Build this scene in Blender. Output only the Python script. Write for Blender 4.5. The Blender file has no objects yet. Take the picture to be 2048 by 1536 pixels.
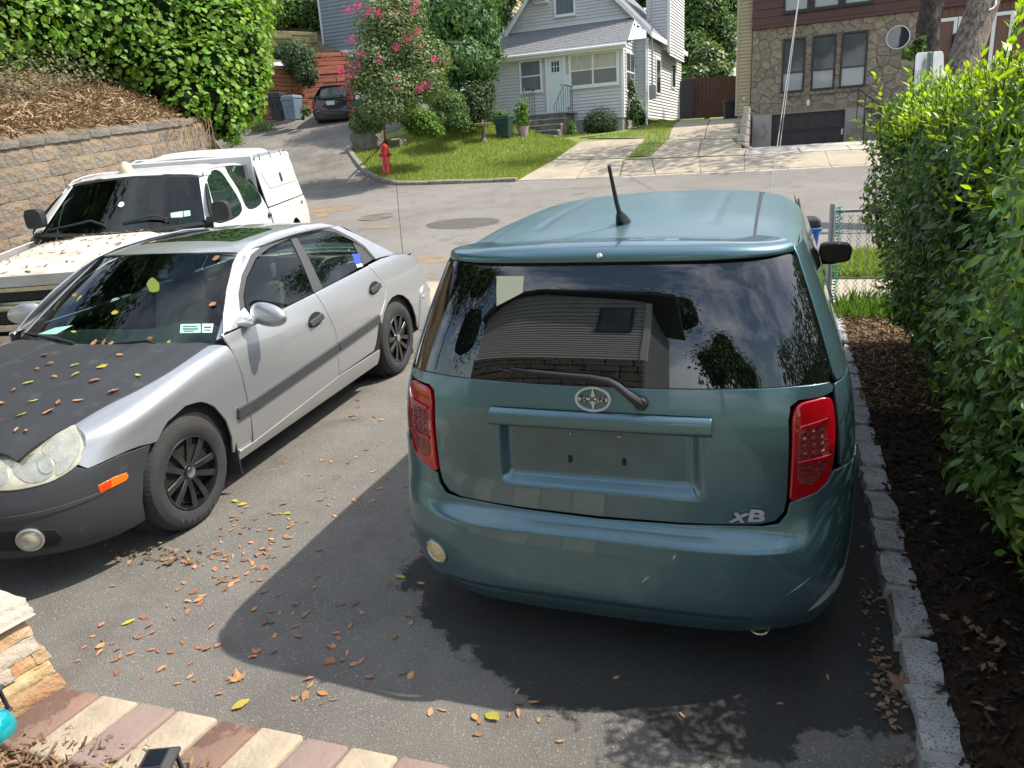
import bpy, bmesh, math, random
import numpy as np
from math import sin, cos, tan, pi, radians, atan2, hypot, sqrt, exp
from mathutils import Matrix, Vector, Euler
from mathutils.geometry import delaunay_2d_cdt

# ------------------------------------------------------------------ camera, sky, sun, exposure
scene = bpy.context.scene
COL = scene.collection
FPX, IW, IH = 1500.0, 2048, 1536            # focal length in pixels of the 2048 x 1536 photograph
YAW, PITCH, ROLL = radians(19.81), radians(16.45), radians(3.45)
POS = np.array([0.0, 0.0, 1.897])
def cam_axes():
    f0 = np.array([-sin(YAW), cos(YAW), 0]); r0 = np.array([cos(YAW), sin(YAW), 0]); u0 = np.array([0, 0, 1.0])
    f = f0*cos(PITCH) - u0*sin(PITCH); u = u0*cos(PITCH) + f0*sin(PITCH)
    return np.array([r0*cos(ROLL) - u*sin(ROLL), u*cos(ROLL) + r0*sin(ROLL), f])
CAM = cam_axes()
cam = bpy.data.cameras.new('camera'); cam.sensor_width = 36; cam.lens = 36*FPX/IW; cam.clip_start = .05; cam.clip_end = 600
co = bpy.data.objects.new('camera', cam); COL.objects.link(co)
R3 = Matrix((CAM[0], CAM[1], -CAM[2])).transposed()
co.matrix_world = Matrix.Translation(Vector(POS)) @ R3.to_4x4()
scene.camera = co

SUN_DIR = Vector((1.05, .50, 1.60)).normalized()      # towards the sun
w = bpy.data.worlds.new('World'); scene.world = w; w.use_nodes = True
nt = w.node_tree; nt.nodes.clear()
out = nt.nodes.new('ShaderNodeOutputWorld'); bg = nt.nodes.new('ShaderNodeBackground'); sky = nt.nodes.new('ShaderNodeTexSky')
sky.sky_type = 'NISHITA'; sky.sun_disc = False
sky.sun_elevation = math.asin(SUN_DIR.z); sky.sun_rotation = atan2(SUN_DIR.x, SUN_DIR.y)
sky.air_density = 1.2; sky.dust_density = 2.0; sky.ozone_density = 1.0
# thin broken cloud over the whole sky, as the windows of the parked cars reflect it
tc = nt.nodes.new('ShaderNodeTexCoord'); mp = nt.nodes.new('ShaderNodeMapping'); mp.inputs['Scale'].default_value = (2.0, 2.0, 2.8)
nz = nt.nodes.new('ShaderNodeTexNoise'); nz.inputs['Scale'].default_value = 1.7; nz.inputs['Detail'].default_value = 7; nz.inputs['Roughness'].default_value = .62
cr = nt.nodes.new('ShaderNodeValToRGB'); cr.color_ramp.elements[0].position = .42; cr.color_ramp.elements[1].position = .72
cr.color_ramp.elements[1].color = (.75, .75, .75, 1)
mx = nt.nodes.new('ShaderNodeMixRGB'); mx.inputs['Color2'].default_value = (11.0, 11.3, 11.8, 1)
nt.links.new(tc.outputs['Generated'], mp.inputs['Vector']); nt.links.new(mp.outputs['Vector'], nz.inputs['Vector'])
nt.links.new(nz.outputs['Fac'], cr.inputs['Fac']); nt.links.new(cr.outputs['Color'], mx.inputs['Fac'])
nt.links.new(sky.outputs['Color'], mx.inputs['Color1']); nt.links.new(mx.outputs['Color'], bg.inputs['Color'])
bg.inputs['Strength'].default_value = .13
nt.links.new(bg.outputs['Background'], out.inputs['Surface'])

sl = bpy.data.lights.new('sun', 'SUN'); sl.energy = 4.0; sl.angle = radians(.55); sl.color = (1.0, .93, .82)
so = bpy.data.objects.new('sun', sl); COL.objects.link(so)
so.rotation_euler = SUN_DIR.to_track_quat('Z', 'Y').to_euler()
scene.view_settings.view_transform = 'Standard'; scene.view_settings.look = 'None'
scene.view_settings.exposure = .78; scene.view_settings.gamma = 1.0; scene.view_settings.use_curve_mapping = False
scene.cycles.max_bounces = 6; scene.cycles.transparent_max_bounces = 12
scene.cycles.use_denoising = True; scene.cycles.use_adaptive_sampling = True; scene.cycles.adaptive_threshold = .02

# ------------------------------------------------------------------ calibration helpers (photo pixel -> place)
def ray(x, y):
    d = CAM.T @ np.array([(x - IW/2)/FPX, (IH/2 - y)/FPX, 1.0]); return d/np.linalg.norm(d)
def proj(P):
    d = CAM @ (np.asarray(P, float) - POS); return np.array([IW/2 + FPX*d[0]/d[2], IH/2 - FPX*d[1]/d[2]])
def depth(P): return float(CAM[2] @ (np.asarray(P, float) - POS))
def hit(x, y, p0, n):
    d = ray(x, y); n = np.asarray(n, float); return POS + d*(((np.asarray(p0, float) - POS) @ n)/(d @ n))
def atY(x, y, Y): return hit(x, y, (0, Y, 0), (0, 1, 0))
def atX(x, y, X): return hit(x, y, (X, 0, 0), (1, 0, 0))
def atZ(x, y, Z): return hit(x, y, (0, 0, Z), (0, 0, 1))
SLOPE, YB = .047, 2.451
def dz(y): return SLOPE*(y - YB)
def drv(x, y): return hit(x, y, (0, YB, 0), (0, -SLOPE, 1))

# ------------------------------------------------------------------ mesh helpers
def link(o, parent=None):
    COL.objects.link(o)
    if parent is not None: o.parent = parent
    return o
def tag(o, label=None, cat=None, group=None, kind=None):
    if label: o['label'] = label
    if cat: o['category'] = cat
    if group: o['group'] = group
    if kind: o['kind'] = kind
    return o
def empty(name, loc=(0, 0, 0), rot=(0, 0, 0)):
    o = bpy.data.objects.new(name, None); o.location = loc; o.rotation_euler = rot; o.empty_display_size = .1
    return link(o)
def fast_mesh(name, V, F, mat=None, smooth=False):
    """V (n,3) array, F (m,k) int array, all faces with k corners"""
    V = np.asarray(V, np.float32); F = np.asarray(F, np.int32); m, k = F.shape
    me = bpy.data.meshes.new(name)
    me.vertices.add(len(V)); me.vertices.foreach_set('co', V.ravel())
    me.loops.add(m*k); me.loops.foreach_set('vertex_index', F.ravel())
    me.polygons.add(m); me.polygons.foreach_set('loop_start', np.arange(0, m*k, k, dtype=np.int32))
    me.polygons.foreach_set('loop_total', np.full(m, k, np.int32))
    if smooth: me.polygons.foreach_set('use_smooth', np.ones(m, bool))
    me.update(calc_edges=True); me.validate()
    if mat: me.materials.append(mat)
    return me
def mobj(name, V, F, mat, parent=None, smooth=False, angle=35):
    me = bpy.data.meshes.new(name); me.from_pydata([tuple(v) for v in V], [], [tuple(f) for f in F]); me.update()
    if mat: me.materials.append(mat)
    if smooth:
        me.shade_smooth(); me.set_sharp_from_angle(angle=radians(angle))
    return link(bpy.data.objects.new(name, me), parent)

class MB:
    """collects shapes, builds them as one mesh object"""
    def __init__(s): s.v = []; s.f = []
    def add(s, V, F):
        b = len(s.v); s.v += [tuple(map(float, v)) for v in V]; s.f += [tuple(b + i for i in f) for f in F]; return s
    def box(s, x0, x1, y0, y1, z0, z1, m=None):
        V = [(x, y, z) for z in (z0, z1) for y in (y0, y1) for x in (x0, x1)]
        if m is not None: V = [tuple(m @ Vector(v)) for v in V]
        return s.add(V, [(0, 2, 3, 1), (4, 5, 7, 6), (0, 1, 5, 4), (2, 6, 7, 3), (0, 4, 6, 2), (1, 3, 7, 5)])
    def hexa(s, P):   # 8 corners, bottom four then top four, both counter-clockwise
        return s.add(P, [(3, 2, 1, 0), (4, 5, 6, 7), (0, 1, 5, 4), (1, 2, 6, 5), (2, 3, 7, 6), (3, 0, 4, 7)])
    def quad(s, *P): return s.add(P, [tuple(range(len(P)))])
    def prism(s, poly, a, b, f):     # 2-D polygon swept from a to b; f(u, v, w) -> 3-D
        n = len(poly)
        V = [f(u, v, a) for u, v in poly] + [f(u, v, b) for u, v in poly]
        return s.add(V, [tuple(range(n))[::-1], tuple(range(n, 2*n))] + [(i, (i + 1) % n, n + (i + 1) % n, n + i) for i in range(n)])
    def tube(s, pts, r, n=8, cap=True):
        pts = [Vector(p) for p in pts]; m = len(pts); rs = r if hasattr(r, '__len__') else [r]*m
        V = []; prev = None
        for i, p in enumerate(pts):
            t = (pts[min(i + 1, m - 1)] - pts[max(i - 1, 0)]).normalized()
            if prev is None:
                a = t.orthogonal().normalized()
            else:
                a = (prev - t*prev.dot(t)); a = a.normalized() if a.length > 1e-6 else t.orthogonal().normalized()
            prev = a; b = t.cross(a)
            V += [p + (a*cos(2*pi*k/n) + b*sin(2*pi*k/n))*rs[i] for k in range(n)]
        F = [(i*n + k, i*n + (k + 1) % n, (i + 1)*n + (k + 1) % n, (i + 1)*n + k) for i in range(m - 1) for k in range(n)]
        if cap: F += [tuple(range(n))[::-1], tuple((m - 1)*n + k for k in range(n))]
        return s.add(V, F)
    def lathe(s, prof, n=16, m=None, cap=True):   # profile (r, h) about z
        V = [(r*cos(2*pi*k/n), r*sin(2*pi*k/n), h) for r, h in prof for k in range(n)]
        if m is not None: V = [tuple(m @ Vector(v)) for v in V]
        L = len(prof)
        F = [(i*n + k, i*n + (k + 1) % n, (i + 1)*n + (k + 1) % n, (i + 1)*n + k) for i in range(L - 1) for k in range(n)]
        if cap: F += [tuple(range(n))[::-1], tuple((L - 1)*n + k for k in range(n))]
        return s.add(V, F)
    def build(s, name, mat, parent=None, bevel=0, smooth=False, angle=35, seg=1):
        me = bpy.data.meshes.new(name); me.from_pydata(s.v, [], s.f)
        bm = bmesh.new(); bm.from_mesh(me)
        bmesh.ops.recalc_face_normals(bm, faces=bm.faces)
        if bevel:
            es = [e for e in bm.edges if len(e.link_faces) == 2 and e.calc_face_angle(0) > .5]
            bmesh.ops.bevel(bm, geom=es, offset=bevel, segments=seg, affect='EDGES', profile=.5, clamp_overlap=True)
        bm.to_mesh(me); bm.free(); me.update()
        if mat: me.materials.append(mat)
        if smooth: me.shade_smooth(); me.set_sharp_from_angle(angle=radians(angle))
        return link(bpy.data.objects.new(name, me), parent)

def pchip(pts):
    x = [float(p[0]) for p in pts]; y = [float(p[1]) for p in pts]; n = len(x)
    h = [x[i+1] - x[i] for i in range(n-1)]; d = [(y[i+1] - y[i])/h[i] for i in range(n-1)]
    m = [0.0]*n; m[0] = d[0]; m[-1] = d[-1]
    for i in range(1, n-1):
        if d[i-1]*d[i] > 0:
            w1 = 2*h[i] + h[i-1]; w2 = h[i] + 2*h[i-1]; m[i] = (w1 + w2)/(w1/d[i-1] + w2/d[i])
    def f(t):
        if t <= x[0]: return y[0] + (t - x[0])*m[0]*0
        if t >= x[-1]: return y[-1]
        i = 0
        while i < n-2 and t > x[i+1]: i += 1
        s = (t - x[i])/h[i]
        return (2*s**3 - 3*s*s + 1)*y[i] + (s**3 - 2*s*s + s)*h[i]*m[i] + (-2*s**3 + 3*s*s)*y[i+1] + (s**3 - s*s)*h[i]*m[i+1]
    return f
def sstep(a, b, t):
    t = min(max((t - a)/(b - a), 0), 1); return t*t*(3 - 2*t)
def rounded(poly, r, n=4):
    """round the corners of a closed 2-D polygon; r one number or one per corner"""
    out = []; N = len(poly); rs = r if hasattr(r, '__len__') else [r]*N
    for i in range(N):
        p = np.array(poly[i], float); a = np.array(poly[i-1], float); b = np.array(poly[(i+1) % N], float)
        la = np.linalg.norm(a-p); lb = np.linalg.norm(b-p); q = min(rs[i], la*.45, lb*.45)
        if q < 1e-5: out.append(tuple(p)); continue
        s = p + (a-p)/la*q; e = p + (b-p)/lb*q
        for k in range(n+1):
            t = k/n; out.append(tuple(s*(1-t)**2 + p*2*t*(1-t) + e*t*t))
    return out
def spline(pts, n=6, closed=True):
    """Catmull-Rom through the points"""
    P = [np.array(p, float) for p in pts]; N = len(P); out = []
    for i in range(N if closed else N-1):
        g = (lambda k: P[k % N]) if closed else (lambda k: P[min(max(k, 0), N-1)])
        p0, p1, p2, p3 = g(i-1), g(i), g(i+1), g(i+2)
        for k in range(n):
            t = k/n; out.append(tuple(.5*((2*p1) + (-p0+p2)*t + (2*p0-5*p1+4*p2-p3)*t*t + (-p0+3*p1-3*p2+p3)*t**3)))
    if not closed: out.append(tuple(P[-1]))
    return out

def patch(name, outline, surf, mat, parent=None, step=.04, thick=.012, off=0.0, cen=(0, 2, .7), edge=.003, hole=None, sy=None):
    """A panel: a 2-D outline laid on the surface surf(u, v) -> 3-D, with a rolled rim of its own thickness."""
    clean = []
    for p in outline:
        if not clean or hypot(p[0]-clean[-1][0], p[1]-clean[-1][1]) > 1e-4: clean.append(p)
    if hypot(clean[0][0]-clean[-1][0], clean[0][1]-clean[-1][1]) < 1e-4: clean.pop()
    kv = step/(sy or step); pts = []; n0 = len(clean)
    for i in range(n0):                                   # densify the outline
        a, b = clean[i], clean[(i+1) % n0]; d = hypot(a[0]-b[0], (a[1]-b[1])*kv); q = max(1, int(math.ceil(d/step - 1e-6)))
        pts += [(a[0]+(b[0]-a[0])*t/q, (a[1]+(b[1]-a[1])*t/q)*kv) for t in range(q)]
    nb = len(pts); BP = np.array(pts); x1, y1 = BP[:, 0], BP[:, 1]; x2, y2 = np.roll(x1, -1), np.roll(y1, -1)
    gx = np.arange(math.floor(x1.min()/step)+1, math.ceil(x1.max()/step))*step; gy = np.arange(math.floor(y1.min()/step)+1, math.ceil(y1.max()/step))*step
    if len(gx) and len(gy):
        QX, QY = [q.ravel()[:, None] for q in np.meshgrid(gx, gy)]
        with np.errstate(divide='ignore', invalid='ignore'):
            ins = (((y1 > QY) != (y2 > QY)) & (QX < (x2-x1)*(QY-y1)/(y2-y1) + x1)).sum(1) % 2 == 1
        near = (np.hypot(QX - x1, QY - y1).min(1) < step*.45) | (np.hypot(QX - (x1+x2)/2, QY - (y1+y2)/2).min(1) < step*.4)
        ok = ins & ~near
        pts += list(zip(QX[ok, 0].tolist(), QY[ok, 0].tolist()))
    res = delaunay_2d_cdt([Vector(p) for p in pts], [(i, (i+1) % nb) for i in range(nb)], [], 1, 1e-6)
    tv, tf = res[0], res[2]; cen = np.array(cen, float)
    def inside(x, y): return (((y1 > y) != (y2 > y)) & (x < (x2-x1)*(y-y1)/np.where(y2 == y1, 1e-12, y2-y1) + x1)).sum() % 2 == 1
    tris = []
    for f in tf:
        c = sum((tv[i] for i in f), Vector((0, 0)))/3
        if inside(c.x, c.y): 
            ar = (tv[f[1]]-tv[f[0]]).cross(tv[f[2]]-tv[f[0]])
            if abs(ar) > 1e-12: tris.append(tuple(f) if ar > 0 else tuple(f)[::-1])
    uv = [(v.x, v.y/kv) for v in tv]
    def pn(u, v):
        e = 2e-3; p = np.asarray(surf(u, v), float)
        a = np.asarray(surf(u+e, v), float) - np.asarray(surf(u-e, v), float); b = np.asarray(surf(u, v+e), float) - np.asarray(surf(u, v-e), float)
        n = np.cross(a, b); l = np.linalg.norm(n); n = n/l if l > 1e-12 else np.array([0, 0, 1.0])
        return p, n
    PN = [pn(u, v) for u, v in uv]
    sg = 1 if sum(float((p - cen) @ n) for p, n in PN) > 0 else -1
    V = [p + n*sg*off for p, n in PN]; N = [n*sg for p, n in PN]
    F = [list(f) if sg > 0 else list(f)[::-1] for f in tris]
    if thick:
        cnt = {}
        for f in tris:
            for q in range(3): cnt[(f[q], f[(q+1) % 3])] = 1
        nxt = {a: b for (a, b) in cnt if (b, a) not in cnt}
        prv = {b: a for a, b in nxt.items()}
        ids = {}
        for i in nxt:
            j = nxt[i]; k = prv.get(i, i)
            t = V[j] - V[k]; t = t/(np.linalg.norm(t) + 1e-12)
            o = np.cross(t, N[i])*sg; o = o/(np.linalg.norm(o) + 1e-12)
            b = len(V); ids[i] = b
            d = (o + N[i]); d /= np.linalg.norm(d)
            V += [V[i] + o*edge*.7 - N[i]*edge*.3, V[i] + o*edge - N[i]*edge, V[i] + o*edge*.8 - N[i]*thick]
            N += [d, o, o]
        for i, j in nxt.items():
            if j not in ids: continue
            a, b = ids[i], ids[j]
            for q in ((i, a, b, j), (a, a+1, b+1, b), (a+1, a+2, b+2, b+1)):
                F.append(list(q) if sg > 0 else list(q)[::-1])
    me = bpy.data.meshes.new(name); me.from_pydata([tuple(p) for p in V], [], F); me.update()
    me.materials.append(mat); me.shade_smooth()
    me.normals_split_custom_set_from_vertices([tuple(n) for n in N])
    return link(bpy.data.objects.new(name, me), parent)

def surf_inv(surf, place, px, py, u, v, it=40, lim=.15):
    """parameters of the surface point that the photograph shows at pixel (px, py)"""
    for _ in range(it):
        f = lambda a, b: proj(place(surf(a, b)))
        p = f(u, v); e = np.array([px, py]) - p
        J = np.c_[(f(u+1e-3, v) - p)/1e-3, (f(u, v+1e-3) - p)/1e-3]
        try: d = np.linalg.solve(J.T @ J + 1e-3*np.eye(2), J.T @ e)
        except Exception: break
        d = np.clip(d, -lim, lim); u += d[0]; v += d[1]
        if abs(e).max() < .05: break
    return (float(u), float(v))
def placer(loc, slope, head, roll=0):
    R = np.array((Euler((math.atan(slope), roll, head), 'XYZ').to_matrix()))
    L = np.array(loc, float)
    return lambda p: L + R @ np.asarray(p, float)
# ------------------------------------------------------------------ materials
MAT = {}
def mat(name, col, rough=.7, metal=0, var=0, scale=8, bump=0, bscale=None, col2=None, coat=0, spec=.5, rnd=0, island=0, stretch=None,
        trans=0, detail=6, ior=1.5, emit=0, hue=0, col3=None, c3scale=60, c3pos=.66, coords='Object', distort=0, transmission=0, alpha=1, sharp=None, grime=None):
    m = bpy.data.materials.new(name); m.use_nodes = True; N = m.node_tree.nodes; L = m.node_tree.links
    b = N['Principled BSDF']; c4 = lambda c: (c[0], c[1], c[2], 1)
    b.inputs['Base Color'].default_value = c4(col); b.inputs['Roughness'].default_value = rough; b.inputs['Metallic'].default_value = metal
    b.inputs['Coat Weight'].default_value = coat; b.inputs['Coat Roughness'].default_value = .04; b.inputs['IOR'].default_value = ior
    b.inputs['Specular IOR Level'].default_value = spec; b.inputs['Transmission Weight'].default_value = transmission; b.inputs['Alpha'].default_value = alpha
    vec = None
    def vector():
        nonlocal vec
        if vec is None:
            t = N.new('ShaderNodeTexCoord'); mp = N.new('ShaderNodeMapping'); L.new(t.outputs[coords], mp.inputs['Vector'])
            if stretch: mp.inputs['Scale'].default_value = stretch
            vec = mp.outputs['Vector']
        return vec
    def noise(s, d=detail, r=.6):
        n = N.new('ShaderNodeTexNoise'); n.inputs['Scale'].default_value = s; n.inputs['Detail'].default_value = d; n.inputs['Roughness'].default_value = r
        n.inputs['Distortion'].default_value = distort
        L.new(vector(), n.inputs['Vector']); return n.outputs['Fac']
    def mix(f, a, bb, mode='MIX'):
        x = N.new('ShaderNodeMixRGB'); x.blend_type = mode
        for s, val in (('Fac', f), ('Color1', a), ('Color2', bb)):
            if hasattr(val, 'is_linked'): L.new(val, x.inputs[s])
            elif isinstance(val, (int, float)): x.inputs[s].default_value = val
            else: x.inputs[s].default_value = c4(val)
        return x.outputs['Color']
    def ramp(f, a, bb):
        r = N.new('ShaderNodeMapRange'); r.inputs[1].default_value = a; r.inputs[2].default_value = bb; L.new(f, r.inputs[0]); return r.outputs[0]
    cur = col
    if col2 is not None: cur = mix(ramp(noise(scale), *(sharp or (.35, .65))), col, col2)
    elif var: cur = mix(ramp(noise(scale), .3, .7), [c*(1-var) for c in col], [min(c*(1+var), 1) for c in col])
    if col3 is not None: cur = mix(ramp(noise(c3scale, 2), c3pos, c3pos+.06), cur, col3)
    if grime is not None:     # (colour, scale, threshold, softness)
        cur = mix(ramp(noise(grime[1], 5), grime[2], grime[2]+grime[3]), cur, grime[0])
    if rnd or island or hue:
        if island: g = N.new('ShaderNodeNewGeometry'); ro = g.outputs['Random Per Island']
        else: g = N.new('ShaderNodeObjectInfo'); ro = g.outputs['Random']
        hs = N.new('ShaderNodeHueSaturation')
        amt = rnd or island
        r = N.new('ShaderNodeMapRange'); r.inputs[3].default_value = 1-amt; r.inputs[4].default_value = 1+amt; L.new(ro, r.inputs[0]); L.new(r.outputs[0], hs.inputs['Value'])
        if hue:
            mm = N.new('ShaderNodeMath'); mm.operation = 'MULTIPLY'; mm.inputs[1].default_value = 7.31; L.new(ro, mm.inputs[0])
            fr = N.new('ShaderNodeMath'); fr.operation = 'FRACT'; L.new(mm.outputs[0], fr.inputs[0])
            r2 = N.new('ShaderNodeMapRange'); r2.inputs[3].default_value = .5-hue; r2.inputs[4].default_value = .5+hue; L.new(fr.outputs[0], r2.inputs[0]); L.new(r2.outputs[0], hs.inputs['Hue'])
        if hasattr(cur, 'is_linked'): L.new(cur, hs.inputs['Color'])
        else: hs.inputs['Color'].default_value = c4(cur)
        cur = hs.outputs['Color']
    if hasattr(cur, 'is_linked'): L.new(cur, b.inputs['Base Color'])
    if bump:
        bn = N.new('ShaderNodeBump'); bn.inputs['Strength'].default_value = min(bump, 1); bn.inputs['Distance'].default_value = .02*max(bump, 1)
        L.new(noise(bscale or scale*4, 5, .65), bn.inputs['Height']); L.new(bn.outputs['Normal'], b.inputs['Normal'])
    if trans:
        t = N.new('ShaderNodeBsdfTranslucent'); ms = N.new('ShaderNodeMixShader'); ms.inputs[0].default_value = trans
        tc_ = mix(1.0, cur, (1.25, 1.25, .55), 'MULTIPLY'); L.new(tc_, t.inputs['Color'])
        o = N['Material Output']; L.new(b.outputs[0], ms.inputs[1]); L.new(t.outputs[0], ms.inputs[2]); L.new(ms.outputs[0], o.inputs['Surface'])
    if emit: b.inputs['Emission Color'].default_value = c4(col); b.inputs['Emission Strength'].default_value = emit
    MAT[name] = m; return m
mat('asphalt_drive', (.212, .199, .178), .9, var=.25, scale=1.1, col3=(.40, .37, .32), c3scale=120, c3pos=.60, bump=.9, bscale=150, spec=.25, grime=((.165, .152, .133), 3.1, .55, .2))
mat('asphalt_street', (.19, .178, .162), .9, var=.18, scale=.5, col3=(.36, .33, .29), c3scale=60, c3pos=.62, bump=.35, bscale=90, spec=.25, grime=((.15, .14, .13), 2.2, .56, .12))
mat('asphalt_old', (.20, .185, .16), .95, col2=(.11, .10, .09), scale=.9, col3=(.36, .33, .27), c3scale=30, c3pos=.60, bump=.5, bscale=40, spec=.2)
mat('concrete', (.36, .31, .235), .9, var=.16, scale=1.6, col3=(.29, .245, .18), c3scale=25, c3pos=.6, bump=.3, bscale=60, spec=.25)
mat('concrete_grey', (.40, .375, .33), .9, var=.2, scale=1.2, bump=.3, bscale=40, spec=.25, grime=((.24, .225, .20), 3, .55, .15))
mat('kerb_lawn', (.23, .205, .165), .9, var=.3, scale=6, bump=.6, bscale=30)
mat('kerb_concrete', (.46, .41, .32), .9, var=.25, scale=6, bump=.6, bscale=30)
mat('granite', (.40, .40, .385), .85, var=.25, scale=9, col3=(.12, .125, .12), c3scale=130, c3pos=.56, bump=1.0, bscale=26, rnd=.14, spec=.3)
mat('mortar', (.36, .35, .32), .9, var=.2, scale=20, bump=.5, bscale=60)
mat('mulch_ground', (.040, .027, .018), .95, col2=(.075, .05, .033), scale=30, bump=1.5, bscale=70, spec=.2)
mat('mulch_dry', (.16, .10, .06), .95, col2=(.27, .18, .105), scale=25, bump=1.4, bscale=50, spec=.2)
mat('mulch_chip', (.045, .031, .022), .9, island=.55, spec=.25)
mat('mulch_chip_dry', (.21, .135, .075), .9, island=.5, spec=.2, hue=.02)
mat('soil_slope', (.22, .15, .09), .95, col2=(.11, .08, .045), scale=3, bump=1.3, bscale=14)
mat('grass_ground', (.13, .175, .035), .95, col2=(.185, .22, .06), scale=1.1, bump=.5, bscale=60)
mat('grass_blade', (.25, .315, .065), .7, island=.35, hue=.02, trans=.35, spec=.2)
mat('weed', (.11, .21, .03), .65, island=.35, hue=.02, trans=.35, spec=.3)
mat('dry_stem', (.30, .21, .12), .9, island=.35)
mat('teal_paint', (.094, .174, .202), .36, metal=.74, coat=.8, spec=.5, grime=((.108, .19, .215), 7, .52, .3))
mat('teal_dull', (.092, .170, .196), .38, metal=.7, coat=.7, var=.08, scale=6, grime=((.15, .215, .225), 6, .62, .10))
mat('teal_roof', (.085, .160, .178), .42, metal=.45, coat=.35, var=.10, scale=4, grime=((.125, .19, .20), 3, .52, .25))
MAT['teal_roof'].node_tree.nodes['Principled BSDF'].inputs['Coat Roughness'].default_value = .22
mat('recess_sheen', (.088, .140, .156), .40, metal=.5, var=.15, scale=9, coat=.3)  # teal greyed to paint in the pavement's reflection
mat('badge_metal', (.52, .53, .54), .38, metal=.45)
mat('teal_scuff', (.33, .37, .36), .8, var=.3, scale=30)
mat('gap_black', (.006, .006, .007), .8)
mat('tint_glass', (.004, .0045, .005), .015, spec=.8, ior=1.65)
mat('black_trim', (.022, .023, .025), .5, var=.2, scale=30)
mat('black_gloss', (.008, .008, .009), .12, coat=.6)
mat('tyre_letter', (.065, .065, .066), .7)
mat('rubber', (.029, .029, .030), .82, var=.2, scale=14, bump=.2, bscale=200)
mat('red_lens', (.33, .0015, .007), .06, coat=1, spec=.6, var=.12, scale=14)
mat('red_dark', (.20, .002, .006), .12, coat=1, bump=.9, bscale=70)
mat('chrome', (.70, .71, .72), .26, metal=1, var=.08, scale=20)
mat('satin_metal', (.62, .63, .63), .32, metal=.9)
mat('exhaust', (.45, .36, .24), .35, metal=.9, var=.3, scale=30)
mat('cream_lens', (.62, .52, .30), .18, coat=.8, bump=.6, bscale=60)
mat('paper', (.60, .58, .40), .8)
mat('silver_paint', (.46, .47, .48), .38, metal=.74, coat=.8, spec=.5)
mat('bumper_black', (.036, .038, .042), .55, var=.14, scale=5, spec=.4, grime=((.075, .078, .08), 6, .62, .10))
mat('hood_black', (.032, .034, .038), .52, var=.12, scale=3, spec=.4, grime=((.06, .062, .066), 9, .58, .15))
mat('trim_grey', (.038, .040, .043), .6, var=.1, scale=10)
mat('car_glass', (.010, .022, .017), .012, spec=.5, ior=1.5)
mat('car_glass_clear', (.75, .92, .82), .0, transmission=1.0, spec=.6, ior=1.04)
mat('headlight_glass', (.46, .44, .33), .10, coat=1, var=.30, scale=11, metal=.2)
mat('headlight_bowl', (.60, .57, .44), .22, metal=.75, bump=.4, bscale=7, coat=1, var=.2, scale=12)
mat('amber', (.75, .17, .006), .2, coat=.8, bump=.4, bscale=90)
mat('orange_lens', (.70, .06, .005), .2, coat=.8)
mat('wheel_black', (.012, .012, .013), .22, coat=.7)
mat('wheel_well', (.010, .010, .011), .9)
mat('white_paint', (.53, .535, .53), .38, coat=.35, var=.04, scale=3)
mat('white_dirty', (.52, .50, .45), .6, col2=(.40, .34, .26), scale=4, sharp=(.45, .75), coat=.1)
mat('white_topper', (.55, .555, .545), .4, coat=.3, var=.03, scale=4)
mat('grille_chrome', (.58, .52, .42), .25, metal=.95, var=.25, scale=9)
mat('gold', (.42, .33, .18), .35, metal=.85)
mat('mesh_black', (.012, .012, .014), .5)
mat('sticker_teal', (.36, .62, .52), .5)
mat('sticker_blue', (.02, .06, .55), .5)
mat('sticker_pale', (.55, .66, .66), .5)
mat('sticker_ink', (.05, .10, .10), .6)
mat('interior', (.10, .11, .105), .8, var=.15, scale=10)
mat('dash', (.05, .055, .052), .7)
mat('freshener', (.15, .18, .02), .6)
mat('dark_car', (.020, .026, .024), .28, metal=.3, coat=1)
mat('plate_white', (.66, .67, .68), .5)
mat('plate_ink', (.18, .20, .26), .6)
mat('siding_grey', (.56, .565, .575), .6, var=.05, scale=2, bump=.1, bscale=40)
mat('siding_grey_lit', (.66, .66, .66), .6, var=.05, scale=2)  # lighter copy of the grey siding, sunlight put into the colour
mat('siding_tan', (.46, .38, .24), .65, var=.07, scale=2)
mat('siding_slate', (.20, .225, .245), .65, var=.08, scale=2)
mat('trim_white', (.74, .75, .75), .5, var=.05, scale=6)
mat('shingle', (.255, .262, .275), .95, col2=(.15, .155, .168), scale=3.2, stretch=(3, 3, 9), bump=.6, bscale=24)
mat('brown_siding', (.105, .052, .048), .7, var=.12, scale=3, stretch=(8, 8, .5))
mat('house_glass', (.035, .045, .055), .04, spec=.8, ior=1.6)
mat('curtain', (.52, .49, .43), .9, var=.28, scale=5, stretch=(5, 5, .25))
mat('curtain_dim', (.20, .225, .25), .9, var=.3, scale=6, stretch=(5, 5, .25))
mat('blind', (.42, .43, .42), .8, var=.06, scale=3)
mat('frame_dark', (.035, .034, .035), .55)
mat('door_dark', (.030, .026, .029), .45, var=.12, scale=6)
mat('door_white', (.66, .74, .75), .45)
mat('door_brown', (.15, .075, .055), .6, var=.15, scale=4, stretch=(8, 8, .4))
mat('stone_tan', (.35, .29, .22), .92, col2=(.20, .165, .125), scale=11, rnd=.16, hue=.015, bump=1.2, bscale=10)
mat('stone_joint', (.275, .235, .185), .95, var=.2, scale=14)
mat('step_concrete', (.30, .29, .27), .9, col2=(.20, .195, .18), scale=5, bump=.5, bscale=30)
mat('riser_dark', (.075, .072, .068), .9, col2=(.20, .195, .185), scale=4)
mat('foundation', (.42, .40, .36), .9, var=.25, scale=4, grime=((.2, .19, .17), 4, .55, .15))
mat('iron', (.020, .020, .022), .5)
mat('iron_brown', (.085, .055, .042), .6)
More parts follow.
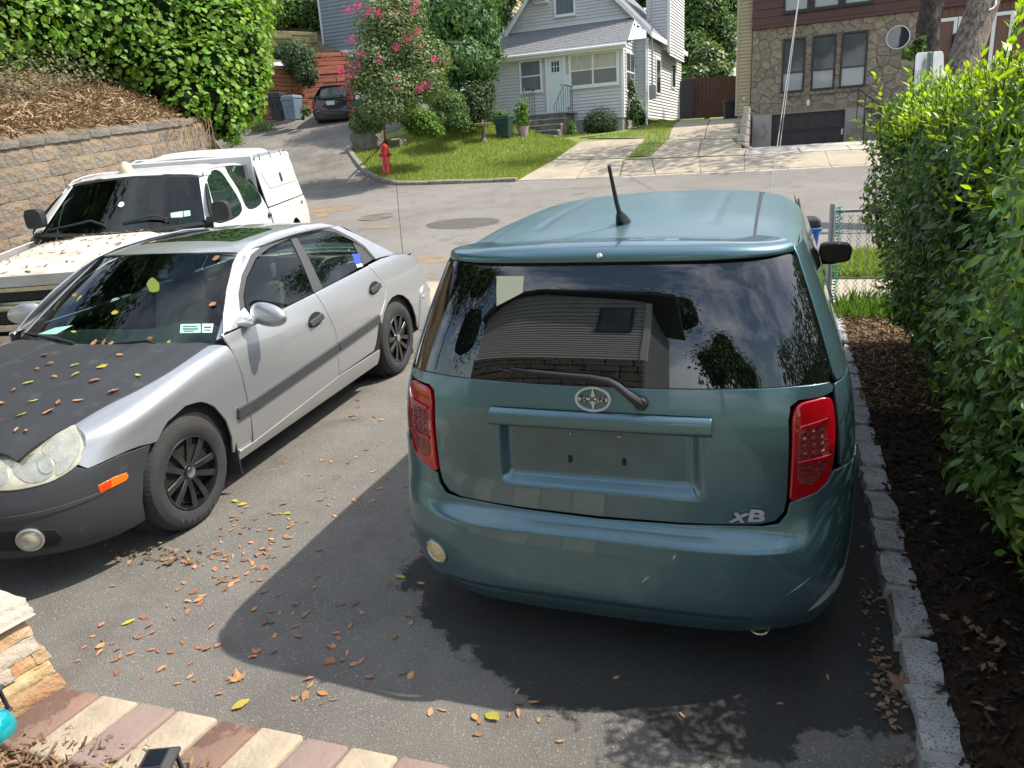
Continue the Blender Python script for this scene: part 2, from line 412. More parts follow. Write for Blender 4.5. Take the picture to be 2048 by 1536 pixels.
mat('galvanised', (.36, .38, .39), .4, metal=.8, var=.15, scale=20)
mat('mesh_green', (.03, .33, .24), .6)
mat('wire_grey', (.24, .25, .25), .6, metal=.3)
mat('block_buff', (.275, .215, .155), .95, col2=(.215, .198, .176), scale=2.1, rnd=.14, hue=.010, bump=2.2, bscale=13, spec=.2, sharp=(.42, .6))
mat('block_cap', (.21, .19, .165), .95, col2=(.16, .15, .13), scale=4, rnd=.15, bump=1.8, bscale=16, spec=.2)
mat('paver_cream', (.385, .32, .235), .88, var=.16, scale=11, bump=.5, bscale=45, grime=((.30, .205, .125), 7, .62, .12), rnd=.05)
mat('paver_brown', (.195, .122, .092), .85, var=.12, scale=6, bump=.35, bscale=40, grime=((.125, .07, .052), 4.5, .53, .03), rnd=.08)
mat('paver_mauve', (.255, .185, .158), .85, var=.10, scale=6, bump=.35, bscale=40, grime=((.21, .135, .11), 5, .60, .03), rnd=.05)
mat('ledger_gold', (.40, .255, .115), .9, col2=(.46, .36, .23), scale=9, rnd=.12, hue=.012, bump=1.2, bscale=22)
mat('ledger_pale', (.42, .37, .30), .9, col2=(.36, .30, .22), scale=9, rnd=.1, bump=1.2, bscale=22)
mat('ledger_rust', (.36, .165, .07), .9, col2=(.40, .27, .15), scale=8, rnd=.12, bump=1.2, bscale=22)
mat('cap_stone', (.50, .44, .36), .9, col2=(.40, .36, .31), scale=5, bump=.8, bscale=25)
mat('timber_red', (.23, .070, .042), .85, var=.3, scale=3, stretch=(1, 1, 6), rnd=.2, bump=.8, bscale=12)
mat('timber_orange', (.29, .120, .055), .85, var=.28, scale=3, stretch=(1, 1, 6), rnd=.15, bump=.8, bscale=12)
mat('timber_mossy', (.26, .22, .11), .9, col2=(.13, .13, .05), scale=3, rnd=.2, bump=.8, bscale=12)
mat('bark', (.085, .068, .055), .95, col2=(.014, .012, .011), scale=13, stretch=(1, 1, .4), bump=2.5, bscale=14)
mat('pole_wood', (.27, .215, .17), .9, col2=(.085, .068, .056), scale=22, stretch=(1, 1, .06), bump=2.0, bscale=34, sharp=(.42, .60))
mat('branch', (.16, .105, .07), .9, var=.3, scale=20)
mat('hedge_leaf', (.092, .172, .032), .36, island=.5, hue=.035, trans=.30, spec=.55)
mat('hedge_leaf_one', (.092, .172, .032), .36, rnd=.5, hue=.035, trans=.30, spec=.55)
mat('hedge_new', (.30, .44, .030), .42, island=.25, hue=.015, trans=.48, spec=.4)
mat('hedge_new_one', (.20, .34, .030), .42, rnd=.25, hue=.015, trans=.48, spec=.4)
mat('kudzu', (.165, .300, .035), .5, island=.45, hue=.025, trans=.38, spec=.35)
mat('kudzu_one', (.165, .300, .035), .5, rnd=.45, hue=.025, trans=.38, spec=.35)
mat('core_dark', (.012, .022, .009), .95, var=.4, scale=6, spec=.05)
mat('leaf_dark', (.050, .092, .030), .55, island=.5, hue=.02, trans=.25, spec=.35)
mat('leaf_mid', (.085, .155, .035), .55, island=.45, hue=.025, trans=.3, spec=.35)
mat('leaf_locust', (.095, .185, .065), .5, island=.4, hue=.03, trans=.35, spec=.4)
mat('leaf_myrtle', (.135, .200, .065), .45, island=.5, hue=.03, trans=.3, spec=.5)
mat('blossom', (.62, .045, .25), .7, island=.3, hue=.02, trans=.3)
mat('blossom_faded', (.36, .12, .085), .8, island=.3, hue=.03)
mat('hydrant_red', (.60, .012, .025), .35, coat=.4, var=.08, scale=8)
mat('fallen_leaf', (.40, .195, .088), .8, rnd=.4, hue=.018, var=.2, scale=40, trans=.1)
mat('fallen_yellow', (.42, .42, .06), .65, rnd=.25, hue=.03, trans=.15)
mat('fallen_brown', (.20, .125, .075), .85, rnd=.3, hue=.02, var=.2, scale=30)
mat('litter', (.20, .13, .075), .85, island=.45, hue=.02)
mat('bin_black', (.014, .015, .018), .5); mat('bin_blue', (.13, .19, .24), .5, var=.1, scale=4); mat('bin_green', (.018, .055, .042), .5)
mat('bin_recycle', (.02, .10, .38), .5)
mat('solar_black', (.020, .022, .026), .42); mat('solar_cell', (.010, .013, .020), .12, coat=.8)
mat('teal_ball', (.004, .26, .30), .12, coat=1, var=.2, scale=8); mat('pot_pink', (.42, .28, .30), .7)
mat('cast_iron', (.17, .145, .12), .75, var=.3, scale=8, bump=.8, bscale=20)
mat('patch_dark', (.085, .080, .075), .9, var=.2, scale=8, col3=(.22, .21, .19), c3scale=70, c3pos=.62, bump=.5, bscale=90)
mat('rust_dirt', (.26, .19, .12), .95, col2=(.17, .135, .10), scale=3)
mat('sign_back', (.50, .51, .50), .45, metal=.4, var=.1, scale=4); mat('sign_post', (.035, .075, .065), .6)
mat('rock', (.115, .10, .085), .95, col2=(.20, .185, .16), scale=5, bump=1.6, bscale=10)
mat('beige_plastic', (.62, .52, .34), .5)
mat('gazing_white', (.75, .75, .70), .3)

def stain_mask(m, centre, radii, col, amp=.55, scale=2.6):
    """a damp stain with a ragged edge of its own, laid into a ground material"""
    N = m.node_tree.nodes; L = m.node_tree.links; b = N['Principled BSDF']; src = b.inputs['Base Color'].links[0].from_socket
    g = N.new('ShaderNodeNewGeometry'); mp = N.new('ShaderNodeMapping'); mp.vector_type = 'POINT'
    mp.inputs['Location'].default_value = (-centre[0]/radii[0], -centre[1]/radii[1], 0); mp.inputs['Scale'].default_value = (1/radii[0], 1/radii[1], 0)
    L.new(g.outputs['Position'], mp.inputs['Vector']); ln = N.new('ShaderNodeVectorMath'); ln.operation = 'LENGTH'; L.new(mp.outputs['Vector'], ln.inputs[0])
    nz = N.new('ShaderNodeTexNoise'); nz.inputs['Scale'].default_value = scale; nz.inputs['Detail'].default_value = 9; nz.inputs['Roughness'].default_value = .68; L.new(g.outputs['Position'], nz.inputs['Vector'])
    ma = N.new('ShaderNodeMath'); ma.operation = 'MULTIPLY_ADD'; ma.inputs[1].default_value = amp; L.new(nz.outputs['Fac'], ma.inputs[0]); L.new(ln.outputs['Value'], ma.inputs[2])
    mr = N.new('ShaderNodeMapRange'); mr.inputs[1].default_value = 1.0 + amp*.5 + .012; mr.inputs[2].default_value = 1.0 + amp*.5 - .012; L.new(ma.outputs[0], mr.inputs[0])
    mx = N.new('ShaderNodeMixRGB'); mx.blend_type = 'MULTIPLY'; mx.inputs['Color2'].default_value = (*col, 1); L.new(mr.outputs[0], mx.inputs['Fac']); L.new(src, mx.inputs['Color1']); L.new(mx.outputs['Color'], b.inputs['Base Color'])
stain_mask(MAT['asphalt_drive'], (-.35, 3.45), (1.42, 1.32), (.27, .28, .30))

def clear_glass(name, tint, ior=1.5):
    """thin tinted pane: lets the cabin show and mirrors by Fresnel"""
    m = bpy.data.materials.new(name); m.use_nodes = True; N = m.node_tree.nodes; L = m.node_tree.links; N.clear()
    o = N.new('ShaderNodeOutputMaterial'); t = N.new('ShaderNodeBsdfTransparent'); t.inputs['Color'].default_value = (*tint, 1); g = N.new('ShaderNodeBsdfGlossy'); g.inputs['Roughness'].default_value = .01
    f = N.new('ShaderNodeFresnel'); f.inputs['IOR'].default_value = ior; x = N.new('ShaderNodeMixShader'); L.new(f.outputs[0], x.inputs[0]); L.new(t.outputs[0], x.inputs[1]); L.new(g.outputs[0], x.inputs[2]); L.new(x.outputs[0], o.inputs['Surface'])
    MAT[name] = m
clear_glass('windscreen_glass', (.60, .78, .68)); clear_glass('side_glass', (.36, .46, .42)); mat('headlight_dark', (.16, .155, .125), .25, metal=.6, coat=1)
mat('seat_grey', (.26, .27, .26), .85, var=.15, scale=12); mat('dash_green', (.17, .19, .175), .7, var=.1, scale=10); mat('liner', (.30, .30, .28), .9)
# ------------------------------------------------------------------ terrain
rng = random.Random(7); nrng = np.random.default_rng(7)
_sl = pchip([(-40, .30), (-14, .28), (-9.5, .24), (-7, .165), (0, .17), (4, .165), (40, .15)])
def G(x, y):
    """height of the ground"""
    if y < 9.5: return dz(max(y, -1.5))
    if y < 11.2: return .331 + (y - 9.5)*.0524
    if y < 19: return .42 + (y - 11.2)*.1231
    s = _sl(x)
    k = sstep(-11.5, -8.5, x)                      # the yards level out, the left driveway climbs on
    b = 1.38 + (min(y, 30) - 19)*s - k*max(0, min(y, 30) - 26.2)*s*.45 + max(0, y - 30)*.05
    if -.98 < x < 2.9 and 22.0 < y < 30: b = min(b, 1.92 - (y - 22)*.11)      # the ramp down to the garage
    return b
def gnd(px, py, lo=1.5, hi=60):
    """where the photograph's pixel meets the ground"""
    d = ray(px, py); t = lo; dt = .05; prev = t
    while t < hi:
        p = POS + d*t
        if p[2] < G(p[0], p[1]):
            a, b = prev, t
            for _ in range(25):
                m = (a+b)/2; p = POS + d*m
                if p[2] < G(p[0], p[1]): b = m
                else: a = m
            p = POS + d*b; return np.array([p[0], p[1], G(p[0], p[1])])
        prev = t; t += dt
    p = POS + d*hi; return p
def sheet(name, poly, h, mt, step=.6, thick=0.0, kind='structure', parent=None, edge=.003):
    o = patch(name, poly, lambda x, y: (x, y, G(x, y) + h), MAT[mt], parent, step=step, thick=thick, cen=(0, 0, -1000), edge=edge)
    if kind and parent is None: tag(o, kind=kind)
    return o
def pxpoly(pts): return [tuple(gnd(*p)[:2]) for p in pts]

_gb = patch('ground', [(-150, -60), (150, -60), (150, 240), (-150, 240)], lambda x, y: (x, y, G(x, y) - .06 - 1.6*sstep(-15, -12, x)*sstep(9, 6, x)*sstep(19.5, 20.5, y)*sstep(33, 31, y)), MAT['grass_ground'], None, step=3.0, thick=0, cen=(0, 0, -1000)); tag(_gb, kind='structure')
sheet('front_yard', [(-13.5, 19.5), (-.99, 19.5), (-.99, 33), (-13.5, 33)], -.012, 'grass_ground', step=.5)
sheet('garage_ramp', [(-.96, 21.6), (2.88, 21.6), (2.88, 29.2), (-.96, 29.2)], .002, 'concrete_grey', step=.3)
sheet('side_yard', [(2.91, 19.3), (9.5, 19.3), (9.5, 33), (2.91, 33)], -.012, 'concrete_grey', step=.6)
sheet('driveway', [(-11.5, -4), (.53, -4), (.53, 8.32), (-11.5, 8.32)], 0, 'asphalt_drive', step=.5)
sheet('street', [(-60, 9.62), (.25, 9.62), (.45, 11.2), (60, 11.2), (60, 19.3), (-60, 19.3)], .004, 'asphalt_street', step=.8)
# near sidewalk: concrete slabs
sw = empty('sidewalk'); tag(sw, kind='structure')
x = -9.9; k = 0
while x < 9:
    L = 1.22
    patch('slab', [(x, 8.34), (x+L-.015, 8.34), (x+L-.015, 9.60), (x, 9.60)], lambda a, b: (a, b, G(a, b) + .012), MAT['concrete'], sw, step=.6, thick=.05, cen=(0, 0, -1000), edge=.008)
    x += L
sheet('verge', [(.5, 9.62), (12, 9.62), (12, 11.18), (.62, 11.18)], .03, 'grass_ground', step=.4, thick=.1)
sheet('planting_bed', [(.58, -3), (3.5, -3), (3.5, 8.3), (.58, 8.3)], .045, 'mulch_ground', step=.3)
bedfront = [(-4.5, -2.5), (-.75, -2.5), (-.75, 1.56), (-2.6, 1.56), (-4.5, 1.5)]
sheet('front_bed', bedfront, .03, 'mulch_dry', step=.3)

# across the street
lawn_edge = [(693, 298), (705, 318), (722, 340), (740, 355), (765, 365), (800, 371), (870, 369.5), (940, 367), (1010, 364.5), (1033, 364)]
LE = pxpoly(lawn_edge)
lawn = LE + pxpoly([(1100, 325), (1152, 287), (1160, 276), (1290, 262)]) + [(-3.2, 30), (-10.5, 30)]
sheet('lawn', lawn, .012, 'grass_ground', step=.5)
strip = pxpoly([(1299, 312.5), (1258, 314), (1293, 277), (1170, 277), (1290, 262), (1325, 238), (1366, 239), (1336, 281)])
sheet('grass_strip', strip, .014, 'grass_ground', step=.4)
old = LE[:6] + [(LE[5][0]+.4, 18.6), (-45, 18.6), (-45, 34), (-10.4, 34)]
sheet('old_driveway', old, .006, 'asphalt_old', step=.6)
# concrete aprons, slab by slab
ap = empty('concrete_apron'); tag(ap, kind='structure')
def slab(pts, mt='concrete', h=.02):
    patch('slab', pxpoly(pts), lambda a, b: (a, b, G(a, b) + h), MAT[mt], ap, step=.6, thick=.05, cen=(0, 0, -1000), edge=.01)
slab([(1036, 362), (1110, 320), (1178, 321), (1152, 358)]); slab([(1112, 319), (1164, 284), (1228, 281), (1180, 319.5)])
slab([(1155, 357.5), (1181, 321), (1246, 319), (1238, 354)]); slab([(1183, 319), (1231, 281), (1291, 278), (1256, 312), (1248, 317)])
slab([(1241, 353), (1250, 322), (1302, 320), (1309, 349)]); slab([(1312, 349), (1305, 320), (1398, 316), (1400, 345.5)])
slab([(1402, 345), (1400, 316), (1487, 313), (1488, 342)]); slab([(1490, 341.5), (1489, 313), (1649, 304), (1660, 333)])
slab([(1662, 333), (1651, 304), (1760, 298), (1765, 328)])
slab([(1252, 319), (1300, 314), (1335, 282), (1402, 280), (1394, 313.5), (1304, 317.5)]); slab([(1397, 313.5), (1405, 280), (1462, 278), (1490, 304), (1487, 311)])
slab([(1337, 281), (1367, 240), (1421, 239), (1407, 278.5)]); slab([(1410, 278.5), (1424, 239), (1500, 236), (1504, 302), (1466, 277)])
slab([(1490, 311), (1494, 302), (1594, 297.5), (1600, 306)], 'concrete_grey'); slab([(1603, 306), (1597, 297), (1690, 291), (1700, 300)], 'concrete_grey'); slab([(1703, 300), (1693, 291), (1765, 287), (1770, 296)], 'concrete_grey')
# kerb of the lawn: short granite lengths
lk = empty('lawn_kerb'); tag(lk, kind='structure')
KP = spline([(p[0], p[1]) for p in LE], 5, closed=False)
acc = 0; seg = [KP[0]]
def kerb_piece(a, b):
    a = np.array(a); b = np.array(b); t = (b-a)/np.linalg.norm(b-a); n = np.array([-t[1], t[0]])
    a = a + t*.01; b = b - t*.01; wd = .13
    P = []
    for zz in (-.1, .10+rng.uniform(-.015, .015)):
        for q in (a-n*.02, b-n*.02, b+n*wd, a+n*wd): P.append((q[0], q[1], G(q[0], q[1]) + zz))
    m = MB(); m.hexa(P); m.build('kerb_stone', MAT['kerb_lawn'], lk, bevel=.02)
i0 = 0
for i in range(1, len(KP)):
    if hypot(KP[i][0]-KP[i0][0], KP[i][1]-KP[i0][1]) > .85 or i == len(KP)-1: kerb_piece(KP[i0], KP[i]); i0 = i
fk = empty('street_kerb'); tag(fk, kind='structure')
KQ = pxpoly([(1240, 355.5), (1312, 351), (1400, 347.5), (1488, 343.5), (1575, 339.5), (1662, 335), (1770, 329.5)])
for a, b in zip(KQ, KQ[1:]):
    a = np.array(a); b = np.array(b); t = (b-a)/np.linalg.norm(b-a); n = np.array([-t[1], t[0]])
    P = []
    for zz in (-.1, .028):
        for q in (a-n*.12+t*.008, b-n*.12-t*.008, b-n*.005-t*.008, a-n*.005+t*.008): P.append((q[0], q[1], G(q[0], q[1]) + zz))
    MB().hexa(P).build('kerb_stone', MAT['kerb_concrete'], fk, bevel=.015)

# ------------------------------------------------------------------ leaf and chip scatter helpers
def scatter(name, T, F, pos, rot, scl, mt, parent=None, kind=None, smooth=False):
    """one mesh of many copies of the template (T verts, F faces); rot (n,3,3), scl (n,)"""
    T = np.asarray(T, float); n = len(pos)
    V = np.einsum('nij,kj->nki', rot, T)*np.asarray(scl)[:, None, None] + np.asarray(pos)[:, None, :]
    FF = (np.asarray(F)[None] + (np.arange(n)*len(T))[:, None, None]).reshape(-1, len(F[0]))
    o = link(bpy.data.objects.new(name, fast_mesh(name, V.reshape(-1, 3), FF, MAT[mt], smooth)), parent)
    if kind: tag(o, kind=kind)
    return o
def rots(nrm, spin, tilt_dir=None):
    """rotation matrices whose z axis is nrm and whose x axis is spun about it"""
    n = np.asarray(nrm, float); n = n/np.linalg.norm(n, axis=1, keepdims=True)
    ref = np.where(np.abs(n[:, 2:3]) < .9, np.array([[0, 0, 1.0]]), np.array([[1.0, 0, 0]])) if tilt_dir is None else np.asarray(tilt_dir, float)
    a = np.cross(ref, n); a /= np.linalg.norm(a, axis=1, keepdims=True) + 1e-9; b = np.cross(n, a)
    c, s = np.cos(spin)[:, None], np.sin(spin)[:, None]
    xx = a*c + b*s; yy = -a*s + b*c
    return np.stack([xx, yy, n], axis=2)
LEAF_T = [(0, 0, 0), (.30, .19, .045), (.62, .17, .03), (1, 0, -.10), (.62, -.17, .03), (.30, -.19, .045), (.32, 0, 0), (.64, 0, -.02)]
LEAF_F = [(0, 6, 1, 1), (6, 7, 2, 1), (7, 3, 2, 2), (0, 5, 6, 6), (5, 4, 7, 6), (4, 3, 7, 7)]
LEAF_F3 = [(0, 6, 1), (6, 7, 2), (6, 2, 1), (7, 3, 2), (0, 5, 6), (5, 4, 7), (5, 7, 6), (4, 3, 7)]
CARD_T = [(0, 0, 0), (.45, .28, .06), (1, 0, -.05), (.45, -.28, .06)]
CARD_F = [(0, 1, 2), (0, 2, 3)]
HEART_T = [(0, 0, 0), (-.12, .26, .02), (.15, .46, .05), (.60, .36, .03), (1, 0, -.10), (.60, -.36, .03), (.15, -.46, .05), (-.12, -.26, .02), (.45, 0, -.03)]
HEART_F = [(0, 2, 1), (0, 8, 2), (8, 3, 2), (8, 4, 3), (0, 7, 6), (0, 6, 8), (8, 6, 5), (8, 5, 4)]
CHIP_T = [(-.5, -.12, 0), (.5, -.10, .03), (.5, .12, .02), (-.5, .10, .04), (-.5, -.12, -.08), (.5, -.1, -.05), (.5, .12, -.06), (-.5, .1, -.04)]
CHIP_F = [(0, 1, 2, 3), (0, 4, 5, 1), (1, 5, 6, 2), (2, 6, 7, 3), (3, 7, 4, 0)]
def inpoly(x, y, poly):
    c = False; n = len(poly)
    for i in range(n):
        (x1, y1), (x2, y2) = poly[i-1], poly[i]
        if (y1 > y) != (y2 > y) and x < (x2-x1)*(y-y1)/(y2-y1) + x1: c = not c
    return c
def chips(name, poly, n, size, mt, h=.03, tilt=.5, seed=1):
    r = np.random.default_rng(seed); xs = [p[0] for p in poly]; ys = [p[1] for p in poly]; P = []
    while len(P) < n:
        x, y = r.uniform(min(xs), max(xs)), r.uniform(min(ys), max(ys))
        if inpoly(x, y, poly): P.append((x, y, G(x, y) + h + r.uniform(0, .025)))
    nn = np.c_[r.normal(0, tilt, n), r.normal(0, tilt, n), np.ones(n)]
    return scatter(name, CHIP_T, CHIP_F, P, rots(nn, r.uniform(0, 2*pi, n)), size*r.uniform(.4, 1.6, n), mt, kind='stuff')

# grass: real blades
BL_T = [(-.06, 0, 0), (.06, 0, 0), (.05, .10, .55), (-.02, .3, 1.0)]
def blades(name, poly, n, hgt, mt='grass_blade', seed=5, lift=0.0):
    r = np.random.default_rng(seed); xs = [p[0] for p in poly]; ys = [p[1] for p in poly]; P = []
    while len(P) < n:
        x, y = r.uniform(min(xs), max(xs)), r.uniform(min(ys), max(ys))
        if inpoly(x, y, poly): P.append((x, y, G(x, y) + lift))
    nn = np.c_[r.normal(0, .25, n), r.normal(0, .25, n), np.ones(n)]
    o = scatter(name, BL_T, [(0, 1, 2, 3)], P, rots(nn, r.uniform(0, 2*pi, n)), hgt*r.uniform(.5, 1.5, n), mt, kind='stuff')
    return o
tag(blades('lawn_grass', lawn[:11] + pxpoly([(1152, 287), (1120, 278)]) + [(-6.2, 27), (-10.2, 27)], 52000, .085), 'mown green grass on the lawn before the pale grey house', 'grass')
tag(blades('strip_grass', strip, 9000, .085, seed=6), 'narrow strip of grass between the concrete driveways', 'grass')
tag(blades('verge_grass', [(.52, 9.64), (3.4, 9.64), (3.4, 11.16), (.64, 11.16)], 12000, .10, seed=8, lift=.03), 'bright green grass verge between sidewalk and street beyond the chain-link fence', 'grass')
tag(blades('fence_weeds', [(.6, 7.55), (2.2, 7.65), (2.2, 8.34), (.6, 8.34)], 1100, .14, 'weed', 9, .03), 'tall weeds growing under the chain-link fence', 'grass')
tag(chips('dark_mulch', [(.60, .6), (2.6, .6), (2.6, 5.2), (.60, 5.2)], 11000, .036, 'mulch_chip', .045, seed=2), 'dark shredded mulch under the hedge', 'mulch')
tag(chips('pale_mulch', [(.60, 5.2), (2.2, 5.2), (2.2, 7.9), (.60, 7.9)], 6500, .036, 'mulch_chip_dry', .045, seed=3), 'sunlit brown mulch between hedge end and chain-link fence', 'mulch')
tag(chips('stray_mulch', [(-2.45, 1.44), (-.90, 1.44), (-.90, 1.55), (-2.45, 1.60)], 150, .024, 'mulch_chip_dry', .062, seed=14), 'stray bark chips strewn over the inner ends of the pavers', 'mulch')
tag(chips('bark_mulch', [(-3.4, .6), (-.80, .6), (-.80, 1.53), (-2.6, 1.53), (-3.4, 1.45)], 9000, .034, 'mulch_chip_dry', .03, seed=4), 'dry brown bark mulch beside the stone pillar', 'mulch')
# ------------------------------------------------------------------ granite kerb beside the driveway: one stone after another, mortar between
gk = empty('granite_kerb', (.5, 3, 0)); tag(gk, 'row of grey granite kerb stones edging the driveway beside the hedge', 'kerb')
gk.location = (0, 0, 0)
ks = random.Random(11)
def stone_block(name, x0, x1, y0, y1, z0, z1, mt, parent, seed, wob=.012, cuts=3, zf=None):
    """a rough hewn block: subdivided box with every outer vertex nudged"""
    bm = bmesh.new(); bmesh.ops.create_cube(bm, size=1)
    bmesh.ops.subdivide_edges(bm, edges=bm.edges[:], cuts=cuts, use_grid_fill=True)
    r = random.Random(seed)
    for v in bm.verts:
        c = v.co.copy()
        e = sum(abs(abs(q) - .5) < 1e-4 for q in c)
        k = 1 - .05*(e == 2) - .11*(e == 3)
        X = (x0+x1)/2 + c.x*(x1-x0)*(1 if e < 2 else k) + r.uniform(-wob, wob)
        Y = (y0+y1)/2 + c.y*(y1-y0)*(1 if e < 2 else k) + r.uniform(-wob, wob)
        Z = (z0+z1)/2 + c.z*(z1-z0)*(1 if e < 2 else .5+.5*k) + r.uniform(-wob, wob)*.6
        v.co = (X, Y, Z + (zf(X, Y) if zf else 0))
    me = bpy.data.meshes.new(name); bm.to_mesh(me); bm.free(); me.materials.append(mt); me.shade_smooth(); me.set_sharp_from_angle(angle=radians(50))
    return link(bpy.data.objects.new(name, me), parent)
y = 1.62; kx = .50
KY = []
while y < 8.0:
    L = ks.uniform(.27, .34); wob = ks.uniform(-.006, .006)
    stone_block('stone', kx+wob, kx+.125+wob, y, y+L-.035, -.05, .062+ks.uniform(-.006, .006), MAT['granite'], gk, int(y*1000), .008, 3, lambda a, b: dz(b))
    stone_block('mortar_joint', kx-.010, kx+.13, y+L-.045, y+L+.006, -.05, .050+ks.uniform(-.006, .008), MAT['mortar'], gk, int(y*1000)+7, .007, 2, lambda a, b: dz(b))
    KY.append(y); y += L

# ------------------------------------------------------------------ paver edging, bottom left
pe = empty('paver_edging'); tag(pe, 'row of tumbled cream and brown pavers edging the mulch bed', 'edging')
A = drv(120, 1378)[:2]; B2 = drv(905, 1536)[:2]
seq = ['paver_brown', 'paver_cream', 'paver_mauve', 'paver_cream', 'paver_brown', 'paver_cream', 'paver_mauve', 'paver_cream', 'paver_mauve', 'paver_cream', 'paver_brown']
# joints along the outer edge as the photograph shows them
jx = [(122, 1370), (208, 1383), (283, 1400), (360, 1414), (440, 1434), (523, 1451), (612, 1470), (700, 1492), (800, 1510), (905, 1532), (1010, 1552), (1120, 1575)]
J = [hit(*p, (0, YB, .056), (0, -SLOPE, 1))[:2] for p in jx]
ax = (J[-1]-J[0])/np.linalg.norm(J[-1]-J[0]); nx_ = np.array([ax[1], -ax[0]])      # nx_ points to the bed
if nx_[1] > 0: nx_ = -nx_
for i in range(len(J)-1):
    s0 = float((J[i]-J[0]) @ ax) + .004; s1 = float((J[i+1]-J[0]) @ ax) - .004
    lean = -.05
    P = []
    dpt = .30
    for zz in (-.04, .058 + ks.uniform(-.004, .004)):
        for s, d in ((s0, 0), (s1, 0), (s1+lean, dpt), (s0+lean, dpt)):
            q = J[0] + ax*s + nx_*d; P.append((q[0], q[1], dz(q[1]) + zz))
    mm = MB(); mm.hexa(P)
    mm.build('paver', MAT[seq[i]], pe, bevel=.016, seg=3, smooth=True, angle=60)

# ------------------------------------------------------------------ stacked stone pillar with cap, left edge
pil = empty('stone_pillar'); tag(pil, 'low pillar of stacked gold and cream ledger stones with a rough cap', 'pillar')
pc = np.array([drv(128, 1368)[0], drv(128, 1368)[1]])          # near right corner on the ground
pa = ax.copy(); pn = nx_.copy()
# faces: front face towards the camera runs left from the corner towards the bed; side face along the driveway
fd = np.array([-.13, -.99])      # direction of the long face, from the corner towards the camera
sd = np.array([fd[1], -fd[0]]);
if sd[1] < 0: sd = -sd           # into depth
pz = dz(pc[1])
H = .30; cw = 1.0; cd = .42
lr = random.Random(5)
def ledge(u0, u1, z0, z1, proud, mt, face, seed):
    n = -sd if face == 'f' else -fd; t = fd if face == 'f' else sd
    bm = bmesh.new(); bmesh.ops.create_cube(bm, size=1)
    bmesh.ops.subdivide_edges(bm, edges=bm.edges[:], cuts=2, use_grid_fill=True)
    r = random.Random(seed)
    for v in bm.verts:
        c = v.co.copy(); u = (u0+u1)/2 + c.x*(u1-u0); z = (z0+z1)/2 + c.z*(z1-z0); d = .06*(c.y-.5) + proud
        e = sum(abs(abs(q)-.5) < 1e-4 for q in c)
        if c.y > 0: d += r.uniform(-.008, .007) - .006*(e >= 2)
        z += r.uniform(-.003, .003); u += r.uniform(-.003, .003)
        q = pc + t*u + n*d + (sd + fd*.25)*z*.40; v.co = (q[0], q[1], pz + z)
    me = bpy.data.meshes.new('stone'); bm.to_mesh(me); bm.free(); me.materials.append(MAT[mt]); me.shade_smooth(); me.set_sharp_from_angle(angle=radians(40))
    link(bpy.data.objects.new('stone', me), pil)
z = 0.0; row = 0
while z < H - .01:
    h = min(lr.choice([.045, .052, .06, .066]), H - z)
    if H - z - h < .03: h = H - z
    u = 0
    while u < cw:
        L = min(lr.uniform(.12, .34), cw - u)
        m_ = lr.choices(['ledger_gold', 'ledger_pale', 'ledger_rust'], [5, 4, 2 + 3*(z < .2)])[0]
        ledge(u, u+L-.003, z, z+h-.003, lr.uniform(.0, .026), m_, 'f', lr.randint(0, 10**6)); u += L
    u = .0
    while u < cd:
        L = min(lr.uniform(.07, .2), cd - u)
        ledge(u, u+L-.003, z, z+h-.003, lr.uniform(.0, .022), lr.choice(['ledger_pale', 'ledger_gold', 'ledger_pale']), 's', lr.randint(0, 10**6)); u += L
    z += h; row += 1
core = MB(); P = []
for zz in (0, H):
    for u, v in ((.02, .02), (cw, .02), (cw, cd), (.02, cd)):
        q = pc + fd*u + sd*v + (sd + fd*.25)*zz*.40; P.append((q[0], q[1], pz+zz))
core.hexa(P).build('core', MAT['mortar'], pil)
capm = MB(); P = []
for zz in (H+.002, H+.075):
    for u, v in ((-.035, -.04), (cw, -.04), (cw, cd+.03), (-.035, cd+.03)):
        q = pc + fd*u + sd*v + (sd + fd*.25)*zz*.40; P.append((q[0], q[1], pz+zz))
cap = capm.hexa(P).build('cap', MAT['cap_stone'], pil)
bm = bmesh.new(); bm.from_mesh(cap.data)
bmesh.ops.subdivide_edges(bm, edges=bm.edges[:], cuts=7, use_grid_fill=True)
for v in bm.verts: v.co += Vector((lr.uniform(-.004, .004), lr.uniform(-.004, .004), lr.uniform(-.002, .002)))
bm.to_mesh(cap.data); bm.free(); cap.data.shade_smooth(); cap.data.set_sharp_from_angle(angle=radians(50))

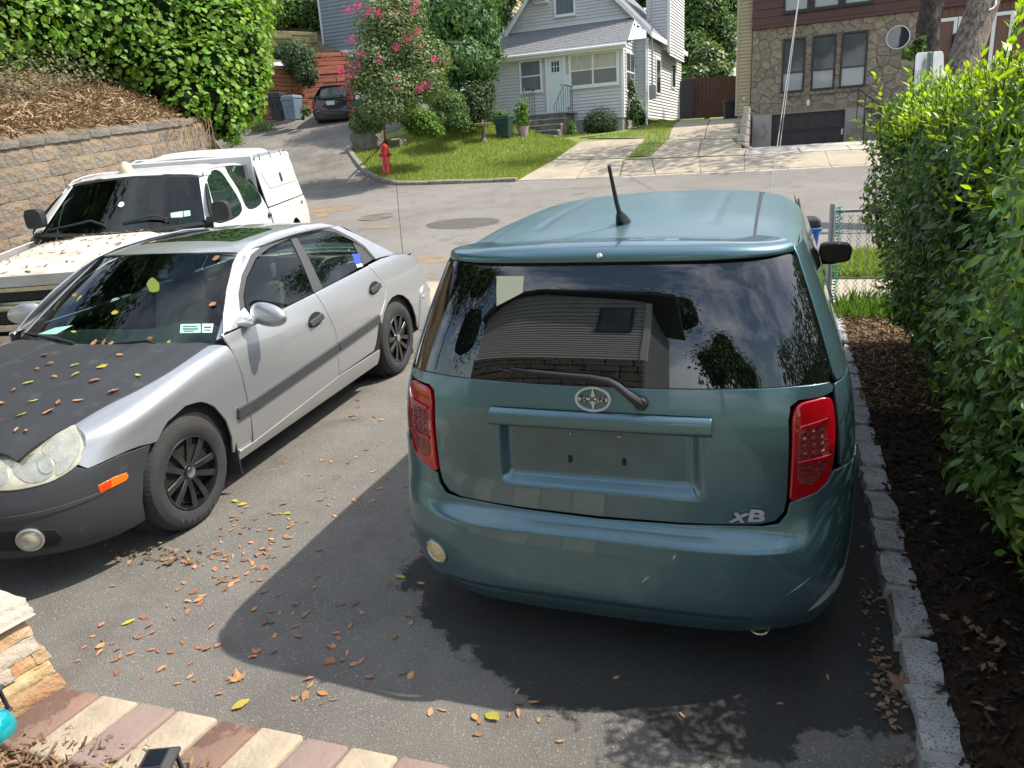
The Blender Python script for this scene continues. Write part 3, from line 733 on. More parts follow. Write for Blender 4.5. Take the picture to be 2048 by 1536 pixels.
# solar lights and the teal ornament
def solar_light(px, py, label, full):
    p = drv(px, py); s = empty('solar_light', (p[0], p[1], dz(p[1])), (radians(6), radians(-4), radians(18)))
    tag(s, label, 'garden light', 'solar lights in the mulch bed')
    h = .20
    MB().box(-.055, .055, -.055, .055, h, h+.012).build('roof', MAT['solar_black'], s, bevel=.003)
    m = MB(); m.hexa([(-.055, -.055, h+.012), (.055, -.055, h+.012), (.055, .055, h+.012), (-.055, .055, h+.012), (-.034, -.034, h+.030), (.034, -.034, h+.030), (.034, .034, h+.030), (-.034, .034, h+.030)])
    m.build('bezel', MAT['solar_black'], s, bevel=.002)
    MB().box(-.029, .029, -.029, .029, h+.0305, h+.033).build('solar_cell', MAT['solar_cell'], s)
    for a, b in ((-1, -1), (1, -1), (1, 1), (-1, 1)): MB().box(a*.04-.005, a*.04+.005, b*.04-.005, b*.04+.005, h-.09, h).build('lantern_post', MAT['solar_black'], s)
    MB().lathe([(.03, h-.088), (.034, h-.06), (.034, h-.02), (.02, h-.002)], 16).build('lamp', MAT['car_glass'], s, smooth=True)
    MB().box(-.05, .05, -.05, .05, h-.10, h-.088).build('base', MAT['solar_black'], s, bevel=.003)
    MB().lathe([(.010, -.06), (.010, h-.10)], 10).build('stake', MAT['solar_black'], s)
    return s
def place_px(o, px, py, h):       # move so that the point h above the base shows at the pixel
    for _ in range(20):
        q = proj(np.array(o.location) + np.array([0, 0, h]))
        e = np.array([px, py]) - q; a = np.array(o.location)
        J = np.c_[(proj(a+np.array([.01, 0, h]))-q)/.01, (proj(a+np.array([0, .01, h]))-q)/.01]
        d = np.linalg.solve(J, e); o.location = (a[0]+d[0], a[1]+d[1], dz(a[1]+d[1]))
s1 = solar_light(330, 1530, 'square black solar light standing by the cream pavers at the bottom edge', True); place_px(s1, 328, 1508, .22)
s2 = solar_light(10, 1420, 'square black solar lantern cut by the left edge before the stone pillar', False); place_px(s2, -22, 1390, .20)
ob = empty('garden_ornament', (-2.6, 1.4, 0)); tag(ob, 'glossy teal ball ornament with a white eye at the left edge', 'ornament')
m = MB(); m.lathe([(.002, 0), (.035, .004), (.058, .02), (.072, .045), (.076, .07), (.070, .10), (.052, .128), (.025, .145), (.002, .15)], 28)
m.build('ball', MAT['teal_ball'], ob, smooth=True)
MB().lathe([(.002, .02), (.02, .016), (.032, 0)], 20, Matrix.Translation((.035, -.040, .105)) @ Euler((radians(35), radians(35), 0)).to_matrix().to_4x4()).build('eye', MAT['gazing_white'], ob, smooth=True)
MB().lathe([(.002, .008), (.010, .006), (.014, 0)], 14, Matrix.Translation((.041, -.048, .122)) @ Euler((radians(35), radians(35), 0)).to_matrix().to_4x4()).build('pupil', MAT['black_gloss'], ob, smooth=True)
place_px(ob, -16, 1452, .09)
# ------------------------------------------------------------------ shared vehicle pieces
def text_mesh(s, size, ext, shear=0.0, bold=0.0):
    cu = bpy.data.curves.new('text', 'FONT'); cu.body = s; cu.size = size; cu.extrude = ext; cu.align_x = 'CENTER'; cu.align_y = 'CENTER'; cu.shear = shear; cu.offset = bold; cu.resolution_u = 3
    o = bpy.data.objects.new('text', cu); COL.objects.link(o)
    bpy.context.view_layer.update()
    me = bpy.data.meshes.new_from_object(o.evaluated_get(bpy.context.evaluated_depsgraph_get()))
    bpy.data.objects.remove(o); bpy.data.curves.remove(cu); return me
def text_obj(name, s, size, ext, mt, parent, matrix, shear=0.0, bold=0.0, sx=1.0):
    me = text_mesh(s, size, ext, shear, bold); me.materials.clear(); me.materials.append(mt)
    me.transform(matrix @ Matrix.Diagonal((sx, 1, 1, 1)))
    return link(bpy.data.objects.new(name, me), parent)
def frame_on(p, n, up=(0, 0, 1)):
    """matrix with local z = n, local y close to up"""
    n = Vector(n).normalized(); x = Vector(up).cross(n).normalized(); y = n.cross(x)
    return Matrix.Translation(Vector(p)) @ Matrix((x, y, n)).transposed().to_4x4()
def wheel(parent, c, side, r=.32, wd=.2, rimr=.2, style='plain', name='wheel', spin=0.0, tread=False):
    """wheel: tyre, rim, hub; side +1 = outer face towards +x"""
    W = empty(name); W.parent = parent; W.location = c; W.rotation_euler = (0, radians(90)*side, 0)      # local z points outwards
    h = wd/2
    if tread:
        n = 216; prof = [(rimr-.004, h-.012), (rimr+.012, h-.002), (rimr+.05, h+.004), (r-.05, h+.002), (r-.022, h-.012), (r-.006, h-.034), (r, h-.055),
                         (r, .034), (r-.007, .030), (r-.007, .022), (r, .018), (r, -.018), (r-.007, -.022), (r-.007, -.030), (r, -.034), (r, -h+.055), (r-.01, -h+.03), (r-.05, -h), (rimr, -h+.01)]
        V = []; F = []
        for i, (q, z) in enumerate(prof):
            for k in range(n):
                d = 0
                if q > r-.03 and k % 3 == 0 and abs(z) > .03: d = .0022
                a = 2*pi*(k + (.5 if z < 0 else 0))/n; V.append(((q-d)*cos(a), (q-d)*sin(a), z))
        L = len(prof)
        F = [(i*n+k, i*n+(k+1) % n, (i+1)*n+(k+1) % n, (i+1)*n+k) for i in range(L-1) for k in range(n)]
        me = MB().add(V, F)
        t = me.build('tyre', MAT['rubber'], W, smooth=True, angle=25)
    else:
        t = MB().lathe([(rimr-.004, h-.012), (rimr+.012, h-.002), (rimr+.05, h+.004), (r-.04, h-.004), (r-.012, h-.03), (r, h-.055), (r, -h+.055), (r-.012, -h+.03), (rimr, -h+.01)], 48, cap=False).build('tyre', MAT['rubber'], W, smooth=True, angle=45)
    rm = MAT['wheel_black'] if style != 'steel' else MAT['satin_metal']
    m = MB(); m.lathe([(rimr+.004, h-.006), (rimr, h), (rimr-.008, h-.004), (rimr-.016, h-.03), (rimr-.022, -h+.02), (rimr+.002, -h+.012)], 48, cap=False)
    m.lathe([(.001, -.01), (rimr*.62, -.01), (rimr*.66, -.02)], 32)               # brake disc
    m.build('rim', rm, W, smooth=True, angle=40)
    for k in range(5):
        a0 = spin + 2*pi*k/5
        for s in ((-1, 1) if style == 'double' else (0,)):
            m = MB(); w0, w1 = (.015, .022) if style == 'double' else (.03, .024)
            a = a0 + s*.0
            def P(rad, off, z): return (rad*cos(a0) - (off + s*(.020 + .034*(rad-.05)/(rimr-.05)))*sin(a0), rad*sin(a0) + (off + s*(.020 + .034*(rad-.05)/(rimr-.05)))*cos(a0), z)
            zz = [(.035, h-.022), (rimr*.55, h-.012), (rimr-.010, h-.010)]
            V = []
            for rad, z in zz:
                ww = w0 + (w1-w0)*(rad/rimr); V += [P(rad, -ww, z), P(rad, ww, z), P(rad, ww*.75, z-.03), P(rad, -ww*.75, z-.03)]
            F = [(0, 1, 2, 3)[::-1], (8, 9, 10, 11)]
            for i in (0, 4): F += [(i+q, i+(q+1) % 4, i+4+(q+1) % 4, i+4+q) for q in range(4)]
            m.add(V, F); m.build('spoke', rm, W, bevel=.003)
    MB().lathe([(.048, h-.045), (.046, h-.020), (.036, h-.014), (.001, h-.014)], 24).build('hub', rm, W, smooth=True)
    MB().lathe([(.031, h-.016), (.030, h-.009), (.02, h-.006), (.001, h-.005)], 20).build('hub_cap', MAT['chrome'], W, smooth=True)
    return W

# ------------------------------------------------------------------ the teal box-shaped hatchback
XB = (-.580, YB, 0.0)
xroot = empty('parked_car', XB, (math.atan(SLOPE), 0, 0)); tag(xroot, 'teal boxy hatchback parked with its tail to the viewer', 'car')
xplace = placer(XB, SLOPE, 0)
W_ = pchip([(.12, .79), (.22, .835), (.32, .86), (.45, .880), (.6, .886), (.75, .886), (.9, .878), (1.05, .858), (1.15, .828), (1.3, .775), (1.45, .715), (1.55, .67), (1.6, .62)])
YRH = pchip([(.55, .062), (.62, .06), (.75, .054), (.9, .053), (1.0, .060), (1.09, .076), (1.15, .090), (1.25, .116), (1.38, .160), (1.48, .2), (1.56, .245), (1.63, .33)])
YRB = pchip([(.14, .085), (.20, .05), (.245, .030), (.262, .026), (.275, .012), (.29, .0), (.42, -.010), (.53, -.014), (.558, -.014), (.567, -.008), (.575, .006), (.588, .030), (.602, .052), (.62, .058), (.75, .054), (.9, .053)])
YRS = pchip([(.14, .085), (.20, .055), (.3, .01), (.45, -.005), (.57, .01), (.68, .04), (.8, .053), (.9, .053)])
NN, DD = 4.2, .5
_t = np.linspace(0, pi/2, 6001); _x = np.sin(_t)**(2/NN); _y = 1 - np.cos(_t)**(2/NN)
_s = np.r_[0, np.cumsum(np.hypot(np.diff(_x)*.88, np.diff(_y)*DD))]; SE = float(_s[-1])
def plan(u):
    a = abs(u); sg = 1 if u >= 0 else -1
    if a <= SE: return sg*float(np.interp(a, _s, _x)), float(np.interp(a, _s, _y))*DD
    return sg*(1 - .012*max(0, a-SE-2.2)**2), DD + (a - SE)
def recess(u, z):
    return sstep(-.385, -.335, u)*sstep(.375, .325, u)*sstep(.712, .762, z)*sstep(1.03, 1.00, z)
def BH(u, z):          # hatch, glass and body sides
    x, y = plan(u); return (W_(z)*x, YRH(z) + y, z)
def BHR(u, z):         # hatch with the number plate recess
    x, y = plan(u); return (W_(z)*x, YRH(z) + y + .044*recess(u, z), z)
def BB(u, z):          # bumper
    x, y = plan(u); k = sstep(.52, .74, abs(u))
    return ((W_(z) + .004*k)*x, YRB(z)*(1-k) + YRS(z)*k + y - .004, z)
xi = lambda px, py, u, z, s=BH: surf_inv(s, xplace, px, py, u, z)
mir = lambda h: h + [(-u, z) for u, z in h[::-1]]
TEAL = MAT['teal_paint']; cx = (0, 2.1, .8)
# dark inner shell behind every panel gap
shell = []
for lo, hi, sf in ((.26, .60, BB), (.60, 1.50, BH)):
    m = MB(); us = np.linspace(-SE-(1.9 if hi > 1.2 else 2.9), SE+(1.9 if hi > 1.2 else 2.9), 121); zs = np.linspace(lo, hi, 14); V = []
    for z in zs:
        for u in us:
            p = np.array(sf(u, z)); V.append((p[0]*.965, p[1] + (.05 if abs(u) < 1 else 0) + .008, p[2]))
    n = len(us); F = [(i*n+k, i*n+k+1, (i+1)*n+k+1, (i+1)*n+k) for i in range(len(zs)-1) for k in range(n-1)]
    m.add(V, F); m.build('inner_shell', MAT['gap_black'], xroot)
# hatch
hh = [(0, .616), (.30, .622), (.56, .636), (.612, .650), (.638, .685), (.645, .73), (.648, .84), (.657, 1.02), (.668, 1.066), (.70, 1.086), (.80, 1.089), (.836, 1.095), (.846, 1.108), (.835, 1.122), (.70, 1.126), (.45, 1.121), (.2, 1.116), (0, 1.114)]
outl = hh + [(-u, z) for u, z in hh[::-1][1:-1]]
hatch = patch('tailgate', outl, BHR, TEAL, xroot, step=.016, sy=.012, cen=cx)
patch('recess_sheen', rounded([(-.315, .768), (.305, .768), (.305, .955), (-.315, .955)], .02), BHR, MAT['recess_sheen'], hatch, step=.03, off=.0015, thick=0, cen=cx)  # overlay on the recess floor, reflected pavement put into its colour
# rear glass
gl = [(0, 1.120), (.2, 1.122), (.45, 1.127), (.70, 1.132), (.835, 1.128), (.862, 1.16), (.868, 1.3), (.874, 1.45), (.872, 1.515), (.84, 1.53), (.5, 1.537), (0, 1.538)]
glass = patch('rear_window', gl + [(-u, z) for u, z in gl[::-1][1:-1]], BH, MAT['tint_glass'], xroot, step=.03, off=-.003, cen=cx)
# tail lights
tl = [(.660, .735), (.664, .84), (.674, 1.015), (.688, 1.058), (.712, 1.072), (.79, 1.078), (.812, 1.073), (.816, 1.04), (.812, .94), (.800, .85), (.780, .795), (.745, .763), (.70, .745)]
for s in (1, -1):
    o = patch('tail_light', rounded([(s*u, z) for u, z in tl], .012), BH, MAT['red_lens'], xroot, step=.02, off=.010, thick=.03, edge=.006, cen=cx)
    patch('reflector', rounded([(s*u, z) for u, z in ((.680, .80), (.688, .985), (.775, 1.00), (.785, .90), (.765, .82), (.72, .785))], .02), BH, MAT['red_dark'], o, step=.03, off=.0125, thick=.004, cen=cx)
    patch('lens_rib', rounded([(s*u, z) for u, z in ((.680, .868), (.680, .878), (.790, .891), (.788, .881))], .002), BH, MAT['red_lens'], o, step=.03, off=.018, thick=.004, cen=cx)
    patch('lens_rib', rounded([(s*u, z) for u, z in ((.688, .990), (.689, .999), (.785, 1.016), (.785, 1.006))], .002), BH, MAT['red_lens'], o, step=.03, off=.018, thick=.004, cen=cx)
    for i in range(3):
        for j in range(4):
            p = np.array(BH(s*(.702+.030*i), .905+.025*j)); q = np.array(BH(s*.75, .95)); n = np.cross(np.array(BH(s*.76, .95))-q, np.array(BH(s*.75, .96))-q); n = n/np.linalg.norm(n); n = n if n[1] < 0 else -n
            MB().lathe([(.009, .013), (.007, .0165), (.001, .018)], 10, frame_on(p, n)).build('bulb_dimple', MAT['red_dark'], o, smooth=True)
# bumper
up = [(0, .607), (.30, .613), (.57, .627), (.625, .642), (.652, .68), (.660, .722), (.70, .738), (.75, .754), (.79, .785), (.812, .818), (.85, .822), (1.02, .822), (1.12, .815), (1.06, .70), (1.02, .56)] + [xi(*p, .9, .3, BB) for p in ((1700, 1105), (1684, 1165), (1648, 1222), (1602, 1247))] + [(.5, .182), (0, .172)]
bump = patch('rear_bumper', up + [(-u, z) for u, z in up[::-1][1:-1]], BB, MAT['teal_dull'], xroot, step=.03, sy=.012, cen=cx)
scuff = [xi(*p, .8, .35, BB) for p in ((1692, 1125), (1680, 1165), (1660, 1190), (1640, 1208), (1615, 1222), (1640, 1195), (1665, 1165), (1680, 1138))]
patch('scuff', scuff, BB, MAT['teal_scuff'], bump, step=.03, off=.0012, thick=0, cen=cx)
for (a, b, c_, d) in ((1283, 1165, 1300, 1150), (1570, 1192, 1625, 1150), (1345, 1120, 1352, 1108)):
    q = [xi(a, b, .3, .4, BB), xi(c_, d, .3, .4, BB)]; (u0, z0), (u1, z1) = q; L = hypot(u1-u0, z1-z0); nx, nz_ = -(z1-z0)/L*.004, (u1-u0)/L*.004
    patch('scratch', [(u0, z0), ((u0+u1)/2+nx, (z0+z1)/2+nz_), (u1, z1), ((u0+u1)/2-nx, (z0+z1)/2-nz_)], BB, MAT['teal_scuff'], bump, step=.05, off=.0012, thick=0, cen=cx)
# round lamp in the bumper
u0, z0 = xi(873, 1102, -.75, .42, BB); p = np.array(BB(u0, z0)); n = np.cross(np.array(BB(u0+.01, z0))-p, np.array(BB(u0, z0+.01))-p); n /= np.linalg.norm(n); n = n if n @ (p-np.array(cx)) > 0 else -n
rl = MB().lathe([(.052, -.012), (.052, .004), (.046, .009), (.044, .003), (.02, .010), (.001, .011)], 28, frame_on(p, n)).build('reversing_lamp', MAT['cream_lens'], xroot, smooth=True, angle=50)
MB().lathe([(.060, -.012), (.060, .002), (.055, .006), (.052, .002)], 28, frame_on(p, n), cap=False).build('bezel', MAT['teal_dull'], rl, smooth=True)
# quarter panels, pillars, doors, side glass: the flanks
ty = lambda y: SE + (y - DD - .055)          # distance forward -> u on the flank
def arch(yc, r, z0, n=12): return [(ty(yc + r*cos(a)), .32 + r*sin(a)) for a in np.linspace(0, pi, n)]
for s in (1, -1):
    S = lambda pts: [(s*u, z) for u, z in pts]
    patch('quarter_panel', S(rounded([(.852, .832), (ty(.44)-.02, .832), (ty(.44), .70)] + arch(.80, .36, .3)[::-1][1:-1] + [(ty(1.16), .32), (ty(1.22), .30), (ty(1.34), 1.115), (.862, 1.112), (.852, 1.07)], .004, 2)), BH, TEAL, xroot, step=.05, cen=cx)
    patch('pillar', S([(.876, 1.122), (ty(.52), 1.122), (ty(.72), 1.535), (.888, 1.548), (.884, 1.45), (.876, 1.3), (.870, 1.165)]), BH, TEAL, xroot, step=.04, cen=cx)
    patch('side_window', S(rounded([(ty(.54), 1.125), (ty(2.9), 1.09), (ty(2.45), 1.47), (ty(.68), 1.49)], .03)), BH, MAT['tint_glass'], xroot, step=.08, off=-.004, cen=cx)
    for a, b in ((1.235, 2.10), (2.108, 3.02)):
        d = patch('door', S(rounded([(ty(a+.0), .28), (ty(b), .28), (ty(b+.04), 1.08), (ty(a+.11), 1.11)], .015)), BH, TEAL, xroot, step=.08, cen=cx)
        patch('door_handle', S(rounded([(ty(a+.14), .90), (ty(a+.34), .90), (ty(a+.34), .93), (ty(a+.14), .93)], .012)), BH, TEAL, d, step=.1, off=.03, thick=.02, cen=cx)
    patch('fender', S([(ty(3.03), .28), (ty(3.03), .30)] + [q for q in arch(3.40, .36, .3)[::-1]] + [(ty(3.78), .40), (ty(3.85), .85), (ty(3.0), 1.07)]), BH, TEAL, xroot, step=.08, cen=cx)
    for yc in (.80, 3.40):
        wheel(xroot, (s*.775, yc, .318), s, .318, .2, .205)
        MB().lathe([(.36, -.13), (.36, .13)], 24, Matrix.Translation((s*.70, yc, .33)) @ Euler((0, radians(90), 0)).to_matrix().to_4x4()).build('wheel_housing', MAT['wheel_well'], xroot)
# roof
ZR = pchip([(.2, 1.565), (.40, 1.588), (.6, 1.606), (1.0, 1.622), (1.5, 1.622), (2.0, 1.598), (2.4, 1.555), (2.6, 1.525)])
def ROOF(x, y): return (x, y, ZR(y) - .022*(x/.55)**2 - .010*(abs(x)/.55)**6 - .006*sstep(.30, .34, abs(x))*sstep(.37, .33, abs(x))*sstep(.55, .75, y)*sstep(2.3, 2.1, y))
roof = patch('roof', rounded([(-.50, .455), (-.30, .425), (0, .418), (.30, .425), (.50, .455), (.485, 2.36), (.25, 2.44), (-.25, 2.44), (-.485, 2.36)], [.01]*9), ROOF, MAT['teal_roof'], xroot, step=.03, cen=(0, 1, 0))
def RAIL(y, a):
    th = a*radians(88); k = .215*(1 - .1*sstep(1.8, 2.6, y)); return (.492 + k*sin(th), y, ZR(y) - .03 - .125*(1 - cos(th)))
for s in (1, -1):
    patch('roof_rail', [(.50, .07), (.62, .0), (2.5, 0), (2.55, .98), (.66, 1.0), (.52, .75)], lambda y, a: (s*RAIL(y, a)[0], RAIL(y, a)[1], RAIL(y, a)[2]), MAT['teal_roof'], xroot, step=.06, sy=.06, cen=(0, 1.4, 1.0))
    patch('roof_moulding', [(.47, 0), (2.4, 0), (2.4, 1), (.47, 1)], lambda y, v: (s*(.4955+.012*v), y, ZR(y)-.026), MAT['black_trim'], roof, step=.1, sy=.5, thick=.004, cen=(0, 1, 0))
# spoiler
def SPO(u, v):
    x, y = plan(u); x0 = (W_(1.54)-.004)*x; y0 = YRH(1.54) - .022 + y; z0 = 1.538
    x2 = x0*.80; y2 = .415 + .28*y/DD*.9; z2 = ZR(min(y2, 2)) - .022*(x2/.55)**2 - .010*(abs(x2)/.55)**6
    k_ = sstep(.45, .9, abs(u)); xa, ya, za = x0*.998, y0 - .006, 1.590 - .012*k_; xb_, yb_, zb_ = x0*(.95-.01*k_), y0 + .06, z2 + .008 - .008*k_
    t = v; a, b, c, d = (1-t)**3, 3*t*(1-t)**2, 3*t*t*(1-t), t**3
    return (a*x0+b*xa+c*xb_+d*x2, a*y0+b*ya+c*yb_+d*y2, a*z0+b*za+c*zb_+d*z2)
spo = patch('spoiler', rounded([(-.885, 0), (.885, 0), (.90, 1), (-.90, 1)], .02), SPO, TEAL, xroot, step=.03, sy=.06, thick=.018, cen=(0, 1.2, 1.0))
p = np.array(SPO(0, .12)); MB().lathe([(.011, -.004), (.011, .008), (.007, .013), (.001, .014)], 14, frame_on(p, (0, -.8, .6))).build('washer_nozzle', MAT['satin_metal'], spo, smooth=True)
# antenna
an = np.array(ROOF(0, .62)); 
ab = MB().tube([an + np.array(q) for q in ((0, .06, -.004), (0, .03, .010), (0, 0, .03), (0, -.035, .052))], [.030, .028, .022, .011], 12).build('antenna', MAT['black_trim'], xroot, smooth=True)
MB().tube([an + np.array(q) for q in ((0, -.028, .046), (-.006, -.05, .09), (-.012, -.075, .15), (-.02, -.11, .235))], [.0095, .0085, .0075, .0065], 10).build('mast', MAT['black_trim'], ab, smooth=True)
# handle bar above the plate, bolts and screws
def BAR(u, v):
    z = .968 + v*.064; p = BH(u, z); b = .030*(1 - (2*v-1)**4*.5) + .006*(v < .5); return (p[0], p[1] - b, p[2])
bar = patch('tailgate_handle', rounded([(-.405, 0.0), (.405, 0.0), (.405, 1), (-.405, 1)], [.01, .01, .01, .01]), lambda u, v: BAR(u, v), TEAL, xroot, step=.03, sy=.12, thick=.03, cen=cx)
for px, py, mt, r in ((1142, 866, 'satin_metal', .006), (1240, 872, 'exhaust', .009)):
    u, z = xi(px, py, 0, .95, BHR); p = np.array(BHR(u, z)); MB().lathe([(r, -.004), (r, .006), (r*.5, .010), (.001, .010)], 10, frame_on(p, (0, -1, 0))).build('plate_screw', MAT[mt], hatch, smooth=True)
for px, py in ((1141, 917), (1249, 923)):
    u, z = xi(px, py, 0, .85, BHR); p = np.array(BHR(u, z)); m = MB(); m.box(p[0]-.0075, p[0]+.0075, p[1]-.006, p[1]+.02, p[2]-.014, p[2]+.014); m.build('plate_clip', MAT['gap_black'], hatch, bevel=.002)
# oval badge
u, z = xi(1187, 797, 0, 1.07); p = np.array(BH(u, z)); bm_ = frame_on(p + np.array([0, -.004, 0]), (0, -1, .10))
m = MB(); n = 40; ring = []
for a, b, h in ((.066, .047, 0), (.066, .047, .007), (.0645, .0455, .010), (.0565, .0385, .010), (.055, .037, .006), (.055, .037, 0)): ring.append([(a*cos(2*pi*k/n), b*sin(2*pi*k/n), h) for k in range(n)])
V = [tuple(bm_ @ Vector(q)) for r_ in ring for q in r_]; m.add(V, [(i*n+k, i*n+(k+1) % n, (i+1)*n+(k+1) % n, (i+1)*n+k) for i in range(5) for k in range(n)])
badge = m.build('badge', MAT['badge_metal'], xroot, smooth=True)
star = [(0, .044), (.006, .016), (.012, .010), (.052, .006), (.052, -.006), (.012, -.010), (.006, -.016), (0, -.044), (-.006, -.016), (-.012, -.010), (-.052, -.006), (-.052, .006), (-.012, .010), (-.006, .016)]
MB().prism(star, 0, .008, lambda a, b, c: tuple(bm_ @ Vector((a, b, c)))).build('badge_star', MAT['satin_metal'], badge)
text_obj('badge_lettering', 'SCION', .026, .002, MAT['gap_black'], badge, bm_ @ Matrix.Translation((0, 0, .0095)), sx=1.15, bold=.0004)
# model lettering bottom right
u, z = xi(1495, 1034, .5, .66); p = np.array(BH(u, z)); n_ = np.cross(np.array(BH(u+.01, z))-p, np.array(BH(u, z+.01))-p); n_ /= np.linalg.norm(n_); n_ = n_ if n_[1] < 0 else -n_
fm = frame_on(p + n_*.002, n_)
text_obj('lettering', 'x', .074, .004, MAT['badge_metal'], xroot, fm @ Matrix.Translation((-.036, .008, .008)), shear=.35, sx=1.3, bold=.001)
text_obj('lettering', 'B', .062, .004, MAT['badge_metal'], xroot, fm @ Matrix.Translation((.024, .010, .008)), shear=.12, sx=1.7, bold=.0015)
# wiper
wp = []
for px, py, off in ((1283, 806, .012), (1270, 793, .028), (1254, 778, .036), (1240, 765, .040), (1222, 755, .040), (1186, 748.5, .036), (1114, 743, .028), (1060, 738.5, .022), (1025, 734.5, .016)):
    u, z = xi(px, py, 0, 1.1); q = np.array(BH(u, z)); wp.append(q + np.array([0, -off, 0]))
wip = MB().tube(wp, [.015, .016, .013, .013, .012, .010, .008, .007, .004], 10).build('rear_wiper', MAT['black_trim'], xroot, smooth=True)
MB().tube([wp[4] + np.array([0, .016, -.016]), wp[6] + np.array([0, .012, -.016]), wp[7] + np.array([-.0, .010, -.012]), np.array(wp[8]) + np.array([-.05, .006, -.006])], [.005]*4, 6).build('wiper_blade', MAT['rubber'], wip)
MB().lathe([(.024, -.01), (.024, .014), (.018, .020), (.001, .021)], 18, frame_on(wp[0] + np.array([0, .01, 0]), (0, -1, .1))).build('wiper_pivot', MAT['black_trim'], wip, smooth=True)
# sticker behind the glass, right mirror, exhaust
q = [xi(*p, -.4, 1.4) for p in ((993, 552), (1048, 552), (1045, 585), (993, 612))]
patch('paper_note', q, BH, MAT['paper'], glass, step=.1, off=-.0015, thick=0, cen=cx)
E_ = []
mp_ = xplace((0, 2.75, 1.1)); c0 = hit(1670, 505, mp_, (0, 1, 0)); inv = np.linalg.inv(np.array(Euler((math.atan(SLOPE), 0, 0)).to_matrix()))
lc = inv @ (c0 - np.array(XB))
for s in (1, -1):
    cxm = abs(lc[0])*s
    mo = [(a*.86, b*.84) for a, b in spline([(-.105, -.02), (-.10, .058), (-.05, .075), (.06, .07), (.105, .045), (.108, -.02), (.08, -.065), (-.06, -.072)], 5)]
    m = MB(); m.prism([(a*s, b) for a, b in mo], -.03, .05, lambda a, b, c: (cxm+a, lc[1]+c, lc[2]+b)); mr = m.build('door_mirror', MAT['black_trim'], xroot, bevel=.012, seg=2, smooth=True, angle=50)
    m = MB(); m.prism([(a*s*.88, b*.84) for a, b in mo], -.033, -.029, lambda a, b, c: (cxm+a, lc[1]+c, lc[2]+b)); m.build('mirror_glass', MAT['black_gloss'], mr)
    MB().box(s*.80, cxm, lc[1]-.02, lc[1]+.04, lc[2]-.07, lc[2]-.03).build('stalk', MAT['black_trim'], mr)
c0 = hit(1518, 1257, xplace((0, .06, .2)), (0, 1, 0)); le = inv @ (c0 - np.array(XB))
MB().lathe([(.036, -.25), (.038, 0), (.036, .004), (.032, 0), (.031, -.2)], 20, Matrix.Translation((le[0], .075, le[2]-.004)) @ Euler((radians(97), 0, 0)).to_matrix().to_4x4(), cap=False).build('exhaust_tip', MAT['exhaust'], xroot, smooth=True)
MB().box(-.70, .70, .20, 4.0, .17, .27).build('underbody', MAT['gap_black'], xroot)
MB().box(-.62, .62, .12, .5, .20, .30).build('underbody', MAT['gap_black'], xroot)
# nose: bonnet, windscreen, front fascia
def NOSE(u, z):
    x, y = plan(u); return (W_(z)*x*.985, 4.22 - (.02 + .5*max(0, z-.75)**2*3) - y*1.3, z)
patch('front_bumper', rounded([(-.95, .20), (.95, .20), (.95, .62), (-.95, .62)], .03), NOSE, TEAL, xroot, step=.08, cen=cx)
patch('grille', rounded([(-.55, .635), (.55, .635), (.55, .78), (-.55, .78)], .03), NOSE, MAT['black_trim'], xroot, step=.08, cen=cx)
for s in (1, -1): patch('headlight', rounded([(s*.56, .635), (s*.93, .65), (s*.93, .82), (s*.56, .80)], .03), NOSE, MAT['headlight_glass'], xroot, step=.08, cen=cx)
patch('bonnet', rounded([(-.80, 3.05), (.80, 3.05), (.74, 3.85), (.4, 4.1), (-.4, 4.1), (-.74, 3.85)], .05), lambda x, y: (x, y, 1.06 - .30*((y-3.05)/1.1)**2 - .08*x*x), TEAL, xroot, step=.1, cen=(0, 3, 0))
patch('windscreen', rounded([(-.58, 1), (.58, 1), (.72, 0), (-.72, 0)], .03), lambda x, t: (x, 3.12 - .75*t - .15*x*x*0 - .25*x*x, 1.06 + (1.525-1.06)*t - .04*x*x), MAT['tint_glass'], xroot, step=.1, cen=(0, 2, .8))
# ------------------------------------------------------------------ the silver sedan, nose to the viewer (frame: x to the photo's right, y to its tail)
SC = (-3.905, 3.037, dz(3.037)); SH = .029
sroot = empty('parked_car', SC, (math.atan(SLOPE), 0, SH)); tag(sroot, 'silver sedan with matte black bonnet and front bumper, fallen leaves on it', 'car')
splace = placer(SC, SLOPE, SH); sc_ = (0, 1.4, .5)
SILV = MAT['silver_paint']
SW = pchip([(.16, .84), (.22, .872), (.3, .895), (.42, .905), (.55, .905), (.68, .900), (.78, .890), (.86, .875), (.93, .855), (1.0, .825), (1.06, .79)])
KF = pchip([(.15, .10), (.2, .055), (.27, .015), (.35, .0), (.47, .0), (.55, .02), (.6, .045), (.66, .10), (.72, .19), (.78, .30), (.84, .42)])
KR = pchip([(.15, .12), (.25, .05), (.4, .0), (.55, .0), (.64, .05), (.72, .09), (.9, .13), (1.0, .2)])
SL_ = 4.72; FD_, RD_ = .80, .62
_a = np.linspace(0, pi/2, 3001)
_fx = np.sin(_a)**(2/2.7); _fy = FD_*(1-np.cos(_a)**(2/2.7)); _rx = np.sin(_a)**(2/3.0); _ry = SL_ - RD_*(1-np.cos(_a)**(2/3.0))
_px = np.r_[_fx, _rx[::-1]]; _py = np.r_[_fy, _ry[::-1]]; _ps = np.r_[0, np.cumsum(np.hypot(np.diff(_px)*.9, np.diff(_py)))]; SU = float(_ps[-1])
def splan(u): return float(np.interp(u, _ps, _px)), float(np.interp(u, _ps, _py))
def xpl(y):
    if y < FD_: return float(np.interp(y, _fy, _fx))
    if y > SL_ - RD_: return float(np.interp(-y, -_ry, _rx))
    return 1.0
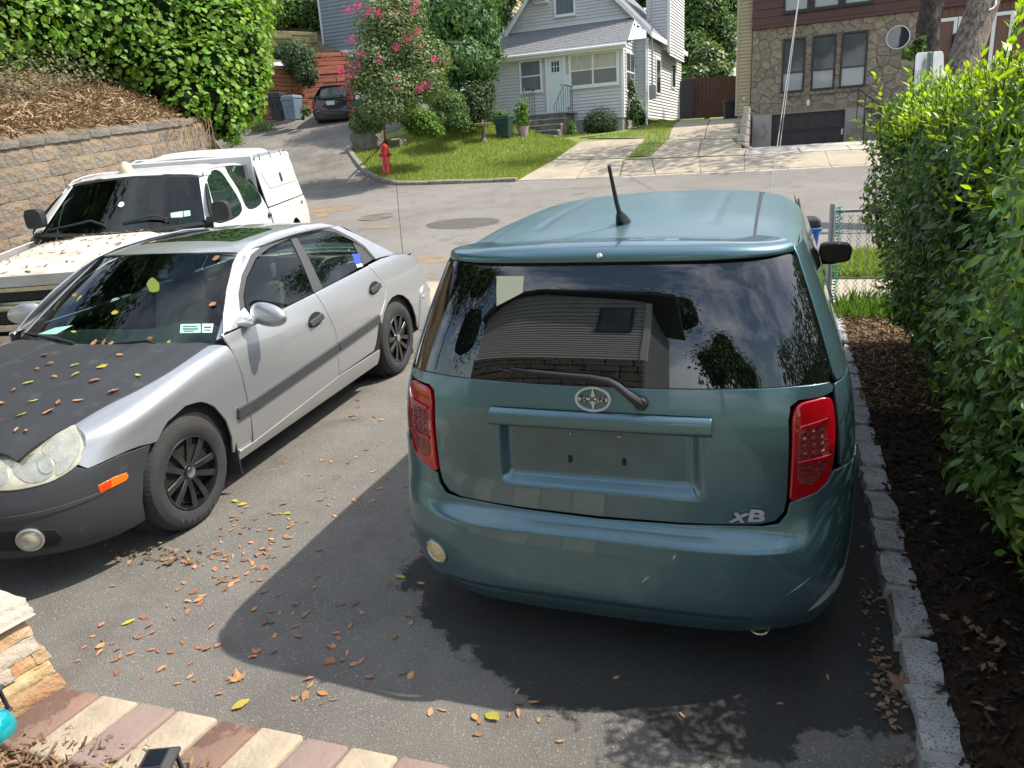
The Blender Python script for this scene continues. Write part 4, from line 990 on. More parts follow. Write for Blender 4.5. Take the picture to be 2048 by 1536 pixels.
def CS(u, z):                  # whole perimeter, u from the middle of the nose; negative u = far side
    s = 1 if u >= 0 else -1; x, y = splan(abs(u))
    return (s*SW(z)*x, -.93 + y + KF(z)*(1-sstep(0, .9, y)) - KR(z)*sstep(SL_-.9, SL_, y), z)
def SD(y, z):                  # flank by distance y behind the front axle
    yt = y + .93; yt -= KF(z)*(1-sstep(0, .9, yt)); return (SW(z)*xpl(min(max(yt, 0), SL_)), y, z)
def GS(y, z): return ((.842 - .50*(z-.95) - .3*(z-.95)**2)*(1 - .02*((y-1.6)/1.2)**2), y, z)
ZC = pchip([(-.95, .655), (-.85, .70), (-.6, .80), (-.3, .862), (0, .905), (.35, .938), (.6, .95)])
XS = pchip([(-.9, .45), (-.6, .76), (-.3, .835), (0, .85), (.6, .852)]); ZS = pchip([(-.9, .62), (-.6, .735), (-.3, .80), (0, .845), (.3, .89), (.6, .915)])
def TOP(x, y):
    zc, zs, xs = ZC(y), ZS(y), XS(y); t = min(abs(x)/xs, 1.15); return (x, y, zc - (zc-zs)*t**3.0 + .008*sstep(.30, .34, abs(x) - .12*(y < 0)*0)*sstep(.60, .5, abs(x)))
def sv(surf, pts, u, v): return [surf_inv(surf, splace, px, py, u, v) for px, py in pts]
Z5 = lambda l: [(a/3.135, 270+b/3.135) for a, b in l]
Z6 = lambda l: [(a/2.2756, 620+b/2.2756) for a, b in l]
Z7 = lambda l: [(400+a/4.096, 400+b/4.096) for a, b in l]
flip = lambda f: (lambda a, b: (-f(a, b)[0], f(a, b)[1], f(a, b)[2]))
# inner shell
for lo, hi in ((.26, .66), (.66, .93)):
    us = np.linspace(-SU, SU, 161); zs = np.linspace(lo, hi, 8); V = []
    for z in zs:
        for u in us:
            p = CS(u, z); V.append((p[0]*.955, 1.45 + (p[1]-1.45)*.975 + (.10 if lo > .5 and p[1] < -.3 else 0), min(z, .58) if p[1] < -.1 else min(z, ZS(min(p[1], .6)) - (.10 if p[1] < .5 else .02))))
    n = len(us); MB().add(V, [(i*n+k, i*n+k+1, (i+1)*n+k+1, (i+1)*n+k) for i in range(7) for k in range(n-1)]).build('inner_shell', MAT['gap_black'], sroot)
# bonnet
he = sv(TOP, [(149.4, 848.5), (200, 818), (285.6, 774), (360, 729), (421, 688)], .7, 0)
hb = [(.70, he[4][1]+.005), (.5, .425), (.25, .385), (0, .37)]
hq = sv(TOP, [(0, 905), (18, 910), (34, 921), (50, 904), (80, 883), (110, 864)], .5, -.6)
right = [(0, -.86), (.2, -.85)] + [q for q in hq if q[0] > .22] + [(x, y) for x, y in he] + hb
hood = patch('bonnet', right + [(-x, y) for x, y in right[::-1][1:-1]], TOP, MAT['hood_black'], sroot, step=.04, cen=(0, 0, 0))
# fenders: from bonnet edge over the shoulder down to the wheel arch and bumper seam
XE = pchip([(b, a+.006) for a, b in sorted(he, key=lambda q: q[1])])
def FEN(y, s):
    x0 = XE(y); P = [TOP(x0, y), TOP((x0+XS(y)*.97)/2, y)]
    zt = ZS(y); q = SD(y, zt-.035)
    P += [(.5*q[0]+.5*TOP(XS(y)*.985, y)[0], y, zt-.012)] + [SD(y, z) for z in (zt-.06, zt-.13, .5*(zt-.13)+.26, .40, .20)]
    n = len(P)-1; t = min(max(s, 0), .9999)*n; i = int(t); f = t-i
    g = lambda k: np.array(P[min(max(k, 0), n)]); p0, p1, p2, p3 = g(i-1), g(i), g(i+1), g(i+2)
    return tuple(.5*((2*p1) + (-p0+p2)*f + (2*p0-5*p1+4*p2-p3)*f*f + (-p0+3*p1-3*p2+p3)*f**3))
fpx = [(172, 893), (155, 928), (176, 936), (240, 907), (303, 886)]
lo_ = sv(FEN, fpx, -.4, .6)
ar = [(-.20, .60), (-.10, .668), (.05, .70), (.17, .68), (.27, .61), (.335, .50), (.36, .38), (.362, .28)]
def fen_s(y, z):
    a, b = .25, 1.0
    for _ in range(40):
        m = (a+b)/2
        if FEN(y, m)[2] > z: a = m
        else: b = m
    return (a+b)/2
fo = [(he[0][1], 0.0)] + sv(FEN, [(164, 862), (172, 880)], -.5, .4) + lo_ + [(y, fen_s(y, z)) for y, z in ar] + [(.40, fen_s(.40, .27)), (.545, fen_s(.545, .27)), (.545, fen_s(.545, .5)), (.55, fen_s(.55, .72)), (.535, fen_s(.535, .86)), (.52, .28), (.46, 0.0)]
for s in (1, -1):
    fen = patch('fender', fo, FEN if s > 0 else flip(FEN), SILV, sroot, step=.045, sy=.05, cen=sc_)
# front bumper
bo_px = [(0, 983), (57, 976), (110, 961), (150, 934), (176, 940), (240, 911), (300, 890)]
bo = sv(CS, bo_px, 1.2, .6)
u_w, z_w = surf_inv(CS, splace, 289, 1040, 1.4, .3)
bo = [q for q in bo if q[0] > .05]
ue = bo[-1][0]
end = sv(CS, [(286, 950), (284, 1000), (290, 1040)], 1.4, .4)
low = sv(CS, [(240, 1068), (150, 1098), (60, 1114), (0, 1118)], 1.0, .22)
half = bo + end + low
half = [(0, bo[0][1]-.03)] + half + [(0, low[-1][1]-.01)]
bumper = patch('front_bumper', half + [(-u, z) for u, z in half[::-1][1:-1]], CS, MAT['bumper_black'], sroot, step=.04, cen=sc_)
patch('grille', rounded([(-.36, .585), (.36, .585), (.30, .70), (-.30, .70)], .02), CS, MAT['black_trim'], sroot, step=.05, off=-.004, cen=sc_)
for k in range(4): patch('grille_slat', [(-.32+.01*k, .60+.024*k), (.32-.01*k, .60+.024*k), (.32-.01*k, .608+.024*k), (-.32+.01*k, .608+.024*k)], CS, MAT['chrome'], sroot, step=.08, off=.004, thick=.006, cen=sc_)
# crease strip and lower lip on the bumper
for i_, (dz_, th_) in enumerate(((.0, .012),)):
    st = sv(CS, [(0, 1037), (60, 1028), (130, 1010), (200, 985), (215, 979), (205, 988), (130, 1018), (60, 1036), (0, 1046)], 1.0, .45)
    for s in (1, -1): patch('bumper_crease', [(s*u, z) for u, z in st], CS, MAT['trim_grey'], bumper, step=.05, off=.004, thick=.004, edge=.003, cen=sc_)
am = sv(CS, [(197, 971), (200, 987), (224, 974), (252, 960), (256, 951), (252, 946), (228, 955)], 1.2, .5)
amo = patch('side_marker', am, CS, MAT['amber'], bumper, step=.03, off=.004, thick=.008, cen=sc_)
am2 = sv(CS, [(198, 972), (200, 985), (221, 974), (221, 959)], 1.2, .5)
patch('marker_reflector', am2, CS, MAT['orange_lens'], amo, step=.03, off=.0065, thick=.004, cen=sc_)
rec = sv(CS, [(0, 1066), (60, 1060), (110, 1060), (124, 1075), (115, 1090), (60, 1100), (0, 1102)], .9, .33)
patch('fog_recess', rec, CS, MAT['gap_black'], bumper, step=.04, off=.0025, thick=.002, cen=sc_)
u, z = surf_inv(CS, splace, 61, 1079, .9, .33); p = np.array(CS(u, z)); n_ = np.cross(np.array(CS(u+.01, z))-p, np.array(CS(u, z+.01))-p); n_ /= np.linalg.norm(n_); n_ = n_ if n_[1] < 0 else -n_
for s in (1, -1):
    q = p*np.array([s, 1, 1]); nn_ = n_*np.array([s, 1, 1])
    fl = MB().lathe([(.060, -.02), (.060, .008), (.054, .012), (.046, .010), (.044, .004)], 28, frame_on(q, nn_), cap=False).build('fog_lamp', MAT['satin_metal'], sroot, smooth=True, angle=50)
    MB().lathe([(.046, .004), (.03, .012), (.001, .015)], 24, frame_on(q, nn_)).build('fog_lens', MAT['headlight_glass'], fl, smooth=True)
# headlights
hl_px = [(34, 922), (50, 905), (80, 884), (110, 865), (149, 852), (164, 863), (171, 880), (170, 897), (154, 928), (110, 958), (57, 974), (4, 980), (-30, 975), (-48, 950), (-45, 925), (-25, 908), (0, 906), (18, 911)]
hlo = sv(CS, hl_px, .95, .68)
for s in (1, -1):
    hl = patch('headlight', [(s*u, z) for u, z in spline(hlo, 3)], CS, MAT['headlight_glass'], sroot, step=.03, off=.006, thick=.02, edge=.006, cen=sc_)
    for pxs, nm in ((((60, 965), (32, 950), (30, 930), (50, 915), (80, 910), (103, 925), (106, 945), (90, 960)), 'lens_bowl'), (((-5, 972), (-30, 960), (-38, 940), (-20, 922), (2, 920), (15, 935), (18, 955), (10, 968)), 'lens_bowl'), (((115, 950), (112, 925), (85, 902), (110, 875), (148, 860), (162, 880), (160, 900), (140, 932)), 'turn_lens')):
        o2 = sv(CS, pxs, .95, .68)
        patch(nm, [(s*u, z) for u, z in spline(o2, 4)], CS, MAT['headlight_bowl'], hl, step=.03, off=.0085, thick=.003, edge=.004, cen=sc_)
    for pxs in (((60, 965), (32, 950), (30, 930), (50, 915), (80, 910), (103, 925), (106, 945), (90, 960)), ((115, 950), (112, 925), (85, 902), (110, 875), (148, 860), (162, 880), (160, 900), (140, 932))):
        o2 = spline(sv(CS, pxs, .95, .68), 4); ca = sum(q[0] for q in o2)/len(o2); cb2 = sum(q[1] for q in o2)/len(o2)
        for i_, k_ in enumerate(()): patch('lens_ring', [(s*(ca+(u-ca)*k_), cb2+(z-cb2)*k_) for u, z in o2], CS, MAT['headlight_dark' if i_ % 2 == 0 else 'headlight_bowl'], hl, step=.03, off=.0095+.001*i_, thick=.001, edge=.001, cen=sc_)
    patch('projector', [(s*u, z) for u, z in spline(sv(CS, [(85, 945), (78, 930), (88, 915), (103, 920), (107, 935), (98, 947)], .95, .68), 4)], CS, MAT['headlight_bowl'], hl, step=.02, off=.0145, thick=.004, edge=.004, cen=sc_)
    patch('bezel', [(s*u, z) for u, z in spline(hlo, 3)], CS, MAT['gap_black'], hl, step=.05, off=-.006, thick=.02, edge=.012, cen=sc_)
# flanks
for s in (1, -1):
    f = (lambda g: g) if s > 0 else flip
    d1 = patch('front_door', rounded([(.556, .27), (1.625, .345), (1.645, .56), (1.665, .66), (1.575, .975), (1.16, .962), (.528, .955), (.545, .86), (.562, .72)], .01), f(SD), SILV, sroot, step=.06, cen=sc_)
    d2 = patch('rear_door', rounded([(1.635, .346), (2.20, .36), (2.26, .43), (2.345, .57), (2.50, .70), (2.575, .80), (2.44, 1.008), (1.585, .976), (1.674, .66), (1.655, .56)], .01), f(SD), SILV, sroot, step=.06, cen=sc_)
    qo = [(2.21, .36), (2.27, .43), (2.355, .57)] + [(2.70+.375*cos(a), .33+.375*sin(a)) for a in np.linspace(radians(140), 0, 9)] + [(3.10, .33), (3.18, .52), (3.2, .70)]
    patch('quarter_panel', [(2.582, .80), (2.51, .70), (2.37, .585)] + [(2.70+.37*cos(a), .335+.37*sin(a)) for a in np.linspace(radians(148), radians(-2), 10)] + [(3.12, .30), (3.25, .60), (3.40, .66), (3.46, .80), (3.30, .93), (3.1, .985), (2.9, 1.01), (2.7, 1.02), (2.45, 1.012)], f(SD), SILV, sroot, step=.05, cen=sc_)
    patch('sill', rounded([(.40, .20), (2.28, .22), (2.30, .335), (1.62, .335), (.56, .262), (.42, .262)], .01), f(SD), SILV, sroot, step=.08, off=.004, cen=sc_)
    for (a, b, za, zb) in ((.58, 1.64, .472, .525), (1.665, 2.33, .525, .565)):
        patch('side_moulding', rounded([(a, za), (b, zb), (b+.01, zb+.052), (a, za+.055)], .008), f(SD), MAT['trim_grey'], d1 if a < 1 else d2, step=.08, off=.022, thick=.024, edge=.008, cen=sc_)
    patch('side_moulding', rounded([(.432, .468), (.572, .472), (.572, .527), (.445, .530)], .012), f(SD), MAT['trim_grey'], fen, step=.08, off=.022, thick=.024, edge=.008, cen=sc_) if s > 0 else None
    for d, (yc, zc) in ((d1, (1.452, .815)), (d2, (2.385, .838))):
        el = [(yc + .092*cos(a), zc + .045*sin(a) + .010*cos(a)) for a in np.linspace(0, 2*pi, 21)[:-1]]
        patch('handle_cup', el, f(SD), MAT['gap_black'], d, step=.04, off=.003, thick=.004, cen=sc_)
        patch('handle', rounded([(yc-.085, zc-.030), (yc+.085, zc-.012), (yc+.08, zc+.018), (yc-.02, zc+.006), (yc-.085, zc+.0)], .012), f(SD), MAT['trim_grey'], d, step=.04, off=.026, thick=.022, edge=.008, cen=sc_)
    # greenhouse
    w1 = patch('front_side_window', rounded([(.86, 1.03), (1.225, .972), (1.572, .980), (1.735, 1.338), (1.45, 1.318), (1.25, 1.282), (1.04, 1.195), (.92, 1.115)], .012), f(GS), MAT['side_glass'], sroot, step=.06, off=-.004, cen=sc_)
    w2 = patch('rear_side_window', rounded([(1.715, .985), (2.40, 1.022), (2.475, 1.195), (2.325, 1.292), (2.18, 1.328), (1.83, 1.340)], .012), f(GS), MAT['side_glass'], sroot, step=.06, off=-.004, cen=sc_)
    patch('quarter_trim', rounded([(2.412, 1.024), (2.60, 1.035), (2.565, 1.13), (2.482, 1.20)], .01), f(GS), MAT['trim_grey'], sroot, step=.06, off=-.002, cen=sc_)
    patch('pillar_trim', rounded([(1.582, .982), (1.705, .985), (1.822, 1.342), (1.745, 1.342)], .008), f(GS), MAT['trim_grey'], sroot, step=.06, off=.002, cen=sc_)
    # window surround strip (dark) and body coloured cant rail
    inn = [(.83, 1.03), (.90, 1.115), (1.03, 1.20), (1.245, 1.292), (1.45, 1.330), (1.74, 1.352), (2.0, 1.352), (2.185, 1.342), (2.335, 1.304), (2.49, 1.208), (2.575, 1.135), (2.612, 1.032)]
    ou = [(.80, 1.045), (.875, 1.13), (1.015, 1.222), (1.235, 1.318), (1.45, 1.358), (1.74, 1.382), (2.0, 1.382), (2.2, 1.370), (2.36, 1.328), (2.515, 1.228), (2.605, 1.145), (2.645, 1.036)]
    patch('window_seal', inn + ou[::-1], f(GS), MAT['trim_grey'], sroot, step=.05, off=.003, thick=.008, cen=sc_)
    ro = [(.545, .945), (.66, 1.06), (.82, 1.18), (1.02, 1.30), (1.13, 1.347), (1.3, 1.385), (1.6, 1.408), (2.0, 1.410), (2.25, 1.388), (2.45, 1.335), (2.62, 1.24), (2.80, 1.13), (2.95, 1.045), (3.02, 1.01)]
    patch('cant_rail', ou + [(2.65, 1.03), (2.72, 1.03)] + ro[::-1] + [(.535, .962), (.78, .985), (.79, 1.03)], f(GS), SILV, sroot, step=.04, cen=sc_)
    # mirror
    mc = np.array([.985, .80, 1.005])
    m = MB(); V = []; ns, nr = 22, 12
    for i in range(nr+1):
        t = i/nr; th = t*pi
        for k in range(ns):
            a = 2*pi*k/ns; rr = sin(th)**.8
            V.append((s*(mc[0] + .135*-cos(th)*1.0), mc[1] + .055*rr*cos(a) + .02*cos(th), mc[2] + .075*rr*sin(a)*(1.0+.12*cos(th)) + .012*(1+cos(th))))
    m.add(V, [(i*ns+k, i*ns+(k+1) % ns, (i+1)*ns+(k+1) % ns, (i+1)*ns+k) for i in range(nr) for k in range(ns)])
    mir_ = m.build('door_mirror', SILV, sroot, smooth=True, angle=80)
    MB().box(min(s*.80, s*.92), max(s*.80, s*.92), .70, .80, .962, .995).build('mirror_foot', SILV, mir_, bevel=.015, seg=2, smooth=True)
    MB().box(min(s*.90, s*1.06), max(s*.90, s*1.06), .838, .846, .968, 1.04).build('mirror_glass', MAT['black_gloss'], mir_)
    patch('mirror_sail', rounded([(.60, .965), (.855, .970), (.845, 1.05), (.80, 1.04)], .008), f(GS), SILV, sroot, step=.06, off=.004, cen=sc_)
    for yc in (0, 2.70):
        wheel(sroot, (s*.795, yc, .322), s, .322, .20, .205, style='double', spin=radians(80 if yc == 0 else 62), tread=(s > 0))
        MB().lathe([(.372, -.2), (.372, .085)], 24, Matrix.Translation((s*.72, yc, .345)) @ Euler((0, radians(90)*s, 0)).to_matrix().to_4x4()).build('wheel_housing', MAT['wheel_well'], sroot)
    MB().box(min(s*.80, s*.895), max(s*.80, s*.895), .385, .395, .12, .33).build('mud_flap', MAT['rubber'], sroot, bevel=.003)
# windscreen, roof, sunroof, rear window, boot
def WS(x, t):
    xb, xt = .80, .615; w_ = xb + (xt-xb)*t; q = x/w_
    y = (.385 + .16*q*q)*(1-t) + (1.085 + .085*q*q)*t; z = (.935 - .02*q*q)*(1-t) + (1.366 - .034*q*q)*t + .03*t*(1-t)*4*.35
    return (x, y, z)
wo = rounded([(-.765, .02), (-.4, .005), (0, 0), (.4, .005), (.765, .02), (.595, .985), (.3, .995), (0, 1.0), (-.3, .995), (-.595, .985)], .02)
ws = patch('windscreen', wo, WS, MAT['windscreen_glass'], sroot, step=.05, sy=.07, off=-.003, cen=sc_)
for s in (1, -1):
    patch('pillar', [(s*.772, .02), (s*.605, .985), (s*.625, .985), (s*.80, .05)], WS, SILV, sroot, step=.06, sy=.08, off=.002, cen=sc_)
ZRF = pchip([(1.07, 1.362), (1.25, 1.394), (1.5, 1.416), (1.8, 1.424), (2.1, 1.416), (2.4, 1.388), (2.6, 1.356), (2.72, 1.333)])
def RF(x, y): return (x, y, ZRF(y) - .030*(x/.6)**2 - .012*(abs(x)/.6)**6)
rfo = [(-.58, 1.18), (-.3, 1.115), (0, 1.098), (.3, 1.115), (.58, 1.18), (.605, 1.4), (.605, 2.2), (.585, 2.55), (.3, 2.68), (0, 2.71), (-.3, 2.68), (-.585, 2.55), (-.605, 2.2), (-.605, 1.4)]
sroof = patch('roof', rfo, RF, SILV, sroot, step=.05, cen=(0, 1.6, 0))
patch('sunroof', rounded([(-.42, 1.36), (.42, 1.36), (.41, 1.84), (-.41, 1.84)], .05), RF, MAT['car_glass'], sroof, step=.06, off=.0035, thick=.004, cen=(0, 1.6, 0))
def RW(x, t):
    w_ = .60 + .10*t; q = x/w_; return (x, (2.70 - .12*q*q)*(1-t) + (3.20 - .12*q*q)*t, (1.335 - .03*q*q)*(1-t) + (1.035 - .02*q*q)*t)
patch('rear_window', rounded([(-.57, .03), (.57, .03), (.67, 1), (-.67, 1)], .03), RW, MAT['side_glass'], sroot, step=.08, cen=sc_)
def BT(x, y): return (x, y, 1.022 - .085*(max(0, y-3.02)/.6)**2 - .045*(x/.75)**2 - .04*(abs(x)/.8)**6)
patch('boot_lid', rounded([(-.66, 3.14), (.66, 3.14), (.70, 3.5), (.5, 3.64), (-.5, 3.64), (-.70, 3.5)], .05), BT, SILV, sroot, step=.08, cen=(0, 3.2, 0))
for s in (1, -1):
    def QD(y, t): 
        a = np.array(BT(.70, y)); b = np.array(SD(y, .985)); c = (a+b)/2 + np.array([0, 0, .012]); q = a*(1-t)**2 + c*2*t*(1-t) + b*t*t; return (s*q[0], q[1], q[2])
    patch('rear_deck', [(2.80, .02), (3.48, .02), (3.40, .98), (2.80, .98)], QD, SILV, sroot, step=.06, sy=.2, cen=(0, 3, .4))
    ub = lambda y: float(np.interp(y+.93, _py, _ps))
    patch('tail_light', [(s*ub(3.36), .70), (s*ub(3.36), .87), (s*(SU-.34), .87), (s*(SU-.34), .70)], CS, MAT['red_lens'], sroot, step=.06, cen=sc_)
    patch('rear_bumper', [(s*ub(3.08), .30), (s*ub(3.2), .60), (s*ub(3.3), .655), (s*SU*.9999, .66), (s*SU*.9999, .26), (s*ub(3.2), .24)], CS, SILV, sroot, step=.06, off=.012, cen=sc_)
    patch('bumper_strip', [(s*ub(3.22), .555), (s*ub(3.22), .575), (s*SU*.98, .60), (s*SU*.98, .58)], CS, MAT['chrome'], sroot, step=.06, off=.018, thick=.006, cen=sc_)
patch('boot_panel', [(-(SU+.33)+2*SU*0-0 if False else SU-.33, .70), (SU*.9999, .70), (SU*.9999, .96), (SU-.33, .96)], CS, SILV, sroot, step=.06, cen=sc_)
patch('boot_panel', [(-(SU-.33), .70), (-SU*.9999, .70), (-SU*.9999, .96), (-(SU-.33), .96)], CS, SILV, sroot, step=.06, cen=sc_)
ab_ = hit(806, 511, splace((.66, 0, 0)), np.array(Euler((math.atan(SLOPE), 0, SH)).to_matrix()) @ np.array([1, 0, 0]))
ai = np.linalg.inv(np.array(Euler((math.atan(SLOPE), 0, SH)).to_matrix())) @ (ab_ - np.array(SC))
ant = MB().lathe([(.012, -.01), (.012, .006), (.006, .012), (.003, .02)], 10, Matrix.Translation(tuple(ai))).build('antenna', MAT['black_trim'], sroot)
MB().tube([tuple(ai + np.array([0, 0, .01])), tuple(ai + np.array([-.005, .03, .40])), tuple(ai + np.array([-.01, .07, .78]))], [.003, .0025, .002], 6).build('mast', MAT['iron'], ant)
# wipers, inspection stickers, freshener, mirror
def wsp(px, py, off=0.0):
    x, t = surf_inv(WS, splace, px, py, 0, .1); p = np.array(WS(x, t)); return p + np.array([0, -.75, .65])*off
for a, b, c in (((230, 688), (300, 684), (318, 692)), ((60, 668), (120, 680), (155, 690))):
    wpr = MB().tube([wsp(*a, .010), wsp(*b, .022), wsp(*c, .03)], [.006, .009, .010], 8).build('wiper', MAT['black_trim'], sroot, smooth=True)
    MB().tube([wsp(a[0]-40, a[1]-4, .006), wsp(*a, .006), wsp(b[0], b[1]-3, .008)], .005, 6).build('wiper_blade', MAT['rubber'], wpr)
st = sv(WS, [(359.5, 666), (361, 648), (401, 647), (402, 665)], .5, .1)
k1 = patch('sticker', st, WS, MAT['sticker_teal'], ws, step=.1, off=-.001, thick=0, cen=sc_)
st = sv(WS, [(404, 665), (404, 647), (427, 647), (424, 665)], .5, .1)
patch('sticker', st, WS, MAT['sticker_pale'], ws, step=.1, off=-.001, thick=0, cen=sc_)
for (x0, y0, x1, y1) in ((366, 652, 394, 654), (366, 656.5, 396, 659), (368, 661, 388, 663), (408, 653, 422, 656), (408, 659, 421, 661)):
    patch('sticker_print', sv(WS, [(x0, y0), (x1, y0), (x1, y1), (x0, y1)], .5, .1), WS, MAT['sticker_ink'], ws, step=.1, off=.0002, thick=0, cen=sc_)
fr = spline(sv(WS, [(296, 575), (293, 568), (298, 559), (305, 555), (312, 560), (318, 567), (318, 580), (310, 584), (300, 583)], .3, .5), 4)
patch('air_freshener', fr, WS, MAT['freshener'], ws, step=.05, off=-.001, thick=0, cen=sc_)
mo = rounded(sv(WS, [(316, 540), (335, 538), (336, 556), (318, 557)], .3, .6), .02)
patch('inner_mirror', mo, WS, MAT['black_gloss'], ws, step=.1, off=-.0012, thick=0, cen=sc_)
pv = sv(WS, [(75, 668), (110, 655), (146, 650), (112, 668)], -.5, .05)
patch('paper_slip', pv, WS, MAT['sticker_teal'], ws, step=.1, off=-.0012, thick=0, cen=sc_)
bs = [surf_inv(GS, splace, *p, 2.4, 1.1) for p in Z7([(1245, 440), (1300, 440), (1325, 515), (1275, 525)])]
patch('sticker', bs, GS, MAT['sticker_blue'], sroot, step=.1, off=-.002, thick=0, cen=sc_)
bs = [surf_inv(GS, splace, *p, 2.4, 1.1) for p in Z7([(1280, 527), (1328, 517), (1338, 540), (1292, 553)])]
patch('sticker', bs, GS, MAT['sticker_pale'], sroot, step=.1, off=-.002, thick=0, cen=sc_)
MB().box(-.62, .62, -.5, 3.4, .18, .30).build('underbody', MAT['gap_black'], sroot)
# cabin: dash, seats, wheel, lining
patch('dashboard', rounded([(-.74, .46), (-.3, .40), (.3, .40), (.74, .46), (.72, .80), (.45, .86), (.2, .80), (-.72, .80)], .03), lambda x, y: (x, y, .915 + .06*exp(-((x-.36)/.2)**2)*sstep(.55, .75, y) - .02*x*x), MAT['dash_green'], sroot, step=.08, thick=.12, cen=(0, .6, 0))
for x in (.36, -.36):
    se = MB().hexa([(x-.25, 1.02, .42), (x+.25, 1.02, .42), (x+.25, 1.50, .40), (x-.25, 1.50, .40), (x-.24, 1.0, .54), (x+.24, 1.0, .54), (x+.24, 1.5, .52), (x-.24, 1.5, .52)]).build('front_seat', MAT['seat_grey'], sroot, bevel=.04, seg=2, smooth=True)
    MB().hexa([(x-.24, 1.42, .50), (x+.24, 1.42, .50), (x+.24, 1.56, .50), (x-.24, 1.56, .50), (x-.20, 1.58, 1.06), (x+.20, 1.58, 1.06), (x+.20, 1.68, 1.06), (x-.20, 1.68, 1.06)]).build('seat_back', MAT['seat_grey'], se, bevel=.04, seg=2, smooth=True)
    MB().box(x-.13, x+.13, 1.60, 1.68, 1.08, 1.24).build('headrest', MAT['seat_grey'], se, bevel=.03, seg=2, smooth=True)
rs = MB().hexa([(-.62, 2.2, .5), (.62, 2.2, .5), (.62, 2.45, .5), (-.62, 2.45, .5), (-.58, 2.42, 1.08), (.58, 2.42, 1.08), (.58, 2.58, 1.08), (-.58, 2.58, 1.08)]).build('rear_seat', MAT['seat_grey'], sroot, bevel=.04, seg=2, smooth=True)
MB().box(-.6, .6, 2.5, 3.1, .98, 1.0).build('parcel_shelf', MAT['dash_green'], sroot)
mw = Matrix.Translation((.36, .90, .90)) @ Euler((radians(65), 0, 0)).to_matrix().to_4x4(); MB().tube([tuple(mw @ Vector((.185*cos(a), .185*sin(a), 0))) for a in np.linspace(0, 2*pi, 25)], .014, 8).build('steering_wheel', MAT['dash'], sroot, smooth=True)
MB().box(-.55, .55, 1.25, 2.5, 1.325, 1.34).build('headliner', MAT['liner'], sroot); MB().box(-.78, .78, .5, 2.9, .32, .42).build('cabin_floor', MAT['dash'], sroot)
# raised lettering on the tyre wall
wr = [o for o in sroot.children if o.name.startswith('wheel') and o.type == 'EMPTY' and abs(o.location.y) < .1 and o.location.x > 0][0]
for k, ch in enumerate('RELIANT'):
    a = radians(112 - k*9.5) + pi/2*0
    M_ = Matrix.Rotation(a - pi/2, 4, 'Z') @ Matrix.Translation((0, .264, .1055)); 
    text_obj('tyre_lettering', ch, .034, .001, MAT['tyre_letter'], wr, Matrix.Rotation(radians(270), 4, 'Z') @ M_)
# ------------------------------------------------------------------ white pickup with a canopy, behind the sedan (frame as the sedan's)
TC = (-6.636, 6.771, .215); THD = .396; TSL = .037; TRL = .013
troot = empty('pickup_truck', TC, (math.atan(TSL), -TRL, THD)); tag(troot, 'white pickup truck with a white canopy, leaves on its dirty bonnet', 'pickup')
tplace = placer(TC, TSL, THD, -TRL); tc_ = (0, 1.2, .9)
WP = MAT['white_paint']
TWD = pchip([(.4, .95), (.6, .985), (.9, .99), (1.1, .975), (1.2, .955), (1.28, .93), (1.5, .84), (1.7, .745), (1.8, .69), (1.86, .60)])
def TS(y, z): return (TWD(z), y, z)
def tv(surf, pts, u, v): return [surf_inv(surf, tplace, px, py, u, v) for px, py in pts]
Z1 = lambda l: [(a/2.926, b/2.926) for a, b in l]
ZA = lambda l: [(a/4.452, 220+b/4.452) for a, b in l]
ZCc = lambda l: [(a/4.517, 380+b/4.517) for a, b in l]
# inner dark block
MB().box(-.88, .88, -1.9, 4.1, .35, 1.05).build('inner_shell', MAT['gap_black'], troot)
MB().box(-.78, .78, -.70, -.15, 1.0, 1.20).build('dashboard', MAT['dash_green'], troot, bevel=.04)
for x in (.42, -.42):
    se = MB().hexa([(x-.27, .42, 1.0), (x+.27, .42, 1.0), (x+.27, .58, 1.0), (x-.27, .58, 1.0), (x-.22, .55, 1.45), (x+.22, .55, 1.45), (x+.22, .68, 1.45), (x-.22, .68, 1.45)]).build('seat', MAT['seat_grey'], troot, bevel=.04, seg=2, smooth=True)
    MB().box(x-.13, x+.13, .60, .70, 1.47, 1.62).build('headrest', MAT['seat_grey'], se, bevel=.03, seg=2, smooth=True)
MB().box(-.80, .80, 1.40, 1.55, 1.0, 1.78).build('rear_bulkhead', MAT['dash'], troot); mw = Matrix.Translation((.42, -.05, 1.22)) @ Euler((radians(60), 0, 0)).to_matrix().to_4x4(); MB().tube([tuple(mw @ Vector((.19*cos(a), .19*sin(a), 0))) for a in np.linspace(0, 2*pi, 25)], .014, 8).build('steering_wheel', MAT['dash'], troot, smooth=True)
